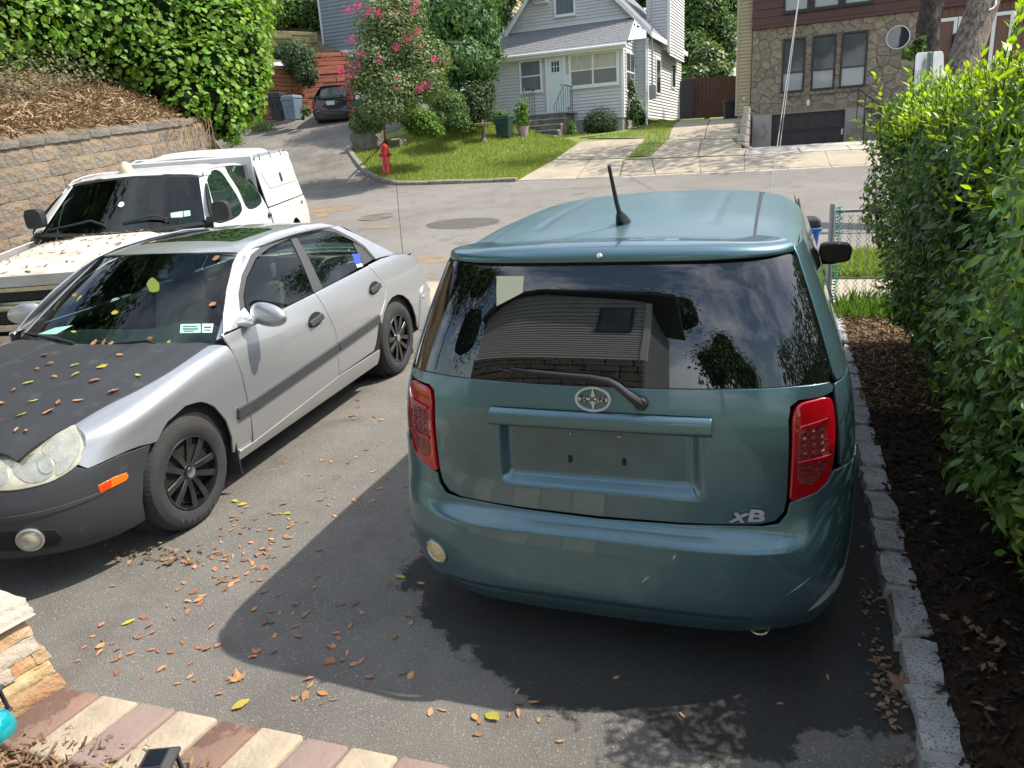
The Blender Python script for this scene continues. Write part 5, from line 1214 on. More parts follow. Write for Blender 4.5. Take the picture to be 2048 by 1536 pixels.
# windscreen
def TWS(x, t):
    w_ = .86 + (.70-.86)*t; q = x/w_
    y = (-.80 + .20*q*q)*(1-t) + (-.10 + .12*q*q)*t; z = (1.255 + .01*q*q)*(1-t) + (1.765 - .035*q*q)*t
    return (x, y, z)
two = rounded([(-.80, .06), (0, .0), (.82, .05), (.835, .12), (.675, .95), (.60, .985), (0, 1.0), (-.60, .985), (-.675, .95), (-.815, .12)], .02)
tws = patch('windscreen', two, TWS, MAT['windscreen_glass'], troot, step=.07, sy=.1, off=-.004, cen=tc_)
patch('windscreen_seal', rounded([(-.845, .0), (0, -.05), (.845, 0), (.69, 1.0), (0, 1.03), (-.69, 1.0)], .05), TWS, MAT['gap_black'], troot, step=.1, sy=.12, off=-.012, thick=.004, cen=tc_) if False else None
for e_ in ([(-.845, .0), (0, -.05), (.845, 0), (.80, .06), (0, .01), (-.80, .06)], [(-.69, 1.0), (0, 1.03), (.69, 1.0), (.66, .965), (0, .995), (-.66, .965)]): patch('windscreen_seal', e_, TWS, MAT['gap_black'], troot, step=.1, sy=.12, off=-.002, thick=.004, cen=tc_)
patch('reflected_pane', [(0, 0), (.001, 0), (.001, .001)], TWS, MAT['gap_black'], tws, step=.1, off=-.02, thick=0, cen=tc_) if False else None
for pxs in ([(341, 426), (365, 422), (366, 434), (342, 435)], [(367, 422), (380, 420.5), (381, 431), (368, 433)]):
    patch('sticker', tv(TWS, pxs, .5, .3), TWS, MAT['sticker_teal'], tws, step=.1, off=-.001, thick=0, cen=tc_)
patch('sticker', [(x, t) for x, t in spline(tv(TWS, [(236, 411), (240, 404), (247, 404), (248, 410), (241, 414)], .2, .5), 3)], TWS, MAT['sticker_pale'], tws, step=.1, off=-.001, thick=0, cen=tc_)
for s in (1, -1): patch('pillar', [(s*.838, .08), (s*.68, .97), (s*.745, .97), (s*.95, .06)], TWS, WP, troot, step=.08, sy=.1, off=.003, cen=tc_)
# roof and cab sides
ZT = pchip([(-.15, 1.76), (.05, 1.80), (.4, 1.835), (.9, 1.845), (1.4, 1.835), (1.7, 1.80)])
def TR(x, y): return (x, y, ZT(y) - .04*(x/.68)**2 - .03*(abs(x)/.70)**8 + .008*sstep(.30, .33, abs(x))*sstep(.42, .39, abs(x)))
troof = patch('roof', rounded([(-.665, .03), (-.3, -.06), (0, -.08), (.3, -.06), (.665, .03), (.70, .4), (.70, 1.66), (-.70, 1.66), (-.70, .4)], .03), TR, WP, troot, step=.06, cen=(0, 1, 0))
MB().lathe([(.075, -.01), (.075, .02), (.06, .07), (.03, .105), (.012, .115), (.001, .116)], 20, Matrix.Translation(TR(-.16, .20))).build('roof_beacon', MAT['beige_plastic'], troof, smooth=True, angle=50)
def CAB(y, z):      # greenhouse side, leaning in and rolled into the roof
    return (TWD(z), y, z)
wF = tv(TS, Z1([(1212, 1070), (1235, 1010), (1280, 1000), (1330, 1060), (1415, 1230), (1290, 1302), (1240, 1262), (1217, 1165)]), .3, 1.4)
wR = tv(TS, Z1([(1322, 985), (1388, 970), (1425, 995), (1480, 1075), (1530, 1178), (1452, 1220), (1395, 1110)]), 1.0, 1.5)
dh = tv(TS, Z1([(1575, 1262)]), 1.4, 1.1)[0]
for s in (1, -1):
    f = (lambda g: g) if s > 0 else flip
    cabo = [(-.62, 1.235), (-.42, 1.36), (-.10, 1.63), (.02, 1.72), (.10, 1.775), (.4, 1.815), (.9, 1.825), (1.5, 1.815), (1.62, 1.77), (1.64, 1.2), (1.65, .45), (-.62, .45)]
    side = patch('cab_side', rounded(cabo, .01), f(TS), WP, troot, step=.08, cen=tc_)
    for w_, nm in ((wF, 'front_side_window'), (wR, 'rear_side_window')):
        patch('window_seal', spline(w_, 4), f(TS), MAT['gap_black'], side, step=.1, off=.003, thick=.004, edge=.014, cen=tc_)
        patch(nm, spline(w_, 4), f(TS), MAT['car_glass'], troot, step=.08, off=.006, thick=.002, cen=tc_)
    patch('cant_rail', [(-.05, 0), (1.62, 0), (1.62, 1), (.12, 1)], f(lambda y, t: (.70 - .015*(1-t)*0 + .0*t, y, 0) if False else tuple(np.array(TR(.685, y))*(1-t) + np.array(TS(y, 1.80 if y > .3 else 1.72))*t + np.array([.02, 0, .01])*4*t*(1-t))), WP, troot, step=.08, sy=.25, thick=.004, cen=tc_)
    for yy in (1.64, -.30):
        patch('door_seam', [(yy, .5), (yy+.010, .5), (yy+.012, 1.22), (yy, 1.22)], f(TS), MAT['gap_black'], side, step=.2, off=.0025, thick=0, cen=tc_)
    dhd = patch('handle_cup', [(dh[0]+.09*cos(a), dh[1]+.045*sin(a)) for a in np.linspace(0, 2*pi, 17)[:-1]], f(TS), MAT['satin_metal'], side, step=.05, off=.004, thick=.006, cen=tc_)
    patch('door_handle', rounded([(dh[0]-.08, dh[1]-.012), (dh[0]+.08, dh[1]-.012), (dh[0]+.08, dh[1]+.018), (dh[0]-.08, dh[1]+.018)], .01), f(TS), MAT['gap_black'], side, step=.05, off=.02, thick=.016, cen=tc_)
    # bed side and canopy
    bo_ = [(1.67, .45), (1.67, 1.205), (4.02, 1.205), (4.08, .95), (4.05, .55), (3.55, .50)] + [(3.02+.50*cos(a), .45+.50*sin(a)) for a in np.linspace(.1, pi-.1, 10)] + [(2.48, .45)]
    bed = patch('bed_side', bo_, f(TS), WP, troot, step=.1, off=.01, cen=tc_)
    def CN(y, z): return (.955 - (z-1.22)*.20 - .5*max(0, z-1.72)**2*6, y - .0*(z-1.2), z)
    cno = [(1.69, 1.225), (4.03, 1.225), (3.96, 1.60), (3.88, 1.90), (3.7, 1.93), (1.80, 1.93), (1.74, 1.86)]
    can = patch('canopy_side', rounded(cno, .04), f(CN), MAT['white_topper'], troot, step=.08, cen=tc_)
    pnl = tv(CN, Z1([(1475, 925), (1640, 885), (1732, 1048), (1725, 1055), (1580, 1102), (1520, 1010)]), 3, 1.6) if s > 0 else pnl
    sdr = patch('canopy_door', pnl, f(CN), MAT['white_topper'], troot, step=.08, off=.010, thick=.012, edge=.006, cen=tc_)
    patch('door_gasket', pnl, f(CN), MAT['gap_black'], can, step=.15, off=.002, thick=.002, edge=.012, cen=tc_)
    hs_ = tv(CN, Z1([(1452, 915), (1645, 872), (1643, 888), (1465, 932)]), 3, 1.8) if s > 0 else hs_
    patch('rain_gutter', hs_, f(CN), MAT['satin_metal'], can, step=.1, off=.014, thick=.01, cen=tc_)
    la = tv(CN, Z1([(1625, 1012), (1634, 1010), (1650, 1058), (1640, 1060)]), 3.3, 1.4) if s > 0 else la
    patch('latch', la, f(CN), MAT['black_trim'], sdr, step=.1, off=.02, thick=.012, cen=tc_)
    if s > 0:
        for a, b in (((1478, 925), (1487, 940)), ((1505, 905), (1517, 940)), ((1565, 890), (1580, 925)), ((1625, 878), (1640, 912))):
            q = tv(CN, Z1([a, b]), 3, 1.7); (y0, z0), (y1, z1) = q
            patch('hinge', [(y0-.008, z0), (y0+.008, z0), (y1+.008, z1), (y1-.008, z1)], CN, MAT['black_trim'], sdr, step=.1, off=.02, thick=.008, cen=tc_)
        q = tv(TS, [(601, 404)], 3.6, 1.0)[0]; p = np.array(TS(*q))
        text_obj('lettering', '4x4', .085, .002, MAT['trim_grey'], bed, frame_on(p + np.array([.022, 0, 0]), (1, 0, .02)), shear=.2)
    # mirrors
    mc = tv(lambda y, z: (1.10, y, z), [(449, 421)], -.3, 1.3)[0] if s > 0 else mc
    mo2 = spline([(-.12, -.10), (-.125, .05), (-.08, .125), (.06, .125), (.12, .07), (.12, -.08), (.07, -.125), (-.07, -.125)], 4)
    m = MB(); m.prism(mo2, -.05, .06, lambda a, b, c: (s*(1.07 if s > 0 else .84) + a*.66, mc[0] + c + (0 if s > 0 else .12), mc[1] + b*.74 + (0 if s > 0 else .05))); mr = m.build('door_mirror', MAT['black_trim'], troot, bevel=.03, seg=3, smooth=True, angle=60)
    if s > 0: MB().box(min(s*.9, s*1.02), max(s*.9, s*1.02), mc[0]-.02, mc[0]+.05, mc[1]-.11, mc[1]-.05).build('mirror_arm', MAT['black_trim'], mr, bevel=.01)
    for yc in (-1.25, 3.02):
        wheel(troot, (s*.86, yc, .38), s, .38, .25, .215, style='steel')
    fo2 = [(-.63, .45), (-.63, 1.225), (-1.0, 1.20), (-1.5, 1.15), (-1.95, 1.05), (-2.0, .8), (-1.95, .5), (-1.76, .5)] + [(-1.25+.48*cos(a), .42+.48*sin(a)) for a in np.linspace(pi-.1, .1, 10)]
    patch('fender', fo2, f(lambda y, z: (TWD(min(z, 1.1))*(1 - .05*max(0, -1.5-y)**2*4) - .5*max(0, z-1.02)**2*4, y, z)), WP, troot, step=.08, cen=tc_)
def CT(x, y): return (x, y, 1.965 - .045*(x/.7)**2 - .10*(abs(x)/.82)**8 + .035*sstep(2.15, 2.3, y)*sstep(.60, .52, abs(x)) - .04*sstep(3.6, 4.0, y) - .05*sstep(1.95, 1.70, y))
patch('canopy_top', rounded([(-.80, 1.74), (.80, 1.74), (.80, 3.86), (.6, 3.92), (-.6, 3.92), (-.80, 3.86)], .06), CT, MAT['white_topper'], troot, step=.05, cen=(0, 2.8, 0))
MB().box(-.84, .84, 3.90, 4.0, .5, 1.9).build('tailgate', WP, troot, bevel=.03)
MB().box(-.84, .84, 1.72, 1.78, 1.2, 1.9).build('canopy_front', MAT['white_topper'], troot, bevel=.02)
MB().box(-.62, .62, 1.712, 1.72, 1.35, 1.75).build('canopy_window', MAT['car_glass'], troot)
# bonnet
ZH = pchip([(-2.12, 1.00), (-2.06, 1.075), (-1.95, 1.115), (-1.6, 1.165), (-1.2, 1.205), (-.75, 1.24)])
def TH(x, y): return (x, y, ZH(y) - .03*(x/.8)**2 - .06*(abs(x)/.92)**7 + .022*sstep(.40, .36, abs(x)) + .0*y)
tb = patch('bonnet', rounded([(-.93, -.66), (-.6, -.78), (0, -.88), (.6, -.78), (.93, -.66), (.95, -1.4), (.90, -1.9), (.6, -2.05), (0, -2.10), (-.6, -2.05), (-.90, -1.9), (-.95, -1.4)], .03), TH, MAT['white_dirty'], troot, step=.05, cen=(0, -1, 0))
# grille face: lip, bars and mesh
def TF(x, z): return (x, -2.10 + .10*(x/.85)**2 + .30*(abs(x)/.98)**8, z)
patch('bonnet_lip', rounded([(-.84, .985), (.84, .985), (.82, 1.075), (-.82, 1.075)], .02), TF, MAT['white_dirty'], troot, step=.08, cen=tc_)
patch('grille_frame', rounded([(-.74, .945), (.74, .945), (.74, .975), (-.74, .975)], .008), TF, MAT['grille_chrome'], troot, step=.08, off=.01, cen=tc_)
for z0, z1 in ((.865, .945), (.665, .755)): patch('grille_mesh', [(-.73, z0), (.73, z0), (.73, z1), (-.73, z1)], TF, MAT['mesh_black'], troot, step=.1, off=-.02, thick=.004, cen=tc_)
for z0, z1 in ((.865, .945), (.665, .755)):
    m = MB()
    for k in range(-24, 24):
        for sg in (1, -1):
            xa = k*.03; p0 = np.array(TF(xa, z0)); p1 = np.array(TF(xa + sg*.045, z1)); m.tube([p0, p1], .0035, 4)
    o = m.build('grille_wires', MAT['trim_grey'], troot); tag(o, kind='stuff')
patch('grille_bar', rounded([(-.75, .765), (.75, .765), (.75, .855), (-.75, .855)], .015), lambda x, z: (TF(x, z)[0], TF(x, z)[1] - .03*(1-((z-.81)/.05)**2), z), MAT['grille_chrome'], troot, step=.05, sy=.02, thick=.03, cen=tc_)
bt = [(-.155, -.018), (-.06, -.018), (-.06, -.038), (.06, -.038), (.06, -.018), (.155, -.018), (.135, .018), (.06, .018), (.06, .038), (-.06, .038), (-.06, .018), (-.135, .018)]
be = MB().prism([(a*1.12, b*1.25) for a, b in bt], 0, .012, lambda a, b, c: (a, -2.14-c, .81+b)).build('emblem', MAT['gap_black'], troot)
MB().prism(bt, .012, .018, lambda a, b, c: (a, -2.14-c, .81+b)).build('emblem_face', MAT['gold'], be)
patch('bumper_filler', rounded([(-.76, .60), (.76, .60), (.76, .655), (-.76, .655)], .01), TF, MAT['grille_chrome'], troot, step=.08, off=.01, cen=tc_)
patch('front_bumper', rounded([(-.93, .40), (.93, .40), (.93, .575), (-.93, .575)], .03), lambda x, z: (TF(x, z)[0], TF(x, z)[1]-.09 + .2*(z-.5)**2, z), MAT['grille_chrome'], troot, step=.06, cen=tc_)
for s in (1, -1): patch('headlight', rounded([(s*.76, .62), (s*.95, .66), (s*.95, .96), (s*.76, .965)], .015), TF, MAT['headlight_glass'], troot, step=.06, off=.004, cen=tc_)
def twp(px, py, off):
    x, t = surf_inv(TWS, tplace, px, py, 0, .1); return np.array(TWS(x, t)) + np.array([0, -.7, .7])*off
for pts in ([(95, 462), (150, 452), (185, 446), (208, 452)], [(245, 447), (290, 438), (315, 435), (338, 442)]):
    MB().tube([twp(*p, o_) for p, o_ in zip(pts, (.01, .02, .035, .02))], [.008, .012, .013, .012], 6).build('wiper', MAT['black_trim'], troot)
# ------------------------------------------------------------------ retaining wall of split-face blocks, left
def cpt(px, py, dep): return POS + (CAM.T @ np.array([(px-IW/2)/FPX, (IH/2-py)/FPX, 1.0]))*dep
wa = cpt(0, 300, 9.5); wdir = ray(1300, 125); wn = np.array([wdir[1], -wdir[0], 0]); wn /= np.linalg.norm(wn); zup = np.array([0, 0, 1.0])
rw = empty('retaining_wall', tuple(wa)); tag(rw, 'tan split-face block retaining wall with a grey cap behind the pickup', 'wall')
rw.location = (0, 0, 0)
BLs = []
for k in range(7):
    bm = bmesh.new(); bmesh.ops.create_cube(bm, size=1); bmesh.ops.subdivide_edges(bm, edges=bm.edges[:], cuts=3, use_grid_fill=True)
    r = random.Random(k+50)
    for v in bm.verts:
        c = v.co.copy(); e = (abs(abs(c.x)-.5) < 1e-4) + (abs(abs(c.z)-.5) < 1e-4)
        y_ = c.y*.12
        if c.y > .49: y_ += r.uniform(-.003, .008) - .005*e
        v.co = (c.x*.4665, y_, c.z*.2065)
    me = bpy.data.meshes.new('block'); bm.to_mesh(me); bm.free(); me.materials.append(MAT['block_buff']); me.shade_smooth(); me.set_sharp_from_angle(angle=radians(38)); BLs.append(me)
CPs = []
for k in range(4):
    bm = bmesh.new(); bmesh.ops.create_cube(bm, size=1); bmesh.ops.subdivide_edges(bm, edges=bm.edges[:], cuts=3, use_grid_fill=True)
    r = random.Random(k+80)
    for v in bm.verts:
        c = v.co.copy(); v.co = (c.x*.445, c.y*.30 + (r.uniform(-.012, .012) if c.y > .49 else 0), c.z*.095 + r.uniform(-.004, .004))
    me = bpy.data.meshes.new('cap_block'); bm.to_mesh(me); bm.free(); me.materials.append(MAT['block_cap']); me.shade_smooth(); me.set_sharp_from_angle(angle=radians(38)); CPs.append(me)
Rw = Matrix((Vector(wdir), Vector(wn), Vector(np.cross(wdir, wn)))).transposed().to_4x4()
if Rw[2][2] < 0: Rw = Matrix((Vector(wdir), Vector(wn), -Vector(np.cross(wdir, wn)))).transposed().to_4x4()
wr_ = random.Random(2)
def wpt(s, h, d=0.0): return wa + wdir*s + zup*h + wn*d
for c in range(9):
    s = -2.6 + (.235 if c % 2 else 0)
    while s < 4.75 - .0*c:
        o = link(bpy.data.objects.new('block', wr_.choice(BLs)), rw)
        o.matrix_local = Matrix.Translation(Vector(wpt(s, -.105 - c*.211, wr_.uniform(-.004, .004)))) @ Rw
        s += .470
s = -2.7
while s < 4.3:
    o = link(bpy.data.objects.new('cap_block', wr_.choice(CPs)), rw); o.matrix_local = Matrix.Translation(Vector(wpt(s, .05 + wr_.uniform(-.004, .004), -.06))) @ Rw; s += .452
core_ = MB(); core_.hexa([wpt(-2.8, -2.0, -.30), wpt(4.9, -2.0, -.30), wpt(4.9, -2.0, -.052), wpt(-2.8, -2.0, -.052), wpt(-2.8, -.01, -.30), wpt(4.9, -.01, -.30), wpt(4.9, -.01, -.052), wpt(-2.8, -.01, -.052)])
core_.build('core', MAT['stone_joint'], rw)
# the bank behind it
hr = np.random.default_rng(12)
def hill_pt(s, d, h=0.0):
    fall = -1.6*sstep(4.3, 7.0, s)*sstep(2.5, 0, d)
    z = .10 + .50*d + .05*sin(s*2.1+d)*min(1, d) + .06*sin(d*3+s*1.3)*min(1, d) + fall + h
    return wa + wdir*s + zup*z - wn*(d + .12)
V = []; ns, nd = 40, 36
for i in range(ns):
    for j in range(nd): V.append(hill_pt(-6 + 11.6*i/(ns-1), 16*(max(j-1, 0)/(nd-2))**1.5, -.6 if j == 0 else 0))
hb_ = mobj('bank', V, [(i*nd+j, i*nd+j+1, (i+1)*nd+j+1, (i+1)*nd+j) for i in range(ns-1) for j in range(nd-1)], MAT['soil_slope'], None, True, 80); tag(hb_, kind='structure')
n = 7000; P = []
for k in range(n):
    s_, d_ = hr.uniform(-3, 5.2), abs(hr.normal(0, 1.1))+.05
    P.append(hill_pt(s_, d_, hr.uniform(0, .05)))
nn = np.c_[hr.normal(0, .5, n), hr.normal(0, .5, n), np.ones(n)]
tag(scatter('bank_litter', [(-.5, -.035, 0), (.5, -.03, .04), (.5, .03, .03), (-.5, .035, .02)], [(0, 1, 2, 3)], P, rots(nn, hr.uniform(0, 6.28, n)), hr.uniform(.08, .34, n), 'dry_stem', kind='stuff'), 'brown twigs and dead leaves on the bank above the retaining wall', 'leaf litter')
mat('scrub_leaf', (.115, .125, .055), .7, island=.5, hue=.04, trans=.2)
# low scrub between litter and vine
n = 9500; P = []
for k in range(n):
    s_ = hr.uniform(-3, 4.6); d_ = hr.uniform(.9, 2.9); P.append(hill_pt(s_, d_, abs(hr.normal(0, .30))))
nn = np.c_[hr.normal(.6, .6, n), hr.normal(-.4, .6, n), np.ones(n)]
tag(scatter('bank_scrub', CARD_T, CARD_F, P, rots(nn, hr.uniform(0, 6.28, n)), hr.uniform(.035, .085, n), 'scrub_leaf', kind='stuff'), 'thin grey-green scrub under the vines on the bank', 'scrub')

# ------------------------------------------------------------------ generic foliage on lumps
def lump_leaves(blobs, n, seed, size, up=.35, outer=.82):
    thr = .60 if outer > .75 else outer**2*.9
    """positions, normals and sizes of leaves over the surfaces of ellipsoids (centre, radii)"""
    r = np.random.default_rng(seed); w_ = np.array([max(b[1])**2 for b in blobs]); w_ /= w_.sum()
    idx = r.choice(len(blobs), n, p=w_); C = np.array([b[0] for b in blobs])[idx]; Rr = np.array([b[1] for b in blobs])[idx]
    u = r.normal(size=(n, 3)); u /= np.linalg.norm(u, axis=1, keepdims=True)
    k = r.uniform(outer, 1.08, n)[:, None]
    P = C + u*Rr*k
    # drop leaves that sit well inside another lump
    keep = np.ones(n, bool)
    for c, rr in blobs:
        q = (((P - np.array(c))/np.array(rr))**2).sum(1); keep &= q > thr
    N = u + r.normal(0, .45, (n, 3)) + np.array([0, 0, up])
    return P[keep], N[keep], (size*r.uniform(.6, 1.3, n))[keep]
def cores(name, blobs, mt, parent, k=.80, seed=1, kind=None):  # near-black solid lumps, their colour stands in for shade inside the leaves
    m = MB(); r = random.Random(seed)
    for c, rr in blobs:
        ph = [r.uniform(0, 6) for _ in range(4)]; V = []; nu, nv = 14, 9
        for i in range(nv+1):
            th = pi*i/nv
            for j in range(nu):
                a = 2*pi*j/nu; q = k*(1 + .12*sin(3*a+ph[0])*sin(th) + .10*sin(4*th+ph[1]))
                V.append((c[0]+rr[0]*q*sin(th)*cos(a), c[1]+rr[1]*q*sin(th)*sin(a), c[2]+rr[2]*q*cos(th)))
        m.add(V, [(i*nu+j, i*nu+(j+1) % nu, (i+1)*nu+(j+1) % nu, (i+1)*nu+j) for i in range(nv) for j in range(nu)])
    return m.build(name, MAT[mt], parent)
def view_rank(P, S, N=None):
    """apparent size of each leaf in the photograph (0 outside the frame)"""
    D = (P - POS) @ CAM.T; x = IW/2 + FPX*D[:, 0]/D[:, 2]; y = IH/2 - FPX*D[:, 1]/D[:, 2]
    ok = (D[:, 2] > .3) & (x > 0) & (x < IW) & (y > 0) & (y < IH)
    return np.where(ok, FPX*S/np.maximum(D[:, 2], .3), 0), D[:, 2], x, y
def split_leaves(parent, P, N, S, spin, T, F, mt_one, mt_rest, top=300, name='leaf', smooth=True, tilt_dir=None):
    """the leaves that show largest become parts of their own, the rest one mesh"""
    R_ = rots(N, spin, tilt_dir); px, dep, x, y = view_rank(P, S)
    # front-most in a coarse screen grid: those are the ones the photograph shows
    cell = {}
    for i in np.argsort(dep):
        if px[i] <= 0: continue
        k = (int(x[i]//22), int(y[i]//22)); cell.setdefault(k, [])
        if len(cell[k]) < 2: cell[k].append(i)
    front = np.array([i for v in cell.values() for i in v], int)
    front = front[np.argsort(-px[front])][:top] if len(front) else front
    me = fast_mesh(name, T, F, MAT[mt_one], smooth)
    for i in front:
        o = link(bpy.data.objects.new(name, me), parent); M_ = Matrix(R_[i].tolist()).to_4x4(); M_.translation = Vector(P[i])
        o.matrix_local = M_ @ Matrix.Scale(float(S[i]), 4)
    rest = np.setdiff1d(np.arange(len(P)), front)
    o = scatter('foliage', T, F, P[rest], R_[rest], S[rest], mt_rest, parent, kind='stuff', smooth=smooth)
    return o
# kudzu
kb = []
for px, py, r in ((-60, 40, .95), (20, 35, .95), (120, 35, .95), (210, 45, 1.0), (300, 55, 1.0), (385, 70, 1.0), (445, 110, .8), (405, 155, .75), (468, 172, .52), (325, 140, .62), (432, 213, .5), (492, 203, .34), (255, 108, .55), (155, 92, .45), (375, 205, .42), (505, 150, .33), (460, 55, .7), (60, -120, 1.3), (250, -120, 1.4), (430, -50, 1.1), (-150, -60, 1.4), (455, 250, .28)):
    dep = 11.0 + .0068*px + max(0, 250-py)*.0055; kb.append((cpt(px, py, dep), (r*dep/12.5, r*dep/12.5*.9, r*dep/12.5)))
ku = empty('vine_thicket'); tag(ku, 'bright green broad-leaved vines smothering the bank above the retaining wall', 'vines')
P, N, S = lump_leaves(kb, 30000, 31, .098, .6)
sp = np.random.default_rng(3).uniform(0, 6.28, len(P))
split_leaves(ku, P, N, S, sp, HEART_T, HEART_F, 'kudzu_one', 'kudzu', 300)
cores('dark_filler', kb, 'core_dark', ku, .72)
# hanging runners over the wall end
m = MB(); r = random.Random(4)
for k in range(40):
    p = np.array(wpt(r.uniform(3.4, 4.9), .12, r.uniform(0, .08))); m.tube([p, p + np.array([r.uniform(-.1, .2), r.uniform(-.15, .1), -.1]), p + np.array([r.uniform(-.1, .25), r.uniform(-.2, .1), -r.uniform(.25, .8)])], .006, 4)
m.build('runner', MAT['dry_stem'], ku)
tagw = empty('weed_clump'); tag(tagw, 'weeds sprouting at the right end of the retaining wall', 'weeds')
wb = [(gnd(520, 262) + np.array([0, 0, .15]), (.7, .5, .28)), (gnd(470, 290) + np.array([0, 0, .2]), (.5, .5, .4))]
P, N, S = lump_leaves(wb, 900, 5, .10, .8, .3); scatter('foliage', CARD_T, CARD_F, P, rots(N, np.random.default_rng(1).uniform(0, 6, len(P))), S, 'weed', tagw, kind='stuff')

# ------------------------------------------------------------------ clipped hedge, right
hg = empty('hedge'); tag(hg, 'tall glossy evergreen hedge with bright new shoots along the driveway', 'hedge')
XF = pchip([(0, 1.12), (.15, 1.0), (.40, .885), (.75, .80), (1.3, .735), (1.7, .73), (1.9, .80), (2.1, 1.05)])
r = np.random.default_rng(77)
def hedge_face(n, near):
    y = r.uniform(1.5, 6.95, n); z = r.beta(1.2, 1.0, n)*(1.98 - .36*np.clip((3.5-y)/.75, 0, 1)) + .10; lump = .05*np.sin(y*3.1+z*2) + .045*np.sin(y*7.3-z*5) + .03*np.sin(z*9+y*2)
    x = np.array([XF(q) for q in z]) + lump + .04*sstep(4.2, 2.6, 3)*0
    low = z < .42 + .25*np.sin(y*2.7)**2; x = x + np.where(low, .12, 0)
    x += .02 - r.exponential(.05, n)*-1*0 + r.uniform(-.03, .13, n)
    bul = np.where((y > 2.4) & (y < 4.0), -.035, 0); return np.c_[x + bul, y, z + SLOPE*(y-YB)], np.tile([-1.0, -.25, .42], (n, 1))
def hedge_top(n):
    x = r.uniform(.78, 2.5, n); y = r.uniform(1.5, 6.95, n); z = 1.96 - .36*np.clip((3.5-y)/.75, 0, 1) + .07*np.sin(x*6+y*2) + .06*np.sin(y*5.3) - .10*np.clip((.95-x)/.2, 0, 1) + r.uniform(-.16, .06, n)
    return np.c_[x, y, z + SLOPE*(y-YB)], np.tile([-.05, -.3, 1.0], (n, 1))
def hedge_end(n, yy, sg):
    x = r.uniform(.80, 2.4, n); z = r.uniform(.2, 2.0, n); y = yy + sg*(.05*np.sin(x*5+z*4)) - sg*r.uniform(-.02, .14, n)
    return np.c_[x, y, z + SLOPE*(yy-YB)], np.tile([-.1, sg*1.0, .4], (n, 1))
Pa, Na = hedge_face(19000, True); Pb, Nb = hedge_top(9500); Pc, Nc = hedge_end(1800, 6.95, 1); Pd, Nd = hedge_end(1000, 1.5, -1)
P = np.r_[Pa, Pb, Pc, Pd]; N = np.r_[Na, Nb, Nc, Nd] + r.normal(0, .55, (len(P), 3)); S = np.where(r.random(len(P)) < .72, r.uniform(.028, .058, len(P)), r.uniform(.056, .084, len(P)))
split_leaves(hg, P, N, S, r.normal(-pi/2, 1.0, len(P)), LEAF_T, LEAF_F3, 'hedge_leaf_one', 'hedge_leaf', 300)
# new shoots: stem with paired leaves
stm = MB(); LP, LN, LS, LA = [], [], [], []
sr = random.Random(8)
def shoot(p, d, L, ls, k):
    p = np.array(p, float); d = np.array(d, float); d /= np.linalg.norm(d); side = np.cross(d, [0, 0, 1.0]); side = side/(np.linalg.norm(side)+1e-9) if abs(d[2]) < .98 else np.array([1.0, 0, 0])
    pts = [p + d*L*t + np.array([0, 0, .03*L*t*t]) for t in (0, .35, .7, 1)]; stm.tube(pts, [.0035, .003, .0025, .0015], 5)
    n = max(3, int(L/.028))
    for i in range(n):
        t = .15 + .85*i/(n-1) if n > 1 else 1; q = p + d*L*t + np.array([0, 0, .03*L*t*t]); a = k + i*2.4
        b1 = np.cross(d, side); out = side*cos(a) + b1*sin(a); dirn = out*.8 + d*(.5 + .6*t)
        LP.append(q); LA.append(dirn/np.linalg.norm(dirn)); LN.append(np.cross(dirn, np.cross(d, dirn)) + np.array([0, 0, .2])); LS.append(ls*(1.05-.45*t)*sr.uniform(.8, 1.2))
for k in range(1100):
    x = .74 + abs(sr.gauss(0, .55)); y = sr.uniform(3.2, 6.9); z = 1.89 - .36*min(1, max(0, (3.5-y)/.75)) + .07*sin(x*6+y*2) + SLOPE*(y-YB) - .16*max(0, (.95-x)/.2)
    shoot((x, y, z), (sr.uniform(-.55, .2), sr.uniform(-.4, .3), 1), sr.uniform(.07, .22), .066, sr.uniform(0, 6))
for px, py, Y, L, dx in ((1820, 110+60, 5.0, .34, -.2), (1757, 175, 6.3, .30, -.35), (1725, 250, 6.2, .26, -1.1), (1722, 285, 6.2, .24, -1.2), (1745, 215, 6.3, .26, -.8), (1930, 170, 4.6, .30, .1), (1985, 160, 4.2, .32, .1), (2010, 120, 4.0, .5, .1), (1850, 180, 5.2, .26, -.1), (1890, 165, 4.9, .28, .05), (2030, 60, 4.0, .62, .06), (2042, 30, 3.9, .5, .1), (1960, 140, 4.4, .3, 0)):
    p = atY(px, py, Y); d = np.array([dx, -.1, 1.0 if dx > -.6 else .55]); d /= np.linalg.norm(d); shoot(p - d*L*.75, d, L, .085, sr.uniform(0, 6))
for k in range(160):          # a few on the shaded face
    y = sr.uniform(2.4, 6.6); z = sr.uniform(.3, 1.9); x = XF(z) + .03; shoot((x, y, z + SLOPE*(y-YB)), (-1, sr.uniform(-.5, .4), sr.uniform(.1, .7)), sr.uniform(.06, .14), .055, sr.uniform(0, 6))
LP, LN, LS, LA = map(np.array, (LP, LN, LS, LA))
def rots_dir(D, N):
    D = D/np.linalg.norm(D, axis=1, keepdims=True); N = N - D*(N*D).sum(1, keepdims=True); N /= np.linalg.norm(N, axis=1, keepdims=True)+1e-9
    return np.stack([D, np.cross(N, D), N], axis=2)
RS = rots_dir(LA, LN)
scatter('new_growth', LEAF_T, LEAF_F3, LP, RS, LS, 'hedge_new', hg, kind='stuff', smooth=True)
tag(stm.build('stems', MAT['weed'], hg), kind='stuff')
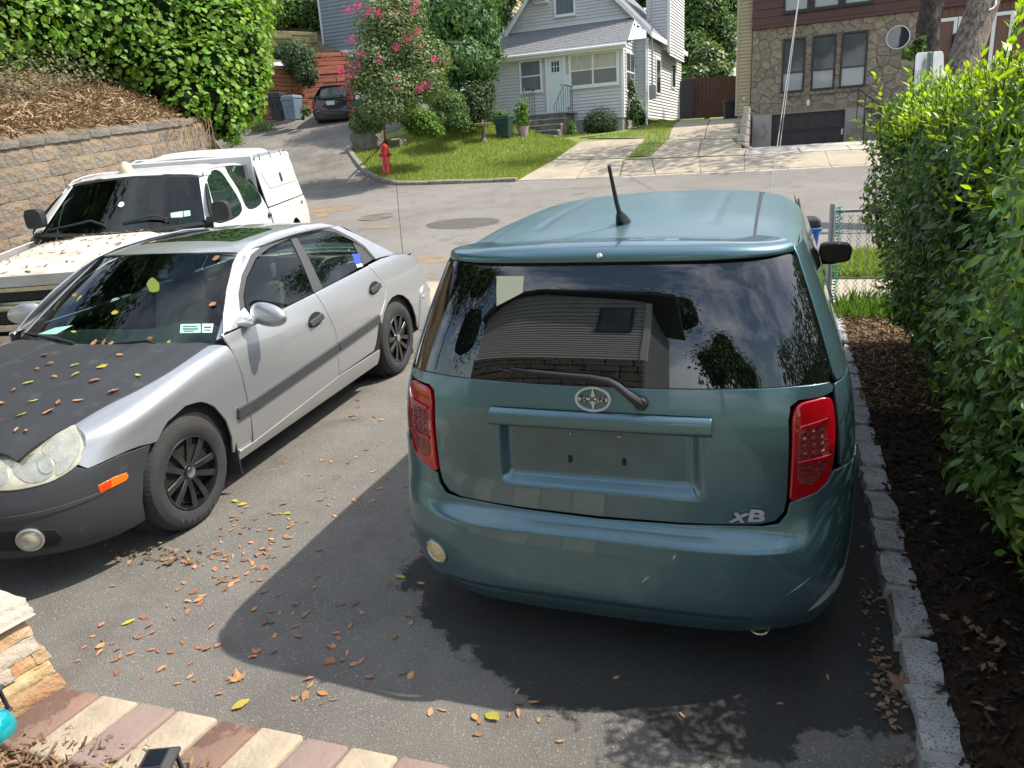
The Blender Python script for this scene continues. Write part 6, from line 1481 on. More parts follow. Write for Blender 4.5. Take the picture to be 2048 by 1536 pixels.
# dark inside and branches
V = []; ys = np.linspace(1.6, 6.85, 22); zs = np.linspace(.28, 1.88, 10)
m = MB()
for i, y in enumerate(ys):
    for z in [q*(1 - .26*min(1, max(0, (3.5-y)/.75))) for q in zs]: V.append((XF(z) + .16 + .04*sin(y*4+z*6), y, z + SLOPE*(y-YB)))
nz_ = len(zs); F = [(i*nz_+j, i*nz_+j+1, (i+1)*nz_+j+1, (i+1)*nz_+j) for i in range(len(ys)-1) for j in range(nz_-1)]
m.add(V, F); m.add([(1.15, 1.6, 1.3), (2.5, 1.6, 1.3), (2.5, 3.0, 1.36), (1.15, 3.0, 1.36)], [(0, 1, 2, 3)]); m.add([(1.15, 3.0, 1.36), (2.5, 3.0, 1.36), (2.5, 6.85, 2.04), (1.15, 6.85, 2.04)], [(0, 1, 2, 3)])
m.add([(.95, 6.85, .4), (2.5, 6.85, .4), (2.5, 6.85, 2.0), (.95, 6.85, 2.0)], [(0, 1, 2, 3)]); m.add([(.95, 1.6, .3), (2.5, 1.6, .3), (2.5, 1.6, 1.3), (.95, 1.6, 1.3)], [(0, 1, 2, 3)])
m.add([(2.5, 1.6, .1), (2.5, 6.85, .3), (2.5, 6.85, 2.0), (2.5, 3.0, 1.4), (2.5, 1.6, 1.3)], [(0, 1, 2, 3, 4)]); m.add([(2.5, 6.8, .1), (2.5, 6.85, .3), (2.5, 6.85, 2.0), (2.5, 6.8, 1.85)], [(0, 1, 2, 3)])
tag(m.build('dark_filler', MAT['core_dark'], hg), kind='stuff')  # near-black sheets added inside, coloured as the shade behind the leaves
m = MB(); br = random.Random(3)
for k in range(26):
    y = br.uniform(2.2, 6.8); p = np.array([br.uniform(1.2, 1.5), y, dz(y)]); m.tube([p, p + np.array([br.uniform(-.15, .1), br.uniform(-.1, .1), .35]), p + np.array([br.uniform(-.45, .1), br.uniform(-.25, .25), .9])], [.014, .010, .005], 6)
m.build('branches', MAT['branch'], hg)

# ------------------------------------------------------------------ chain-link fence behind the hedge
fe = empty('chain_link_fence'); tag(fe, 'galvanised chain-link fence section with a green wrapped edge beyond the hedge', 'fence')
b0 = hit(1655, 600, (0, 8.35, 0), (0, 1, 0)); t0 = hit(1646, 408, (0, 8.35, 0), (0, 1, 0))
fx = float(b0[0]); fz0 = dz(8.35); fz1 = float(hit(1648, 408, (0, 8.35, 0), (0, 1, 0))[2])
rail = float(hit(1690, 422, (0, 8.35, 0), (0, 1, 0))[2])
for i, xx in enumerate((fx, fx+2.4)):
    MB().lathe([(.032, fz0-.05), (.032, fz1-.02), (.026, fz1), (.001, fz1+.008)], 14, Matrix.Translation((xx, 8.35, 0))).build('post', MAT['galvanised'], fe, smooth=True, angle=50)
MB().tube([(fx, 8.35, rail), (fx+2.4, 8.35, rail+.01)], .019, 10).build('top_rail', MAT['galvanised'], fe, smooth=True)
m = MB(); mg = MB(); st_ = .085; hgt = rail - fz0; nk = int(2.3/st_)
for k in range(nk):
    for sg in (0, 1):
        pts = []; x = fx + .06 + k*st_; z = fz0 + .02; i = 0
        while z < rail - .01:
            pts.append((x + (st_/2 if (i + sg) % 2 else 0), 8.35 + (.004 if i % 2 else -.004), z)); z += st_*.62; i += 1
        half = len(pts)//2
        m.tube(pts[half:], .0038, 4, cap=False); mg.tube(pts[:half+1], .0038, 4, cap=False)
o = m.build('mesh_wire', MAT['wire_grey'], fe); tag(o, kind='stuff'); o = mg.build('mesh_wire', MAT['mesh_green'], fe); tag(o, kind='stuff')
m = MB(); pts = []
for i in range(260):
    a = i*.75; pts.append((fx + .06 + .022*cos(a) + .008*sin(i*.37), 8.35 + .022*sin(a), fz0 + .05 + (rail-fz0)*i/260))
m.tube(pts, .005, 5); m.build('green_binding', MAT['mesh_green'], fe)
# ------------------------------------------------------------------ houses across the street
mat('pane_curtain', (.50, .47, .41), .8, var=.30, scale=5, stretch=(6, 6, .25), coat=1.0); mat('pane_dim', (.13, .155, .18), .8, var=.35, scale=6, stretch=(6, 6, .25), coat=1.0); mat('pane_screen', (.20, .20, .195), .8, var=.1, scale=6, coat=.6)
mat('pane_blind', (.33, .35, .35), .7, var=.08, scale=4, coat=1.0); mat('pane_dark', (.05, .055, .06), .5, coat=1.0, var=.3, scale=2)
HROT = -math.atan2(.07, .998)
FS = np.array([.99755, -.0699, 0]); FN = np.array([.0699, .99755, 0])      # along the fronts (to the right), away from the street
class House:
    def __init__(s, name, P0, zb, label):
        s.P0 = np.array(P0, float); s.zb = zb
        s.root = empty(name, (P0[0], P0[1], zb), (0, 0, HROT)); tag(s.root, label, 'house')
    def at(s, px, py, y=0.0):          # photo pixel -> (along, height) on the plane y behind the front
        h = hit(px, py, s.P0 + FN*y, FN); return float((h - s.P0) @ FS), float(h[2]) - s.zb
    def pts(s, l, y=0.0): return [s.at(*p, y) for p in l]
def clip_band(poly, z0, z1):
    def cl(P, f):
        out = []
        for i in range(len(P)):
            a, b = P[i-1], P[i]; fa, fb = f(a), f(b)
            if (fa >= 0) != (fb >= 0):
                t = fa/(fa-fb); out.append((a[0]+(b[0]-a[0])*t, a[1]+(b[1]-a[1])*t))
            if fb >= 0: out.append(b)
        return out
    return cl(cl(poly, lambda p: p[1]-z0), lambda p: z1-p[1])
def clapboard(name, poly, f, mt, parent, bh=.112, lap=.034):
    """lapped boards over a convex polygon (a, z); f(a, z, out) -> 3-D"""
    m = MB(); z = min(p[1] for p in poly); zt = max(p[1] for p in poly)
    while z < zt - 1e-4:
        z1 = min(z+bh, zt); q = clip_band(poly, z, z1)
        if len(q) >= 3:
            m.add([f(a, b, lap*(z1-b)/(z1-z)) for a, b in q], [tuple(range(len(q)))])
            lo = sorted([p for p in q if abs(p[1]-z) < 1e-5])
            if len(lo) >= 2: a0, a1 = lo[0][0], lo[-1][0]; m.add([f(a0, z, 0), f(a1, z, 0), f(a1, z, lap), f(a0, z, lap)], [(0, 1, 2, 3)])
        z = z1
    o = bpy.data.meshes.new(name); o.from_pydata(m.v, [], m.f); o.update(); o.materials.append(MAT[mt])
    return link(bpy.data.objects.new(name, o), parent)
FR = lambda y: (lambda a, z, o: (a, y-o, z))          # front-facing
def window(H, a0, a1, z0, z1, y, panes, mt_frame='trim_white', fw=.07, mull=(), rail=None, depth_=.05, name='window'):
    """frame with real panes; panes: material for (upper, lower) or one"""
    m = MB()
    m.box(a0-fw, a0, y-depth_, y+.02, z0-fw, z1+fw).box(a1, a1+fw, y-depth_, y+.02, z0-fw, z1+fw).box(a0, a1, y-depth_, y+.02, z1, z1+fw).box(a0, a1, y-depth_, y+.02, z0-fw, z0)
    w_ = m.build(name, MAT[mt_frame], H.root, bevel=.006)
    MB().box(a0-fw-.03, a1+fw+.03, y-depth_-.03, y-.005, z0-fw-.035, z0-fw-.002).build('sill', MAT[mt_frame], w_)
    xs = [a0] + list(mull) + [a1]
    for x in mull: MB().box(x-.03, x+.03, y-depth_+.008, y+.01, z0, z1).build('mullion', MAT[mt_frame], w_)
    zr = [z0] + ([rail] if rail else []) + [z1]
    if rail: MB().box(a0, a1, y-depth_+.012, y+.008, rail-.022, rail+.022).build('meeting_rail', MAT[mt_frame], w_)
    for i in range(len(xs)-1):
        for j in range(len(zr)-1):
            mt_ = panes[j] if isinstance(panes, (list, tuple)) else panes
            MB().box(xs[i]+.002, xs[i+1]-.002, y-.024+.006*j, y-.018+.006*j, zr[j]+.001, zr[j+1]-.001).build('pane', MAT[mt_], w_)
    return w_
# ---- pale grey clapboard cottage
H1 = House('cottage', (-7.843, 28.395, 3.558), 2.6, 'pale grey clapboard cottage with a shingled porch roof and white front door')
h1 = H1.root; zb = 2.6
L0, R0 = -2.555, 2.515
clapboard('porch_wall', [(L0, .62), (R0, .62), (R0, 2.95), (L0, 2.95)], FR(0), 'siding_grey', h1)
clapboard('porch_side', [(0, .62), (1.9, .62), (1.9, 3.4), (0, 2.95)], lambda a, z, o: (R0+o, a, z), 'siding_grey', h1)
clapboard('porch_side', [(0, .62), (1.9, .62), (1.9, 3.4), (0, 2.95)], lambda a, z, o: (L0-o, a, z), 'siding_grey', h1)
MB().box(L0+.02, R0-.02, .03, 8.5, -1.0, .62).build('foundation', MAT['foundation'], h1)
for a in (L0, R0): MB().box(a-.05, a+.05, -.035, .06, .60, 2.95).build('corner_board', MAT['trim_white'], h1)
# porch roof
yg = 1.9; gL = H1.at(1003, 70, yg); gR = H1.at(1268, 36, yg); zg = (gL[1]+gR[1])/2
eL, eR = H1.at(973, 119, -.3)[0], H1.at(1253, 87, -.3)[0]; ze = (H1.at(973, 120, -.3)[1] + H1.at(1253, 88, -.3)[1])/2
def PRF(a, t): return (a, -.3 + (yg+.3)*t, ze + .05 + (zg-ze)*t)
pr_ = patch('porch_roof', [(eL, 0), (eR, 0), (gR[0]+.02, 1), (gL[0]-.02, 1)], PRF, MAT['shingle'], h1, step=.4, thick=.06, cen=(0, 1, 0))
# shingle courses: real steps
for k in range(1, 15):
    t0, t1 = k/15, (k+1)/15; lo = eL + (gL[0]-.02-eL)*t0; hi_ = eR + (gR[0]+.02-eR)*t0
    p = PRF(0, t0); q = PRF(0, t1)
    MB().hexa([(lo, p[1], p[2]+.001), (hi_, p[1], p[2]+.001), (hi_, q[1], q[2]), (lo, q[1], q[2]), (lo, p[1], p[2]+.014), (hi_, p[1], p[2]+.014), (hi_, q[1], q[2]+.002), (lo, q[1], q[2]+.002)]).build('shingle_course', MAT['shingle'], pr_)
MB().box(eL, eR, -.34, -.30, ze-.12, ze+.05).build('fascia', MAT['trim_white'], h1)
MB().tube([(eL, -.38, ze), (eR, -.38, ze-.02)], .055, 10).build('gutter', MAT['trim_white'], h1)
MB().box(L0-.02, R0+.02, -.30, .0, ze-.13, ze-.10).build('soffit', MAT['trim_white'], h1)
# main block, gable front
s0, s1 = -2.75, H1.at(1294.5, 160, yg)[0]; zc_ = H1.at(1292, 76, yg)[1]; apx = (gL[0]+gR[0])/2; k45 = 1.03
apz = zg + (gR[0]-gL[0])/2*k45
clapboard('front_wall', [(s0, .62), (s1, .62), (s1, zc_), (s0, zc_)], FR(yg), 'siding_grey', h1)
clapboard('gable_wall', [(gL[0], zg-.15), (gR[0], zg-.15), (gR[0], zg), (apx, apz), (gL[0], zg)], FR(yg-.03), 'siding_grey', h1)
MB().box(gL[0]-.05, gR[0]+.05, yg-.10, yg-.03, zg-.02, zg+.06).build('gable_band', MAT['trim_white'], h1)
clapboard('side_wall', [(yg, .62), (8.5, .62), (8.5, zc_), (yg, zc_)], lambda a, z, o: (s1+o, a, z), 'siding_grey_lit', h1)  # sun-facing wall, coloured lighter than the front
MB().box(s1-.06, s1+.04, yg-.04, yg+.06, .6, zc_).build('corner_board', MAT['trim_white'], h1)
for sg, se in ((1, s1+.22), (-1, s0-.22)):
    zz = zc_ + .06
    def MR(t, y, sg=sg, se=se, zz=zz): return (apx + (se-apx)*t, y, apz + .10 + (zz-apz)*t)
    patch('main_roof', [(0, yg-.28), (1, yg-.28), (1, 8.8), (0, 8.8)], MR, MAT['shingle'], h1, step=.5, sy=.8, thick=.08, cen=(apx, 4, 0))
    m = MB(); a = MR(0, yg-.30); b = MR(1, yg-.30); m.hexa([(a[0], a[1]-.03, a[2]-.16), (b[0], b[1]-.03, b[2]-.16), (b[0], b[1], b[2]-.16), (a[0], a[1], a[2]-.16), (a[0], a[1]-.03, a[2]+.03), (b[0], b[1]-.03, b[2]+.03), (b[0], b[1], b[2]+.03), (a[0], a[1], a[2]+.03)]); m.build('rake_board', MAT['trim_white'], h1)
    MB().box(min(se-.02*sg, se+.03*sg), max(se-.02*sg, se+.03*sg), yg-.3, 8.8, zz-.08, zz+.10).build('eave_board', MAT['trim_white'], h1)
# dormer on the right slope
clapboard('dormer_wall', [(2.35, 3.2), (3.25, 3.2), (3.25, 6.5), (2.35, 6.5)], FR(4.4), 'siding_grey', h1); clapboard('dormer_wall', [(4.4, 3.0), (7.5, 3.0), (7.5, 6.5), (4.4, 6.5)], lambda a, z, o: (3.25+o, a, z), 'siding_grey_lit', h1)
MB().box(3.19, 3.30, 4.34, 4.44, 3.1, 6.5).build('corner_board', MAT['trim_white'], h1); MB().box(2.4, 3.8, 4.2, 7.7, 6.5, 6.62).build('dormer_roof', MAT['shingle'], h1)
# windows and door
a = H1.pts([(1042, 126), (1080, 121), (1083.5, 181), (1044.5, 183)]); window(H1, a[0][0], a[1][0], a[3][1], a[0][1], -.02, ['pane_dim', 'pane_dim'], rail=(a[0][1]+a[3][1])/2)
a = H1.pts([(1142, 114), (1233, 105), (1234, 165), (1144, 172)]); mid = H1.at(1186, 130)[0]; window(H1, a[0][0], a[1][0], a[3][1], a[0][1], -.02, ['pane_screen', 'pane_curtain'], mull=[mid], rail=(a[0][1]+a[3][1])/2, fw=.09)
a = H1.pts([(1112, 0), (1147, 0), (1150, 24), (1113, 28)], yg-.05); window(H1, a[0][0], a[1][0], a[2][1]-.02, a[2][1]+1.2, yg-.06, 'pane_dim')
m_ = H1.pts([(1072, 0), (1098, 6)], yg-.05); ac = MB().box(m_[0][0], m_[1][0], yg-.35, yg, m_[1][1], m_[1][1]+.4).build('air_conditioner', MAT['trim_white'], h1, bevel=.02)
for k in range(7): MB().box(m_[0][0]+.04, m_[1][0]-.04, yg-.36, yg-.352, m_[1][1]+.05+k*.045, m_[1][1]+.07+k*.045).build('louvre', MAT['frame_dark'], ac)
d = H1.pts([(1096, 117), (1126, 113), (1129.5, 221), (1099, 226)]); d0, d1, dz0, dz1 = d[0][0], d[1][0], .93, d[0][1]
dr = MB().box(d0, d1, -.06, -.015, dz0, dz1).build('door', MAT['door_white'], h1, bevel=.004)
m = MB().box(d0-.10, d0-.005, -.09, .0, dz0, dz1+.10).box(d1+.005, d1+.10, -.09, .0, dz0, dz1+.10).box(d0-.10, d1+.10, -.09, .0, dz1+.005, dz1+.10); m.build('door_frame', MAT['trim_white'], h1, bevel=.005)
for i in range(3):
    for j in range(2): MB().box(d0+.13+i*(d1-d0-.26)/3+.012, d0+.13+(i+1)*(d1-d0-.26)/3-.012, -.066, -.060, dz1-.50+j*.19+.012, dz1-.50+(j+1)*.19-.012).build('pane', MAT['house_glass'], dr)
for i in range(4): MB().box(d0+.10+i*.19, d0+.10+i*.19+.15, -.066, -.06, dz0+.15, dz1-.62).build('door_panel', MAT['door_white'], dr, bevel=.004)
MB().lathe([(.02, 0), (.035, .05), (.001, .06)], 12, Matrix.Translation((d1-.07, -.065, dz0+.95)) @ Euler((radians(90), 0, 0)).to_matrix().to_4x4()).build('door_knob', MAT['galvanised'], dr, smooth=True)
for y0, a0 in ((.45, 0), (1.05, 0)):        # glazed side of the porch
    m = MB().box(R0+.005, R0+.05, y0-.02, y0+.06, 1.55, 2.75); m.build('window_frame', MAT['trim_white'], h1)
wp_ = MB().box(R0+.01, R0+.055, .30, 1.55, 1.48, 2.85).build('window', MAT['trim_white'], h1, bevel=.005)
for j in range(2):
    for i in range(2): MB().box(R0+.056, R0+.062, .37+i*.58, .89+i*.58, 1.56+j*.64, 2.14+j*.64).build('pane', MAT['house_glass'], wp_)
for yy, zz0, zz1 in ((3.2, 1.5, 2.85), (6.2, 1.9, 2.9)): 
    w_ = MB().box(s1+.01, s1+.06, yy, yy+.8, zz0, zz1).build('window', MAT['trim_white'], h1, bevel=.005); MB().box(s1+.061, s1+.066, yy+.08, yy+.72, zz0+.08, zz1-.08).build('pane', MAT['house_glass'], w_)
MB().tube([(s1+.08, yg-.12, zc_-.02), (s1-.03, yg-.09, zc_-.25), (s1-.03, yg-.09, .5), (s1+.05, yg-.12, .2), (s1+.2, yg-.3, .12)], .04, 8).build('downspout', MAT['trim_white'], h1)
MB().box(3.05, 3.30, yg-.16, yg-.02, 1.25, 1.75).build('electric_meter', MAT['galvanised'], h1, bevel=.02)
MB().tube([(3.16, yg-.10, 1.7), (3.16, yg-.10, 5.2)], .03, 8).build('conduit', MAT['galvanised'], h1)
# front steps
sa, sb = H1.at(1062, 233, -.4)[0], H1.at(1150, 230, -.4)[0]
for k in range(5):
    z1_ = .90 - k*.20; y1_ = -.95 - k*.30 if k else -.95
    tr = MB().box(sa-.02*k, sb-.12-.02*k+.10*(k == 0), y1_, y1_+(.95 if k == 0 else .36), z1_-.05, z1_).build('step', MAT['step_concrete'], h1, bevel=.008)
    MB().box(sa+.02, sb-.16, y1_+.03, -.02, z1_-.25, z1_-.05).build('riser', MAT['riser_dark'], tr)
for a in (sa+.05, sb-.18):
    m = MB(); m.tube([(a, -.10, 1.78), (a, -1.0, 1.80), (a, -2.15, 1.02)], .02, 8); m.build('handrail', MAT['iron'], h1)
    for k in range(9):
        y_ = -.10 - k*.25; zt = 1.79 if y_ > -1.0 else 1.80 - (-1.0-y_)*.68; zl = .90 if y_ > -1 else .90 - (-1.0-y_)*.66
        MB().tube([(a, y_, zl), (a, y_, zt)], .009, 6).build('baluster', MAT['iron'], h1)
# mailbox on a post
mb = H1.at(1035, 222, -2.0); mp_ = H1.P0 + FS*mb[0] - FN*2.0
mbx = empty('mailbox', (mp_[0], mp_[1], G(mp_[0], mp_[1])), (0, 0, radians(-60))); tag(mbx, 'white domed mailbox on a post beside the cottage steps', 'mailbox')
hz_ = mb[1] + zb - G(mp_[0], mp_[1])
prof = [(-.11, -.10), (.11, -.10), (.11, .03)] + [(.11*cos(a), .03+.11*sin(a)) for a in np.linspace(.2, pi-.2, 7)] + [(-.11, .03)]
MB().prism(prof, -.25, .25, lambda a, b, c: (c, a, hz_+b)).build('box', MAT['trim_white'], mbx, bevel=.005); MB().box(-.04, .04, -.04, .04, 0, hz_-.1).build('post', MAT['pole_wood'], mbx)
text_obj('number', '98', .09, .001, MAT['frame_dark'], mbx, Matrix.Translation((0, -.112, hz_-.02)) @ Euler((radians(90), 0, 0)).to_matrix().to_4x4())

# ---- stone and brown house
H2 = House('stone_house', (.914, 28.99, 3.172), 1.0, 'two storey house with tan flagstone front, brown upper siding and dark garage door')
h2 = H2.root
zt2 = 4.71; gl_, gr_ = -1.22, 1.12; gz = 1.96
MB().box(-1.95, 3.12, .06, 8.0, -1.5, 6.6).build('core', MAT['stone_joint'], h2)
MB().box(-1.94, 3.10, .012, .058, gz, zt2).build('mortar_bed', MAT['stone_joint'], h2)
# flagstones: Voronoi cells, each a stone of its own
fr_ = random.Random(21)
win2 = [(H2.at(1567, 78)[0], H2.at(1612, 73)[0]), (H2.at(1627, 71)[0], H2.at(1674, 67)[0]), (H2.at(1685, 66)[0], H2.at(1737, 61)[0])]
wz0, wz1 = H2.at(1588, 184)[1], H2.at(1650, 70)[1]
cc = H2.at(1796, 75); cr_ = .34
seeds = []
def okp(a, z):
    if z < gz+.02: return False
    for w0, w1 in win2:
        if w0-.02 < a < w1+.02 and wz0-.02 < z < wz1+.02: return False
    return hypot(a-cc[0], z-cc[1]) > cr_
tries = 0
while tries < 6000:
    tries += 1; a, z = fr_.uniform(-1.94, 3.10), fr_.uniform(gz, zt2)
    if okp(a, z) and all(hypot((a-q[0])*.8, (z-q[1])*1.15) > .235 for q in seeds): seeds.append((a, z))
def half_clip(P, mx_, my_, nx, ny):
    out = []
    for i in range(len(P)):
        a, b = P[i-1], P[i]; fa = (a[0]-mx_)*nx+(a[1]-my_)*ny; fb = (b[0]-mx_)*nx+(b[1]-my_)*ny
        if (fa <= 0) != (fb <= 0): t = fa/(fa-fb); out.append((a[0]+(b[0]-a[0])*t, a[1]+(b[1]-a[1])*t))
        if fb <= 0: out.append(b)
    return out
for i, (a, z) in enumerate(seeds):
    cell = [(-1.94, gz), (3.10, gz), (3.10, zt2), (-1.94, zt2)]
    for j, (b, y) in enumerate(seeds):
        if i == j or hypot(a-b, z-y) > 1.0: continue
        cell = half_clip(cell, (a+b)/2, (z+y)/2, b-a, y-z)
        if len(cell) < 3: break
    # keep stones out of the openings
    for w0, w1 in win2:
        if not (max(p[0] for p in cell) < w0 or min(p[0] for p in cell) > w1 or max(p[1] for p in cell) < wz0 or min(p[1] for p in cell) > wz1):
            dl = [(w0-a, (w0, z, 1, 0)), (a-w1, (w1, z, -1, 0)), (wz0-z, (a, wz0, 0, 1)), (z-wz1, (a, wz1, 0, -1))]; cut = max(dl)[1]; cell = half_clip(cell, *cut)
    if len(cell) < 3: continue
    cxm = sum(p[0] for p in cell)/len(cell); czm = sum(p[1] for p in cell)/len(cell)
    cell = [(cxm+(p[0]-cxm)*.972, czm+(p[1]-czm)*.972) for p in cell]
    if hypot(cxm-cc[0], czm-cc[1]) < cr_*.9: continue
    cell = rounded(cell, .014, 1); pr2 = fr_.uniform(.012, .04)
    n = len(cell); V = [(p[0], .014, p[1]) for p in cell] + [(p[0], -pr2+.008, p[1]) for p in cell] + [(cxm+(p[0]-cxm)*.88, -pr2-.004+fr_.uniform(-.006, .006), czm+(p[1]-czm)*.88) for p in cell]
    F = [(k, (k+1) % n, n+(k+1) % n, n+k) for k in range(n)] + [(n+k, n+(k+1) % n, 2*n+(k+1) % n, 2*n+k) for k in range(n)] + [tuple(range(2*n, 3*n))]
    m = MB(); m.add(V, F); m.build('stone', MAT['stone_tan'], h2)
for (w0, w1), mt_ in zip(win2, (('pane_blind', 'pane_dark'), ('pane_blind', 'pane_dark'), ('pane_blind', 'pane_dark'))):
    window(H2, w0+.05, w1-.05, wz0+.05, wz1-.05, -.02, list(mt_), 'frame_dark', .05, rail=wz0+.62, depth_=.07)
    sx = w0-.06
    while sx < w1+.04:
        L = fr_.uniform(.16, .28); MB().box(sx, min(sx+L-.01, w1+.06), -.11, -.02, wz0-.14, wz0-.01).build('sill_stone', MAT['stone_tan'], h2, bevel=.02); sx += L
rwd = MB().lathe([(.352, 0), (.352, .06), (.328, .072), (.32, .05), (.32, 0)], 32, Matrix.Translation((cc[0], 0, cc[1])) @ Euler((radians(90), 0, 0)).to_matrix().to_4x4(), cap=False).build('round_window', MAT['trim_white'], h2, smooth=True, angle=50)
MB().lathe([(.33, .03), (.001, .032)], 32, Matrix.Translation((cc[0], 0, cc[1])) @ Euler((radians(90), 0, 0)).to_matrix().to_4x4()).build('pane', MAT['house_glass'], rwd)
# brown upper storey
MB().box(-1.96, 8.0, -.14, 8.0, zt2, zt2+.10).build('band_board', MAT['brown_siding'], h2)
z = zt2+.10
while z < 7.2: MB().box(-1.96, 8.0, -.10-.02, 8.0, z, z+.24).build('siding_board', MAT['brown_siding'], h2, bevel=.012); z += .245
for a_, b_ in (((1571, 22), (1614, 17)), ((1630, 14), (1676, 10)), ((1692, 6), (1740, 2))):
    p, q = H2.at(*a_, -.14), H2.at(*b_, -.14); window(H2, p[0], q[0], (p[1]+q[1])/2, (p[1]+q[1])/2+1.2, -.13, 'pane_blind', 'trim_grey', .06)
# tan clapboard strip and side at the left
clapboard('tan_wall', [(-2.45, 2.0), (-1.97, 2.0), (-1.97, 7.2), (-2.45, 7.2)], FR(.10), 'siding_tan', h2); clapboard('tan_side', [(.1, 2.0), (8, 2.0), (8, 7.2), (.1, 7.2)], lambda a, z, o: (-2.45-o, a, z), 'siding_tan', h2)
MB().box(-2.47, -2.40, .04, .12, 2.0, 7.2).build('corner_board', MAT['siding_tan'], h2); MB().box(-2.40, -1.97, .14, 8, .6, 2.0).build('foundation', MAT['foundation'], h2)
q = H2.at(1488, 197, .08); MB().box(q[0]-.06, q[0]+.06, .02, .09, q[1]-.07, q[1]+.07).build('outlet_box', MAT['beige_plastic'], h2, bevel=.01)
q = H2.at(1616, 205, -.1); MB().lathe([(.05, -.1), (.06, -.03), (.05, .05), (.02, .09)], 12, Matrix.Translation((q[0], -.12, q[1]))).build('wall_lamp', MAT['trim_white'], h2, smooth=True)
# garage
MB().box(-1.86, gl_, -.06, .5, -1.2, gz).build('pier', MAT['concrete_grey'], h2, bevel=.01); MB().box(gr_, 1.72, -.06, .5, -1.2, gz).build('pier', MAT['concrete_grey'], h2, bevel=.01)
MB().box(-1.95, 3.1, -.05, .3, gz-.02, gz+.06).build('lintel', MAT['stone_joint'], h2)
gd = MB().box(gl_, gr_, .03, .058, -.4, gz-.02).build('garage_door', MAT['door_dark'], h2)
for i in range(4):
    for j in range(4): MB().box(gl_+.10+i*.555, gl_+.10+i*.555+.49, .012, .03, -.28+j*.56, .16+j*.56).build('door_panel', MAT['door_dark'], gd, bevel=.012)
for j in range(1, 4): MB().box(gl_+.02, gr_-.02, .022, .03, -.35+j*.56, -.335+j*.56).build('section_joint', MAT['gap_black'], gd)
q = H2.at(1684, 263); MB().box(q[0]-.03, q[0]+.03, .0, .03, q[1]-.09, q[1]+.09).build('keypad', MAT['trim_white'], h2)
for p_ in ((1698, 268),): q = H2.at(*p_); MB().box(q[0]-.07, q[0]+.07, -.12, -.06, q[1]-.08, q[1]+.08).build('utility_box', MAT['concrete_grey'], h2, bevel=.01)
# entry: brown wall, two white framed doors
MB().box(3.12, 8.0, .05, 8.0, -.5, zt2).build('entry_wall', MAT['door_brown'], h2)
a = 3.12
while a < 8.0: MB().box(a, a+.19, .02, .06, 1.2, zt2-.005).build('vertical_board', MAT['door_brown'], h2, bevel=.006); a += .2
for x0p, x1p in ((1878, 1908), (1924, 1960), (1992, 2020)):
    a0, a1 = H2.at(x0p, 44, -.03)[0], H2.at(x1p, 42, -.03)[0]; zt_ = H2.at(1895, 43, -.03)[1]
    dd = MB().box(a0, a1, -.03, .015, zt_-2.1, zt_).build('door', MAT['door_brown'], h2, bevel=.004)
    MB().box(a0-.10, a0, -.06, .015, zt_-2.1, zt_+.10).box(a1, a1+.10, -.06, .015, zt_-2.1, zt_+.10).box(a0, a1, -.06, .015, zt_, zt_+.10).build('door_frame', MAT['trim_white'], dd)
    MB().box(a1-.10, a1-.04, -.06, -.03, zt_-1.2, zt_-1.05).build('door_lock', MAT['frame_dark'], dd)
q = H2.at(1914, 82, -.05); MB().box(q[0]-.14, q[0]+.14, -.16, .0, q[1]-.22, q[1]+.22).build('letter_box', MAT['bin_black'], h2, bevel=.03)
# side steps with an iron railing
for k in range(8):
    MB().box(1.74+k*.0, 3.2, -.35-k*.0, .05, -.5, 1.75 - k*.0).build('landing', MAT['concrete_grey'], h2, bevel=.01) if k == 0 else MB().box(1.9+k*.17, 3.4+k*.2, -.75-.0*k, -.36, -.5, 1.72-k*.17).build('step', MAT['concrete_grey'], h2, bevel=.008)
rp = [H2.at(1717, 178, -.8), H2.at(1745, 198, -.8), H2.at(1762, 211, -.8), H2.at(1800, 240, -.8)]
m = MB(); m.tube([(a, -.8, z) for a, z in rp], .022, 8); m.tube([(a, -.8, z-.42) for a, z in rp], .018, 8); m.tube([(rp[0][0], -.8, rp[0][1]), (rp[0][0]-.12, -.1, rp[0][1]+.02)], .02, 6); m.build('handrail', MAT['iron_brown'], h2)
for a, z in rp + [((rp[0][0]+rp[1][0])/2, (rp[0][1]+rp[1][1])/2)]: MB().tube([(a, -.8, z-1.0), (a, -.8, z)], .016, 6).build('baluster', MAT['iron_brown'], h2)
# low quoined wall and a shovel at the left of the ramp
lw = empty('ramp_wall', (H2.P0[0]-2.0, 25.0, G(-1.3, 25))); tag(lw, 'low whitish brick wall edging the ramp to the garage', 'wall'); lw.location = (0, 0, 0)
A_ = gnd(1508, 302); 
for k in range(9):
    for j in range(9):
        p = np.array([-1.02, 22.35 + k*.6, 0]); z0 = 1.2 + j*.22
        if z0 > 1.95 + k*.16: continue
        MB().box(-1.14, -.96, p[1] + (.3 if j % 2 else 0), p[1] + (.3 if j % 2 else 0)+.58, z0, z0+.205).build('brick', MAT['cap_stone'], lw, bevel=.012)
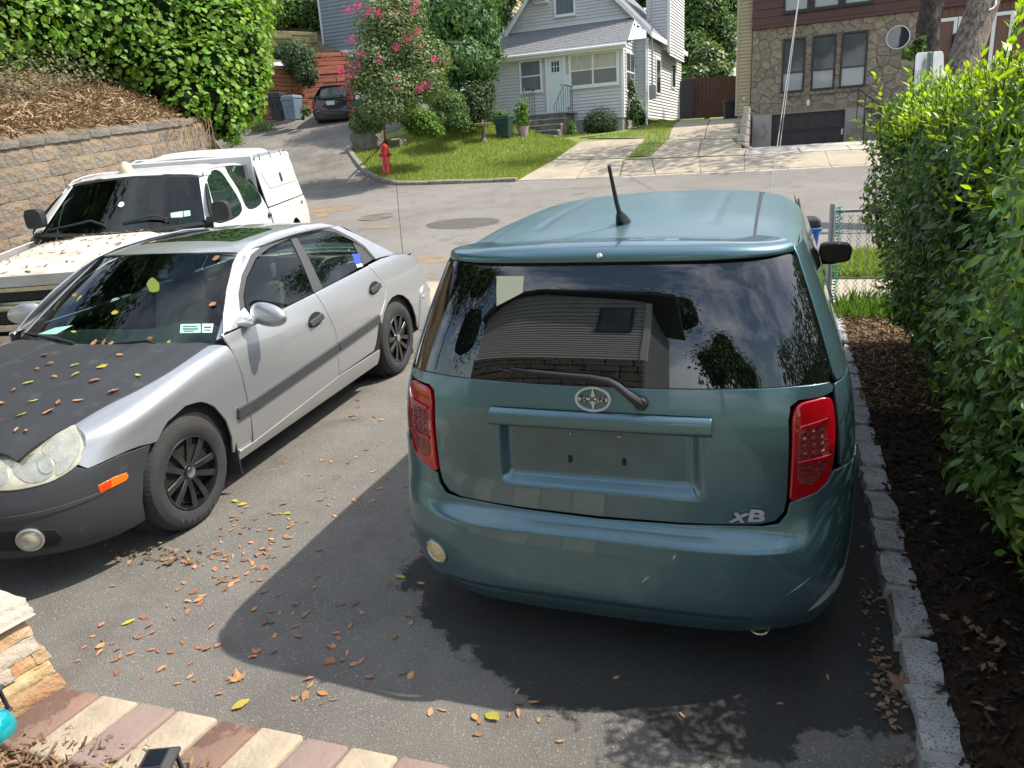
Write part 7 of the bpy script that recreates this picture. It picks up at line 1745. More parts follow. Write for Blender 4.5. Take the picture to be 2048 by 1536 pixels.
# ---- narrow tan tower house far right and the chimney block behind the cottage
H3 = House('neighbour_house', (9.6, 31.0, 3.0), 2.0, 'tan clapboard house partly hidden behind the utility pole at the right edge'); h3 = H3.root
clapboard('front_wall', [(-1.6, 0), (5, 0), (5, 8), (-1.6, 8)], FR(0), 'siding_tan', h3); clapboard('side_wall', [(0, 0), (8, 0), (8, 8), (0, 8)], lambda a, z, o: (-1.6-o, a, z), 'siding_tan', h3)
MB().box(-1.66, -1.55, -.06, .04, 0, 8).build('corner_board', MAT['trim_white'], h3); MB().box(-1.55, 5, .03, 8, -1, 8).build('core', MAT['siding_tan'], h3)
window(H3, -.9, .1, 3.2, 4.8, -.03, 'pane_dark', rail=4.0)
cb = cpt(1018, 60, 40); H4 = House('tall_house', (cb[0], cb[1], 0), 4.0, 'tan clapboard corner of a tall house behind the cottage roof'); h4 = H4.root
clapboard('front_wall', [(-.30, 0), (.16, 0), (.16, 12), (-.30, 12)], FR(0), 'siding_tan', h4, bh=.22); clapboard('side_wall', [(0, 0), (3, 0), (3, 12), (0, 12)], lambda a, z, o: (.16+o, a, z), 'siding_tan', h4, bh=.22); MB().box(-.29, .15, .03, 3, 0, 12).build('core', MAT['siding_tan'], h4)
# ---- slate grey shed up the left driveway
sp_ = cpt(650, 104, 36); H5 = House('shed', (sp_[0], sp_[1], sp_[2]), float(sp_[2]), 'slate grey clapboard shed above the red timber wall'); h5 = H5.root
e = H5.at(748, 92); f_ = H5.at(634, 12)
clapboard('front_wall', [(0, 0), (2.7, 0), (2.7, 4.0), (0, 4.0)], FR(0), 'siding_slate', h5, bh=.16, lap=.03); clapboard('side_wall', [(0, 0), (4, 0), (4, 4.0), (0, 4.0)], lambda a, z, o: (-o, a, z), 'siding_slate', h5, bh=.16, lap=.03)
MB().box(.02, 2.7, .04, 4, -2.5, 4).build('core', MAT['siding_slate'], h5); MB().box(0, 2.7, -.02, .06, -.35, -.02).build('foundation', MAT['trim_white'], h5); MB().box(-.06, .03, -.05, .05, 0, 4).build('corner_board', MAT['siding_grey'], h5)
# ------------------------------------------------------------------ trees and shrubs across the street
def limb(m, p, d, L, r0, r1, rr, bend=.12, n=4):
    pts = [np.array(p, float)]; d = np.array(d, float); d /= np.linalg.norm(d)
    for i in range(n):
        d = d + np.array([rr.uniform(-bend, bend) for _ in range(3)]); d /= np.linalg.norm(d); pts.append(pts[-1] + d*L/n)
    m.tube(pts, [r0 + (r1-r0)*i/n for i in range(n+1)], 7); return pts[-1], d
def plant(name, label, cat, blobs, mt, n, size, seed, base=None, trunk=None, group=None, T=CARD_T, F=CARD_F, up=.4, outer=.55, core='core_dark', ck=.62, tr_mat='branch'):
    r = empty(name, tuple(base) if base is not None else (0, 0, 0)); tag(r, label, cat, group); off = np.array(base if base is not None else (0, 0, 0), float)
    bl = [(np.array(c) - off, rr if hasattr(rr, '__len__') else (rr, rr, rr)) for c, rr in blobs]
    P, N, S = lump_leaves(bl, n, seed, size, up, outer)
    q = np.random.default_rng(seed)
    scatter('crown' if trunk else 'foliage', T, F, P, rots(N, q.uniform(0, 6.28, len(P))), S, mt, r, kind='stuff')
    if core: cores('dark_filler', bl, core, r, ck, seed)
    if trunk:
        m = MB(); rr = random.Random(seed); top, r0 = trunk; p0 = np.zeros(3); t = np.array(top) - off
        e, d = limb(m, p0, t, np.linalg.norm(t), r0, r0*.6, rr, .05)
        for c, rad in bl[:10]: limb(m, e + (p0-e)*rr.uniform(0, .3), c - e, np.linalg.norm(c-e)*.9, r0*.4, r0*.12, rr, .1)
        m.build('trunk', MAT[tr_mat], r, smooth=True)
    return r
B3 = lambda l: [(cpt(px, py, d), (r*d/FPX, r*d/FPX, (ry if ry else r)*d/FPX)) for px, py, d, r, ry in l]
# crape myrtle in flower
cmb = np.array(gnd(772, 287))
cm = plant('flowering_tree', 'crape myrtle with sparse pink flower heads behind the red hydrant', 'tree',
    B3([(770, 60, 20.6, 62, 70), (830, 120, 20.6, 60, 60), (745, 130, 20.4, 55, 55), (790, 180, 20.2, 62, 40), (850, 165, 20.4, 45, 40), (720, 165, 20.2, 34, 25), (800, 20, 20.8, 60, 60), (870, 120, 20.8, 32, 40), (770, 220, 20.1, 50, 25)]),
    'leaf_myrtle', 34000, .085, 51, cmb, (cpt(768, 195, 20.4), .05), outer=.25, core=None)
fr = np.random.default_rng(9); fp, ff = [], []
for px, py, r_, faded in ((700, 150, 14, 0), (712, 130, 12, 0), (688, 170, 14, 0), (680, 140, 8, 0), (703, 80, 13, 0), (697, 20, 10, 0), (715, 10, 8, 0), (735, 22, 14, 0), (755, 25, 8, 0), (818, 75, 16, 0), (836, 62, 8, 0), (757, 120, 9, 0), (793, 95, 8, 0), (828, 22, 8, 0), (833, 5, 7, 0), (850, 170, 10, 0), (838, 178, 9, 0), (792, 178, 5, 0), (868, 118, 7, 0), (880, 130, 14, 1), (895, 118, 10, 1), (720, 105, 10, 0), (733, 112, 8, 1), (780, 15, 12, 1), (795, 25, 9, 1), (765, 35, 8, 1), (795, 155, 4, 0), (842, 90, 8, 1)):
    for k in range(60 if not faded else 30):
        q = fr.normal(0, .5, 2); p = cpt(px + q[0]*r_, py + q[1]*r_, 19.75 + fr.normal(0, .15)) - cmb; (ff if faded else fp).append(p)
for pts, mt_ in ((fp, 'blossom'), (ff, 'blossom_faded')):
    n = len(pts); scatter('flowers', CARD_T, CARD_F, pts, rots(fr.normal(0, 1, (n, 3)), fr.uniform(0, 6, n)), fr.uniform(.035, .065, n), mt_, cm, kind='stuff')
plant('locust_tree', 'tall tree with drooping compound leaves left of the pale grey cottage', 'tree',
    B3([(900, 40, 26, 90, 80), (850, 60, 26, 60, 70), (950, 70, 26, 52, 60), (920, 130, 25.5, 70, 45), (965, 140, 25.5, 34, 34), (880, 180, 25.5, 45, 30), (940, 0, 26.5, 70, 60), (985, 110, 25.8, 22, 25), (860, -40, 27, 90, 80), (950, -80, 27, 90, 80)]),
    'leaf_locust', 26000, .20, 61, np.array(cpt(905, 262, 25.6)), (cpt(905, 120, 25.8), .16), T=LEAF_T, F=LEAF_F3, up=-.1, outer=.5)
for nm, lb, bl, mt_, n, sz, sd in (
    ('shrub', 'dense dark shrub left of the cottage wall under the tall tree', [(950, 210, 25.2, 40, 45), (915, 235, 25, 34, 30), (970, 180, 25.6, 20, 40)], 'leaf_dark', 8000, .10, 71),
    ('shrub', 'rounded blue-green shrub between flowering tree and bird bath', [(895, 215, 24, 38, 34), (915, 245, 23.6, 26, 22), (880, 245, 23.6, 22, 20)], 'leaf_mid', 9000, .08, 72),
    ('shrub', 'yellow-green grassy clump at the foot of the flowering tree', [(840, 245, 22.0, 34, 24), (815, 225, 22.2, 28, 20), (865, 260, 21.8, 20, 12)], 'weed', 5000, .12, 73),
    ('shrub', 'leafy bush hiding the right side of the dark sedan', [(735, 225, 21.5, 30, 30), (722, 250, 21.2, 24, 16), (750, 250, 21.2, 20, 16)], 'leaf_myrtle', 5000, .08, 74),
    ('shrub', 'clipped round box bush beside the cottage steps', [(1201, 245, 26.9, 34, 28), (1190, 250, 26.8, 24, 20), (1214, 250, 26.8, 22, 20)], 'leaf_dark', 9000, .055, 75),
    ('shrub', 'loose tall shrub at the right corner of the cottage porch', [(1270, 222, 27.2, 20, 34), (1262, 180, 27.2, 12, 26), (1280, 235, 27.2, 18, 24)], 'leaf_myrtle', 1900, .06, 76),
    ('shrub', 'low green bush behind the green bin by the cottage wall', [(1000, 236, 27.0, 22, 14), (1020, 245, 27.0, 18, 18)], 'weed', 1300, .09, 77),
    ('shrub', 'flowering weeds right of the cottage steps', [(1143, 262, 26.2, 9, 20)], 'weed', 420, .08, 78),
    ('shrub', 'dark bush hanging over the orange timber wall', [(598, 120, 31.0, 34, 30), (612, 150, 30.8, 24, 22), (580, 100, 31.2, 26, 16), (560, 108, 31, 20, 10)], 'leaf_dark', 7000, .12, 79),
    ('shrub', 'small weeds beside the blue-grey bin', [(612, 222, 29.0, 12, 10)], 'leaf_mid', 260, .09, 80)):
    b = B3(bl); plant(nm, lb, 'shrub', b, mt_, n, sz, sd, None, None, 'shrubs across the street')
for nm, lb, bl, mt_, n, sd, tr in (
    ('broadleaf_tree', 'sunlit tree at the top of the left driveway', [(520, 30, 36, 60, 50), (590, 20, 37, 55, 45), (560, -20, 38, 80, 60), (480, 20, 35, 50, 50), (630, 40, 37, 30, 40)], 'leaf_mid', 13000, 81, (540, 120)),
    ('broadleaf_tree', 'dark tree behind the slate grey shed', [(700, -10, 40, 90, 60), (790, -20, 41, 90, 70), (640, -20, 40, 60, 50), (840, 60, 40, 60, 80)], 'leaf_dark', 13000, 82, (760, 160)),
    ('broadleaf_tree', 'dark tree behind the gap left of the cottage gable', [(990, 10, 38, 40, 70), (985, 90, 36, 26, 50), (1010, -40, 38, 60, 50)], 'leaf_dark', 7000, 83, (995, 180)),
    ('broadleaf_tree', 'tall tree in the gap between the cottage and the stone house', [(1400, 30, 38, 55, 70), (1380, 110, 37, 45, 50), (1440, 90, 38, 45, 60), (1370, 170, 36, 30, 34), (1450, 10, 39, 60, 60), (1350, 40, 39, 40, 50)], 'leaf_mid', 17000, 84, (1420, 170)),
    ('broadleaf_tree', 'bluish bushy conifer above the brown gate', [(1415, 125, 34, 34, 36), (1435, 150, 33.5, 28, 24), (1400, 155, 33.5, 26, 22)], 'leaf_myrtle', 8000, 85, (1415, 190)),
    ('broadleaf_tree', 'large dark tree mass far behind the cottage roof', [(1330, -40, 46, 120, 90), (1200, -80, 48, 160, 90), (1480, -60, 46, 120, 100)], 'leaf_dark', 9000, 86, (1330, 150)),
    ('broadleaf_tree', 'far dark trees closing the view above the left driveway', [(420, -40, 44, 150, 90), (560, -60, 46, 160, 100), (300, -80, 44, 160, 110)], 'leaf_dark', 11000, 87, (480, 100))):
    bb = B3([(a, b, c, d, e) for a, b, c, d, e in bl]); dpt = bl[0][2]; base = cpt(tr[0], tr[1], dpt); base = np.array([base[0], base[1], min(base[2], G(base[0], base[1]))])
    plant(nm, lb, 'tree', bb, mt_, n, .20 if dpt < 42 else .30, sd, base, (cpt(bl[0][0], bl[0][1]+10, dpt), .14), 'background trees', tr_mat='bark', outer=.5)

# ------------------------------------------------------------------ street tree, utility pole, sign, cables
tb_ = cpt(1852, 110, 20.0); tt = cpt(1866, -20, 20.0); st = empty('street_tree', (tb_[0], tb_[1]-.0, G(tb_[0], tb_[1]))); tag(st, 'dark barked street tree trunk before the stone house', 'tree'); off = np.array(st.location)
m = MB(); base = np.array([0, 0, 0.0]); a = tb_ - off; b = tt - off; rr = random.Random(5); pts = [base, a*.5 + base*.5, a, b, b + (b-a)*.9, b + (b-a)*2.2]
NS = 18; V = []
rad = [.34, .31, .28, .27, .26, .2]
path = [np.array(q) for q in spline([tuple(p) for p in pts], 6, False)]
for i, p in enumerate(path):
    rr_ = np.interp(i/(len(path)-1), np.linspace(0, 1, 6), rad)
    for k in range(NS):
        q = 2*pi*k/NS; n_ = rr_*(1 + .10*sin(3*q+i*.8) + .07*sin(5*q-i*1.7) + rr.uniform(-.06, .06)); V.append((p[0]+n_*cos(q), p[1]+n_*sin(q), p[2]))
m.add(V, [(i*NS+k, i*NS+(k+1) % NS, (i+1)*NS+(k+1) % NS, (i+1)*NS+k) for i in range(len(path)-1) for k in range(NS)])
for k in range(7): limb(m, path[-1], (rr.uniform(-1, 1), rr.uniform(-1, 1), 1), 3.2, .12, .04, rr, .2)
m.build('trunk', MAT['bark'], st, smooth=True, angle=80)
top = path[-1]; cb_ = [(np.array([top[0]+x, top[1]+y, top[2]+z]), (r_, r_, r_*.7)) for x, y, z, r_ in ((0, 0, 2.5, 1.8), (-2.6, -.5, 2.2, 1.6), (2.4, -.6, 2.4, 1.6), (-1, -2.4, 1.9, 1.5), (.8, 2, 2.6, 1.6), (-4.6, -1.2, 2.2, 1.3), (4.0, .8, 2.8, 1.4), (1.6, -3, 2.0, 1.3))]
P, N, S = lump_leaves(cb_, 5200, 91, .22, .5, .3); scatter('crown', CARD_T, CARD_F, P, rots(N, np.random.default_rng(4).uniform(0, 6, len(P))), S, 'leaf_mid', st, kind='stuff')
ivy = [(cpt(1825, 105, 19.6) - off, (.28, .2, .16)), (cpt(1838, 90, 19.6) - off, (.14, .14, .22))]; P, N, S = lump_leaves(ivy, 260, 6, .13, .2, .2); scatter('ivy_sprig', HEART_T, HEART_F, P, rots(N, np.random.default_rng(4).uniform(0, 6, len(P))), S, 'leaf_mid', st, kind='stuff')
pb, pt_ = cpt(1912, 170, 11.2), cpt(1968, 0, 11.2); pd = (pt_-pb)/np.linalg.norm(pt_-pb); gz_ = pb - pd*((pb[2]-G(pb[0], pb[1]))/pd[2])
up_ = empty('utility_pole', tuple(gz_)); tag(up_, 'weathered leaning wooden utility pole behind the hedge', 'utility pole')
m = MB(); NS = 28; V = []; rr = random.Random(2); prof = [1 + .05*rr.uniform(-1, 1) for _ in range(NS)]
for i in range(14):
    t = i/13; p = pd*t*8.5; r_ = .235 - .05*t
    for k in range(NS): q = 2*pi*k/NS; V.append((p[0]+r_*prof[k]*cos(q), p[1]+r_*prof[k]*sin(q), p[2]))
m.add(V, [(i*NS+k, i*NS+(k+1) % NS, (i+1)*NS+(k+1) % NS, (i+1)*NS+k) for i in range(13) for k in range(NS)]); m.build('pole', MAT['pole_wood'], up_, smooth=True, angle=60)
o_ = np.array(gz_)
MB().tube([cpt(1992, -5, 11.0)-o_, cpt(1992, 8, 10.95)-o_, cpt(1987, 16, 10.95)-o_, cpt(1978, 20, 10.95)-o_], .012, 6).build('cable_loop', MAT['trim_white'], up_)
c0, c1 = cpt(1857, 150, 11.0), cpt(1850, 205, 11.0); sg = empty('street_sign', (c0[0], c0[1], G(c0[0], c0[1]))); tag(sg, 'blank grey back of a street sign on a dark green post above the hedge', 'sign'); o_ = np.array(sg.location)
q = [cpt(x, y, 11.0)-o_ for x, y in ((1826, 212), (1888, 206), (1887, 102), (1832, 106))]
nrm = np.cross(q[1]-q[0], q[3]-q[0]); nrm /= np.linalg.norm(nrm)
def SG(u, v): return tuple(q[0]*(1-u)*(1-v) + q[1]*u*(1-v) + q[2]*u*v + q[3]*(1-u)*v)
patch('plate', rounded([(0, 0), (1, 0), (1, 1), (0, 1)], .10), SG, MAT['sign_back'], sg, step=.5, thick=.006, cen=tuple(np.array(SG(.5, .5)) + np.array([0, 1, 0])))
a, b = cpt(1861, 104, 10.95)-o_, cpt(1848, 330, 10.95)-o_
hat = MB(); ax_ = (a-b)/np.linalg.norm(a-b); sx_ = (q[1]-q[0])/np.linalg.norm(q[1]-q[0])
b = b - ax_*((b[2])/ax_[2]) if ax_[2] else b
for w0, w1, d0, d1 in ((-.045, -.015, 0, .012), (.015, .045, 0, .012), (-.015, .015, -.035, -.02)):
    V = [p + sx_*w + np.array([0, -1, 0])*d for p in (b, a) for w, d in ((w0, d0), (w1, d0), (w1, d1), (w0, d1))]; hat.hexa(V)
post = hat.build('post', MAT['sign_post'], sg)
for k in range(9): p = a - ax_*(.05 + k*.07) + np.array([0, -.05, 0]); MB().lathe([(.007, 0), (.007, .006)], 8, Matrix.Translation(tuple(p)) @ Euler((radians(90), 0, 0)).to_matrix().to_4x4()).build('bolt_hole', MAT['gap_black'], post)
gw = empty('guy_wires'); tag(gw, 'pair of pale taut cables rising from behind the teal car roof', 'cable'); gb = np.array(gnd(1540, 520)); gb = cpt(1538, 420, 11.5); gb2 = np.array([gb[0]-.05, gb[1], G(gb[0], gb[1])])
for dx, r_ in ((0, .008), (.06, .006)):
    tp = cpt(1602+dx*10, -40, 15.0); p0 = cpt(1539 + dx*120, 400, 11.5); MB().tube([p0 + (p0-tp)*.25, p0, tp, tp + (tp-p0)*.6], r_, 6).build('cable', MAT['wire_grey'], gw)

# ------------------------------------------------------------------ hydrant
hp = cpt(774, 347, 21.0); hp = np.array(gnd(774, 348)); hy = empty('fire_hydrant', tuple(hp)); tag(hy, 'red fire hydrant on the lawn edge', 'hydrant')
ht = float(hit(771, 285, hp, (0, 1, 0))[2] - hp[2]); k = ht/.82
MB().lathe([(.15*k, -.05), (.15*k, .02*k), (.115*k, .03*k), (.108*k, .20*k), (.128*k, .205*k), (.128*k, .225*k), (.108*k, .23*k), (.104*k, .56*k), (.135*k, .57*k), (.135*k, .60*k), (.105*k, .615*k)], 20).build('barrel', MAT['hydrant_red'], hy, smooth=True, angle=40)
MB().lathe([(.105*k, .61*k), (.118*k, .64*k), (.110*k, .70*k), (.085*k, .745*k), (.05*k, .77*k), (.028*k, .775*k), (.026*k, .82*k), (.001, .822*k)], 20).build('bonnet', MAT['hydrant_red'], hy, smooth=True, angle=40)
for a_, rr_, L in ((radians(0), .045, .06), (radians(180), .045, .05), (radians(-70), .06, .075)):
    MB().lathe([(rr_*k*.8, .08*k), (rr_*k*.8, .10*k), (rr_*k*1.15, .11*k), (rr_*k*1.15, (.10+L)*k), (.02*k, (.11+L)*k), (.02*k, (.14+L)*k)], 14, Matrix.Translation((0, 0, .50*k)) @ Matrix.Rotation(a_, 4, 'Z') @ Euler((0, radians(90), 0)).to_matrix().to_4x4()).build('nozzle_cap', MAT['hydrant_red'], hy, smooth=True, angle=40)
# ------------------------------------------------------------------ rock planter, bird bath, bins, pot, gate
rk = stone_block('boulder', *(lambda c: (c[0]-.55, c[0]+.45, c[1]-.2, c[1]+.5, c[2]-.1, c[2]+.62))(gnd(738, 300)), MAT['rock'], None, 5, .05, 4); tag(rk, 'mossy grey block of rock at the foot of the flowering tree', 'rock')
rk2 = stone_block('boulder', *(lambda c: (c[0]-.2, c[0]+.3, c[1], c[1]+.4, c[2]-.1, c[2]+.3))(gnd(785, 297)), MAT['rock'], None, 6, .05, 3); tag(rk2, 'small broken stone beside the rock block at the lawn edge', 'rock')
bbp = cpt(967, 278, 24.6); bbp[2] = G(bbp[0], bbp[1]); bb_ = empty('bird_bath', tuple(bbp)); tag(bb_, 'round pale bird bath on a pedestal at the lawn back', 'bird bath')
hb2 = float(hit(967, 249, bbp, (0, 1, 0))[2] - bbp[2])
MB().lathe([(.16, -.05), (.12, .05), (.07, .12), (.06, hb2-.08), (.10, hb2-.03)], 18).build('pedestal', MAT['rock'], bb_, smooth=True); MB().lathe([(.05, hb2-.04), (.28, hb2-.02), (.36, hb2+.03), (.34, hb2+.035), (.2, hb2+.01), (.001, hb2)], 24).build('bowl', MAT['cap_stone'], bb_, smooth=True)
MB().tube([(0, 0, hb2), (.02, 0, hb2+.09), (-.02, .0, hb2+.14)], [.035, .04, .015], 8).build('figurine', MAT['rock'], bb_, smooth=True)
def bin_(name, label, p, w, h, mt, rot=0.0, lid=None, rib=True):
    b = empty(name, tuple(p), (0, 0, rot)); tag(b, label, 'bin'); t = .80
    MB().hexa([(-w*t/2, -w*t/2, .02), (w*t/2, -w*t/2, .02), (w*t/2, w*t/2, .02), (-w*t/2, w*t/2, .02), (-w/2, -w/2, h*.86), (w/2, -w/2, h*.86), (w/2, w/2, h*.86), (-w/2, w/2, h*.86)]).build('body', MAT[mt], b, bevel=.03, seg=2)
    MB().hexa([(-w*.54, -w*.54, h*.86), (w*.54, -w*.54, h*.86), (w*.54, w*.54, h*.86), (-w*.54, w*.54, h*.86), (-w*.5, -w*.48, h), (w*.5, -w*.48, h), (w*.5, w*.5, h), (-w*.5, w*.5, h)]).build('lid', MAT[lid or mt], b, bevel=.03, seg=2)
    MB().box(-w*.54, w*.54, -w*.56, -w*.50, h*.80, h*.86).build('rim', MAT[mt], b, bevel=.012)
    if rib:
        for x in (-.18, .18): MB().hexa([(x*w-.02, -w*.42, .1), (x*w+.02, -w*.42, .1), (x*w+.02, -w*.36, .1), (x*w-.02, -w*.36, .1), (x*w-.02, -w*.515, h*.6), (x*w+.02, -w*.515, h*.6), (x*w+.02, -w*.45, h*.6), (x*w-.02, -w*.45, h*.6)]).build('rib', MAT[mt], b)
        MB().box(-w*.30, w*.30, -w*.53, -w*.46, h*.58, h*.66).build('handle', MAT[mt], b, bevel=.01)
    for s_ in (-1, 1): MB().lathe([(.09, -.03), (.09, .03)], 14, Matrix.Translation((s_*w*.42, w*.38, .09)) @ Euler((0, radians(90), 0)).to_matrix().to_4x4()).build('wheel', MAT['rubber'], b)
    return b
bin_('wheeled_bin', 'black wheeled bin beside the orange timber wall', cpt(560, 240, 30.0), .58, 1.02, 'bin_black', .1)
bin_('wheeled_bin', 'blue-grey wheeled bin left of the dark sedan', cpt(589, 241, 29.5), .58, .92, 'bin_blue', -.05)
gp = cpt(1010, 283, 25.2); gp[2] = G(gp[0], gp[1]); bin_('wheeled_bin', 'dark green wheeled bin at the back of the lawn', gp, .52, .72, 'bin_green', .0)
kp = cpt(1463, 245, 27.4); bin_('wheeled_bin', 'black wheeled bin beside the tan clapboard wall', kp, .60, .80, 'bin_black', .2, rib=False)
rp_ = cpt(1632, 520, 8.9); bin_('wheeled_bin', 'blue recycling bin with a black lid just showing past the teal car', (rp_[0]-.21, rp_[1], G(rp_[0], rp_[1])), .42, .74, 'bin_recycle', .1, 'bin_black')
pp = cpt(1047, 281, 25.6); pp[2] = G(pp[0], pp[1]); pt2 = empty('flower_pot', tuple(pp)); tag(pt2, 'pink flower pot with a leafy plant by the cottage steps', 'flower pot')
MB().lathe([(.13, 0), (.19, .28), (.20, .34), (.18, .34), (.16, .28)], 16).build('pot', MAT['pot_pink'], pt2, smooth=True); P, N, S = lump_leaves([(np.array([0, 0, .75]), (.25, .25, .5))], 420, 3, .12, .6, .2); scatter('foliage', CARD_T, CARD_F, P, rots(N, np.random.default_rng(4).uniform(0, 6, len(P))), S, 'weed', pt2, kind='stuff')
gp0, gp1 = cpt(1366, 238, 31), cpt(1474, 232, 31); gt = empty('timber_gate', tuple(gp0)); tag(gt, 'brown timber gate and fence closing the concrete driveway', 'gate'); dv = gp1-gp0; n = 14
for k in range(n):
    a = dv*k/n; b = dv*(k+.94)/n; MB().hexa([a, b, b+np.array([0, .04, 0]), a+np.array([0, .04, 0]), a+np.array([0, 0, 1.55]), b+np.array([0, 0, 1.55]), b+np.array([0, .04, 1.55]), a+np.array([0, .04, 1.55])]).build('board', MAT['door_brown'], gt)
MB().hexa([np.array([0, .06, 0]), dv+np.array([0, .06, 0]), dv+np.array([0, .1, 0]), np.array([0, .1, 0]), np.array([0, .06, 1.5]), dv+np.array([0, .06, 1.5]), dv+np.array([0, .1, 1.5]), np.array([0, .1, 1.5])]).build('backing', MAT['door_dark'], gt)
gpd = dv*.06; MB().box(-.1, .45, -.3, -.22, 0, 1.45).build('gate_leaf', MAT['frame_dark'], gt)
# ------------------------------------------------------------------ timber retaining walls up the left driveway
def timber_wall(name, label, quad, dep0, dep1, rows, mt, seed, ragged=0.0, L=2.0):
    """quad in pixels: bottom left, bottom right, top right, top left"""
    w = empty(name); tag(w, label, 'wall'); r = random.Random(seed); q = [np.array(cpt(*quad[0], dep0)), np.array(cpt(*quad[1], dep1)), np.array(cpt(*quad[2], dep1)), np.array(cpt(*quad[3], dep0))]
    h0 = (q[3][2]-q[0][2])/rows; h1 = (q[2][2]-q[1][2])/rows; dv = q[1]-q[0]; tot = np.linalg.norm(dv[:2]); nrm = np.array([dv[1], -dv[0], 0])/tot
    for i in range(rows):
        s = 0; end = tot*(1 - ragged*r.uniform(.3, 1)*max(0, i/rows-.3)); s -= r.uniform(0, L*.5)
        while s < end:
            e = min(s + r.uniform(L*.7, L*1.2), end); a0 = max(s, 0)
            if e - a0 > .1:
                o = r.uniform(-.03, .03); P = []
                for zz in (0, .94):
                    for t, d in ((a0/tot, o), ((e-.02)/tot, o), ((e-.02)/tot, o-.22), (a0/tot, o-.22)):
                        p = q[0] + dv*t + nrm*d; z_ = q[0][2] + (q[1][2]-q[0][2])*t + (h0+(h1-h0)*t)*(i+zz); P.append((p[0], p[1], z_))
                MB().hexa(P).build('timber', MAT[mt], w, bevel=.015)
            s = e
    return w
timber_wall('timber_wall', 'stepped orange timber retaining wall behind the bins', [(500, 242), (622, 236), (620, 138), (500, 128)], 31.0, 32.0, 13, 'timber_orange', 1, .25, 2.4)
timber_wall('timber_wall', 'red timber retaining wall beside the dark sedan', [(614, 238), (712, 225), (712, 108), (612, 112)], 32.0, 33.5, 15, 'timber_red', 2, 0, 1.3)
timber_wall('timber_wall', 'mossy upper timber wall under the trees', [(490, 112), (640, 108), (640, 66), (490, 60)], 34.0, 35.0, 6, 'timber_mossy', 3, 0, 1.6)
timber_wall('timber_post_wall', 'short red timber edge seen right of the dark sedan', [(698, 242), (708, 242), (707, 168), (697, 168)], 29.5, 29.4, 9, 'timber_red', 4, 0, 1.0)
up2 = gnd(500, 235); mobj_ = None
V = [cpt(470, 130, 33.0), cpt(660, 118, 33.6), cpt(660, 108, 35.3), cpt(470, 104, 34.6), cpt(660, 60, 37), cpt(440, 55, 36), cpt(760, 100, 36.2), cpt(780, 40, 39), cpt(440, -20, 44), cpt(780, -20, 46)]
tag(mobj('terrace', V, [(0, 1, 2, 3), (3, 2, 4, 5), (2, 6, 7, 4), (5, 4, 9, 8), (4, 7, 9)], MAT['soil_slope']), kind='structure')
# number board near the dark sedan
nb = cpt(704, 206, 27.5); ns_ = empty('number_board', (nb[0], nb[1], G(nb[0], nb[1]))); tag(ns_, 'dark roadside board with the house number 100 among the leaves', 'sign'); hh_ = float(nb[2] - G(nb[0], nb[1]))
MB().box(-.02, .48, -.03, .0, hh_-.12, hh_+.12).build('board', MAT['bin_black'], ns_, bevel=.01); MB().box(.05, .13, 0, .08, -.2, hh_+.3).build('post', MAT['timber_red'], ns_)
text_obj('number', '100', .16, .002, MAT['trim_grey'], ns_, Matrix.Translation((.13, -.034, hh_)) @ Euler((radians(90), 0, 0)).to_matrix().to_4x4())
# ------------------------------------------------------------------ dark sedan at the top of the left driveway (tail to the viewer)
NC = np.array(cpt(668, 252, 29.6)); nroot = empty('parked_car', tuple(NC), (radians(9), 0, radians(14))); tag(nroot, 'dark green sedan parked at the top of the left driveway', 'car'); nc_ = (0, 2, .6)
NW = pchip([(.18, .76), (.3, .83), (.6, .85), (.9, .84), (1.0, .80), (1.1, .74)])
NY = pchip([(.18, .10), (.3, .02), (.55, .0), (.62, .05), (.8, .09), (1.0, .12), (1.06, .18)])
def NB(u, z): x, y = plan(u); return (NW(z)*x, NY(z)+y*.9, z)
DK = MAT['dark_car']
for nm, o_ in (('rear_bumper', [(-1.1, .22), (1.1, .22), (1.1, .60), (-1.1, .60)]), ('boot_lid', [(-.62, .615), (.62, .615), (.66, 1.03), (-.66, 1.03)])): patch(nm, rounded(o_, .03), NB, DK, nroot, step=.08, cen=nc_)
for s in (1, -1):
    patch('tail_light', rounded([(s*.64, .66), (s*.70, .64), (s*.96, .74), (s*.90, 1.0), (s*.78, 1.02), (s*.68, .92)], .02), NB, MAT['red_lens'], nroot, step=.06, cen=nc_)
    patch('quarter_panel', [(s*.98, .62), (s*2.6, .62), (s*4.2, .60), (s*4.2, .85), (s*2.0, .98), (s*.92, 1.02)], NB, DK, nroot, step=.15, cen=nc_)
    patch('side_skirt', [(s*1.12, .24), (s*4.2, .24), (s*4.2, .6), (s*1.12, .6)], NB, DK, nroot, step=.2, cen=nc_)
    patch('side_window', rounded([(s*.9, 1.04), (s*3.0, 1.0), (s*2.5, 1.40), (s*1.5, 1.42)], .03), lambda u, z: (np.sign(u)*(.80-(z-1.0)*.5), .35+abs(u)-.9, z), MAT['car_glass'], nroot, step=.2, cen=nc_)
    wheel(nroot, (s*.74, .80, .30), s, .30, .19, .19); wheel(nroot, (s*.74, 3.4, .30), s, .30, .19, .19)
patch('rear_window', rounded([(-.66, 0), (.66, 0), (.54, 1), (-.54, 1)], .05), lambda x, t: (x, .52 + .45*t + .15*x*x, 1.05 + .38*t - .03*x*x), MAT['car_glass'], nroot, step=.1, cen=nc_)
patch('boot_top', [(-.74, .18), (.74, .18), (.74, .56), (-.74, .56)], lambda x, y: (x, y, 1.045 - .03*x*x), DK, nroot, step=.15, cen=(0, .4, 0))
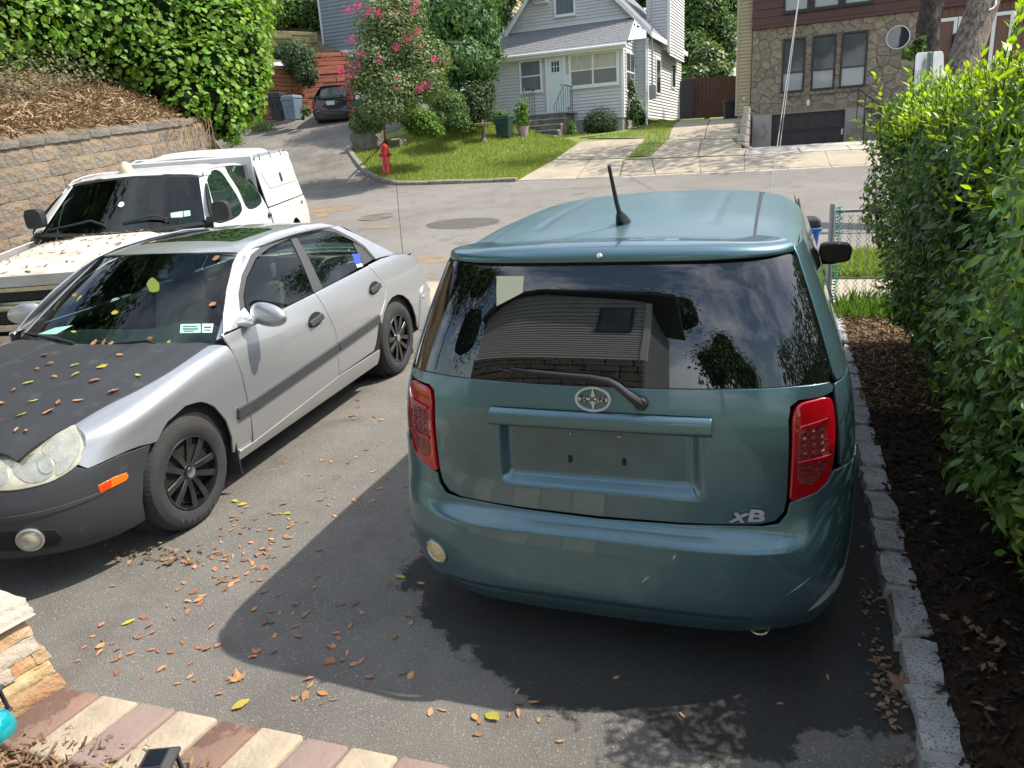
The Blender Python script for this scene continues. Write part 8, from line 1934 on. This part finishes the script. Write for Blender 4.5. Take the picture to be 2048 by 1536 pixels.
patch('roof', rounded([(-.56, .92), (.56, .92), (.56, 2.4), (-.56, 2.4)], .1), lambda x, y: (x, y, 1.47 - .05*(y-1.6)**2 - .06*x*x), DK, nroot, step=.15, cen=(0, 1.6, 0))
MB().box(-.60, .60, .9, 2.6, 1.0, 1.40).build('cabin', MAT['gap_black'], nroot); MB().box(-.74, .74, .25, 4.1, .2, 1.0).build('inner_shell', MAT['gap_black'], nroot)
m = MB(); m.box(-.62, .62, .06, .20, 1.10, 1.125); sp2 = m.build('spoiler', DK, nroot, bevel=.01); [MB().box(x-.03, x+.03, .10, .18, 1.03, 1.10).build('spoiler_foot', DK, sp2) for x in (-.45, .45)]
pl_ = MB().box(-.16, .16, .03, .045, .78, .93).build('number_plate', MAT['plate_white'], nroot, bevel=.004)
patch('reflector', rounded([(-.42, .63), (-.18, .63), (-.18, .665), (-.42, .665)], .005), NB, MAT['orange_lens'], nroot, step=.1, off=.006, cen=nc_)
patch('front_end', [(-1.0, .2), (1.0, .2), (1.0, .9), (-1.0, .9)], lambda u, z: (NB(u, z)[0], 4.25 - NB(u, z)[1], z), DK, nroot, step=.15, cen=nc_); patch('bonnet', [(-.75, 3.0), (.75, 3.0), (.7, 4.0), (-.7, 4.0)], lambda x, y: (x, y, 1.0-.1*(y-3)), DK, nroot, step=.3, cen=(0, 3, 0)); patch('windscreen', [(-.7, 3.05), (.7, 3.05), (.55, 2.38), (-.55, 2.38)], lambda x, y: (x, y, 1.0+(3.05-y)*.62), MAT['car_glass'], nroot, step=.3, cen=(0, 2, 0))
# ------------------------------------------------------------------ street ironwork and patches
def disc(name, px, py, r, mt, h, label=None, cat=None, ry=None):
    c = gnd(px, py); o = patch(name, [(c[0]+r*cos(a), c[1]+(ry or r)*sin(a)) for a in np.linspace(0, 2*pi, 33)[:-1]], lambda x, y: (x, y, G(x, y)+h), MAT[mt], None, step=.2, thick=0, cen=(0, 0, -1000)); return o, c
mh, c = disc('manhole_cover', 753, 434, .40, 'cast_iron', .008); tag(mh, 'round iron manhole cover in the street behind the silver sedan', 'manhole cover')
for rr_ in (.12, .22, .32, .385):
    m = MB(); n = 40; V = [(c[0]+q*cos(2*pi*k/n), c[1]+q*sin(2*pi*k/n), G(c[0]+q*cos(2*pi*k/n), c[1]+q*sin(2*pi*k/n))+.018) for q in (rr_-.02, rr_+.02) for k in range(n)]; m.add(V, [(k, (k+1) % n, n+(k+1) % n, n+k) for k in range(n)]); m.build('ring', MAT['kerb_lawn'], mh)
o, c = disc('asphalt_patch', 925, 447, .78, 'patch_dark', .008, ry=.5); tag(o, kind='structure')
for i_, (px, py, rx, ry) in enumerate(((640, 418, 1.1, .5), (620, 432, .7, .4), (755, 455, .45, .12), (850, 520, .7, .25), (1180, 375, 1.0, .08))):
    c = gnd(px, py); jr = random.Random(i_); pl2 = spline([(c[0]+rx*cos(a)*jr.uniform(.6, 1.2), c[1]+ry*sin(a)*jr.uniform(.6, 1.2)) for a in np.linspace(0, 2*pi, 11)[:-1]], 4)
    tag(patch('dirt_stain', pl2, lambda x, y: (x, y, G(x, y)+.0075), MAT['rust_dirt'], None, step=.2, thick=0, cen=(0, 0, -1000)), kind='structure')

# ------------------------------------------------------------------ what the tailgate glass mirrors: the home behind the viewer, fence and trees
H6r = empty('home', (0, -7.0, 0)); tag(H6r, 'grey clapboard home mirrored in the rear window of the teal car', 'house')
BK = lambda y: (lambda a, z, o: (a, y+o, z))
clapboard('front_wall', [(-7.4, 2.75), (-1.85, 2.75), (-1.85, 5.75), (-7.4, 5.75)], BK(0), 'siding_grey', H6r, bh=.15, lap=.05); clapboard('gable_wall', [(-7.4, 5.75), (-1.85, 5.75), (-4.2, 6.35)], BK(0), 'siding_grey', H6r, bh=.15, lap=.05)
MB().box(-7.4, -1.85, -6, -.04, -.3, 5.7).build('core', MAT['siding_slate'], H6r); MB().box(-1.95, -1.80, -.05, .06, 2.7, 5.75).build('corner_board', MAT['trim_white'], H6r)
sb_ = random.Random(3); z = -.2
while z < 2.7:
    x = -7.6
    while x < -1.9: L = sb_.uniform(.3, .7); MB().box(x, min(x+L-.02, -1.85), -.02, .10+sb_.uniform(0, .04), z, z+.17).build('stone', MAT['rock'], H6r, bevel=.02); x += L
    z += .185
for a, b in (((-7.9, 5.55), (-4.2, 6.5)), ((-4.2, 6.5), (-1.0, 5.95))):
    m = MB(); m.hexa([(a[0], .45, a[1]), (b[0], .45, b[1]), (b[0], -6, b[1]), (a[0], -6, a[1]), (a[0], .45, a[1]+.2), (b[0], .45, b[1]+.2), (b[0], -6, b[1]+.2), (a[0], -6, a[1]+.2)]); m.build('roof', MAT['trim_grey'], H6r)
wq = MB().box(-2.85, -2.2, .03, .08, 4.5, 5.6).build('window', MAT['frame_dark'], H6r, bevel=.01); MB().box(-2.79, -2.26, .081, .086, 4.56, 5.54).build('pane', MAT['house_glass'], wq)
for lb, bl in (('leafy tree mirrored right of the home in the rear window', [((1.2, -15, 4.5), 2.2), ((3.2, -16, 5.0), 2.2), ((2.2, -15.5, 6.8), 1.8), ((5, -16, 4), 2)]), ('tall tree mirrored above the home roof in the rear window', [((-4, -19, 11), 3.0), ((-7, -18, 10), 3.2), ((-1.5, -20, 11), 2.4), ((-11, -16, 8), 4), ((-15, -12, 7), 4)])):
    bl = [(np.array(c, float), (r, r, r)) for c, r in bl]; b0_ = np.array([bl[0][0][0], bl[0][0][1], -.2]); plant('broadleaf_tree', lb, 'tree', bl, 'leaf_mid', 3500, .32, 95, b0_, (bl[0][0], .18), 'trees behind the viewer', tr_mat='bark')
for lb, bl in (('tall tree on the bank left of the view, mirrored in the windscreens', [((-17, 4, 11), 3.6), ((-16, 8, 12.5), 3.8), ((-18, 0, 10), 3.6), ((-17.5, 12, 12), 3.6)]), ('broad tree left behind the viewer, mirrored in the windscreens', [((-15, -4, 10), 3.6), ((-13, -8, 11), 3.6), ((-16, -1, 13), 3.2)])):
    bl = [(np.array(c, float), (r, r, r)) for c, r in bl]; b0_ = np.array([bl[0][0][0], bl[0][0][1], 3.0]); plant('broadleaf_tree', lb, 'tree', bl, 'leaf_mid', 5000, .42, 96, b0_, (bl[0][0], .2), 'trees behind the viewer', tr_mat='bark')
# ------------------------------------------------------------------ fallen leaves, each one an object
lf = random.Random(17); LM = []
def leaf_mesh(k, kind):
    r = random.Random(k); n = 6; V = []; c = r.uniform(-.25, .35); tw = r.uniform(-.5, .5); wd = {'ash': .17, 'oval': .27}[kind]*r.uniform(.8, 1.2)
    for i in range(n+1):
        t = i/n; w_ = wd*(sin(pi*min(1, t*.92+.05))**.8) + .008; z = c*sin(pi*t)*.35 + .02; a = tw*(t-.5); bend = r.uniform(-.02, .02)
        for s in (-1, 0, 1): V.append((t-.5, s*w_*cos(a)+bend, z + s*w_*sin(a) + abs(s)*.05*r.uniform(.3, 1.4)))
    F = []
    for i in range(n):
        for s in range(2): p = i*3+s; F.append((p, p+1, p+4, p+3))
    return V, F
for k in range(6):
    for kd in ('ash', 'oval'):
        V, F = leaf_mesh(k*2+(kd == 'oval'), kd); me = bpy.data.meshes.new('leaf'); me.from_pydata(V, [], F); me.shade_smooth(); LM.append((kd, me))
def mk(mt): 
    out = []
    for kd, me in LM: q = me.copy(); q.materials.append(MAT[mt]); out.append((kd, q))
    return out
LO, LY, LB = mk('fallen_leaf'), mk('fallen_yellow'), mk('fallen_brown')
def drop(p, nrm, size, lib, label, group, kind=None, cat='leaf'):
    me = lf.choice([m for k, m in lib if kind is None or k == kind]); o = link(bpy.data.objects.new('fallen_leaf', me))
    z = Vector(nrm).normalized(); q = z.to_track_quat('Z', 'Y') @ Euler((lf.uniform(-.2, .2), lf.uniform(-.2, .2), lf.uniform(0, 6.28))).to_quaternion()
    o.matrix_world = Matrix.Translation(Vector(p) + z*.004) @ q.to_matrix().to_4x4() @ Matrix.Scale(size, 4); tag(o, label, cat, group); return o
up_n = (0, -SLOPE, 1); gd_ = 'fallen leaves scattered on the driveway'
lab = 'small curled orange-brown leaf lying on the driveway asphalt'
spots = [(475, 1050), (520, 1040), (440, 1035)]
reg = [((330, 1060, 560, 1200), 62, 'small curled orange-brown leaf in the thick scatter before the sedan front tyre'), ((160, 1180, 520, 1360), 46, 'small orange-brown leaf on sunlit asphalt between stone pillar and sedan'), ((420, 1000, 640, 1120), 34, 'small brown leaf on sunlit asphalt beside the sedan front wheel'),
       ((560, 880, 800, 1050), 26, 'small brown leaf on the asphalt between the sedan and the teal car'), ((620, 760, 830, 900), 16, 'small brown leaf on the asphalt beside the sedan doors'), ((520, 1180, 800, 1480), 34, 'small curled leaf near the left edge of the teal car shadow'), ((150, 1300, 560, 1420), 22, 'small orange-brown leaf just beyond the paver edging'),
       ((760, 1090, 900, 1320), 12, 'small dull leaf in the shadow left of the teal car bumper'), ((860, 1360, 1100, 1480), 10, 'small leaf at the near edge of the teal car shadow'), ((740, 660, 850, 760), 8, 'small leaf on the asphalt beside the sedan rear wheel')]
xbshadow = 0
for (x0, y0, x1, y1), n, lab in reg:
    for k in range(n):
        px, py = lf.gauss((x0+x1)/2, (x1-x0)/3.6), lf.gauss((y0+y1)/2, (y1-y0)/3.6); p = drv(px, py)
        if p[0] > -1.42 and p[1] > 2.35: continue
        if p[1] < 1.92: continue
        if -2.3 > p[0] > -2.8 and p[1] < 1.9: continue
        drop((p[0], p[1], dz(p[1])), up_n, lf.uniform(.026, .047), LO if lf.random() < .8 else LB, lab, gd_)
for px, py in ((575, 1028), (258, 1246), (985, 1435), (482, 1412), (470, 1003), (486, 1010), (800, 1155)):
    p = drv(px, py); drop((p[0], p[1], dz(p[1])), up_n, lf.uniform(.05, .07), LY, 'yellow-green leaf lying on the driveway asphalt', gd_, 'oval')
for px, py in ((1655, 1356), (1232, 1357), (1035, 1385), (1560, 1410), (1725, 1095), (1630, 1478), (1240, 1130), (1365, 1432), (1120, 1484)):
    p = drv(px, py); drop((p[0], p[1], dz(p[1])), up_n, .03, LO, 'tiny leaf on the dark damp asphalt behind the teal car', gd_)
# large lobed leaves
def maple(px, py, size, mt, label, z=None, curl=.25):
    V = [(0, 0, .02)]; pts = []
    for k, (a, r) in enumerate(((-90, .25), (-60, .55), (-45, .38), (-20, .85), (0, .5), (25, .95), (48, .55), (90, 1.1), (132, .55), (155, .95), (180, .5), (200, .85), (225, .38), (240, .55))): pts.append((r*cos(radians(a)), r*sin(radians(a)), curl*r*r*(.4 + .6*(k % 2)) + .02))
    V += pts; n = len(pts); F = [(0, 1+k, 1+(k+1) % n) for k in range(n)]; m = MB().add(V, F); p = drv(px, py) if z is None else z
    o = bpy.data.meshes.new('fallen_leaf'); o.from_pydata(m.v, [], m.f); o.materials.append(MAT[mt]); ob_ = link(bpy.data.objects.new('fallen_leaf', o)); ob_.matrix_world = Matrix.Translation(Vector((p[0], p[1], dz(p[1])+.003))) @ Matrix.Rotation(lf.uniform(0, 6), 4, 'Z') @ Matrix.Scale(size, 4); tag(ob_, label, 'leaf', gd_); return ob_
maple(475, 1360, .045, 'fallen_leaf', 'crumpled tan lobed leaf on the sunlit asphalt near the pavers', curl=.4)
maple(703, 832, .04, 'fallen_leaf', 'orange lobed leaf on the asphalt beside the silver sedan')
o = maple(1803, 1385, .055, 'fallen_brown', 'large curled brown leaf leaning on the granite kerb', curl=.5); o.location.z += .03; o.rotation_euler = (radians(12), radians(-25), 1.0)
# drift of litter along the kerb and under the sedan's nose
def litter(name, label, pts, n, spread, size, seed, mt='litter', up0=.006):
    r = np.random.default_rng(seed); P = []
    for k in range(n):
        c = pts[r.integers(len(pts))]; x, y = c[0]+r.normal(0, spread[0]), c[1]+r.normal(0, spread[1]); P.append((x, y, dz(y)+up0+r.uniform(0, .012)))
    nn = np.c_[r.normal(0, .35, n), r.normal(0, .35, n), np.ones(n)]; o = scatter(name, CARD_T, CARD_F, P, rots(nn, r.uniform(0, 6.28, n)), size*r.uniform(.5, 1.4, n), mt, kind='stuff'); tag(o, label, 'leaf litter')
litter('kerb_litter', 'drift of brown leaf litter against the granite kerb', [(.44, y) for y in (1.9, 2.0, 2.15, 2.5, 2.6, 2.7, 3.1)], 260, (.03, .07), .026, 1, 'fallen_brown')
litter('sedan_litter', 'drift of dead leaves under the nose of the silver sedan', [tuple(drv(*p)[:2]) for p in ((300, 1108), (330, 1095), (250, 1115), (345, 1120), (370, 1110))], 100, (.10, .04), .034, 2)
litter('bed_litter', 'dry leaves lying on the dark mulch by the hedge', [tuple(drv(*p)[:2]) for p in ((1960, 1290), (1985, 1310), (1940, 1140), (1900, 1160), (1960, 1370), (1880, 1180), (1990, 1420), (1790, 990), (1820, 1060))], 55, (.10, .12), .042, 3, 'fallen_brown', .07)
r = np.random.default_rng(31)
nL = 1100; ppx = np.c_[r.uniform(-2.5, -.85, nL), r.uniform(1.0, 1.53, nL)]
# leaves on the cars
gc = 'leaves lying on the silver sedan'
for px, py, c in ((90, 712, 0), (100, 730, 0), (110, 756, 0), (152, 752, 1), (150, 733, 1), (58, 768, 1), (28, 782, 0), (66, 804, 1), (117, 807, 0), (190, 763, 0), (228, 785, 0), (277, 753, 1), (240, 712, 0), (98, 825, 0), (42, 832, 1), (34, 862, 0), (54, 864, 0), (4, 808, 0), (158, 803, 0), (75, 740, 0), (205, 735, 1)):
    x, y = surf_inv(TOP, splace, px, py, 0, 0); p = splace(TOP(x, y)); drop(p + np.array([0, 0, .004]), (0, -.15, 1), lf.uniform(.04, .062), LY if c else LO, 'yellow leaf lying on the matte black bonnet' if c else 'brown leaf lying on the matte black bonnet', gc)
for px, py, c in ((132, 570, 1), (152, 592, 0), (161, 600, 1), (232, 627, 1), (427, 610, 0), (434, 518, 0), (200, 515, 1), (150, 665, 1), (300, 680, 0), (210, 687, 0), (225, 688, 0), (190, 688, 0), (338, 688, 1), (90, 690, 1), (60, 688, 0)):
    x, t = surf_inv(WS, splace, px, py, 0, .3); p = splace(WS(x, t)); drop(p + np.array([0, -.003, .004]), (0, -.65, .75), lf.uniform(.04, .07), LY if c else LO, 'yellow leaf stuck on the windscreen of the silver sedan' if c else 'brown leaf stuck on the windscreen of the silver sedan', gc)
P = []; NV = []
r = np.random.default_rng(5)
for k in range(170):
    x, y = r.uniform(-.8, .75), r.uniform(-2.05, -.75) if r.random() < .6 else r.normal(-.80, .05); y = min(y, -.72); P.append(tplace(np.array(TH(x, y)) + np.array([0, 0, .008])))
nn = np.c_[r.normal(0, .25, 170), r.normal(-.1, .25, 170), np.ones(170)]
tag(scatter('bonnet_litter', CHIP_T, CHIP_F, P, rots(nn, r.uniform(0, 6.28, 170)), r.uniform(.02, .06, 170), 'litter', kind='stuff'), 'leaf and twig debris on the bonnet of the white pickup', 'leaf litter')
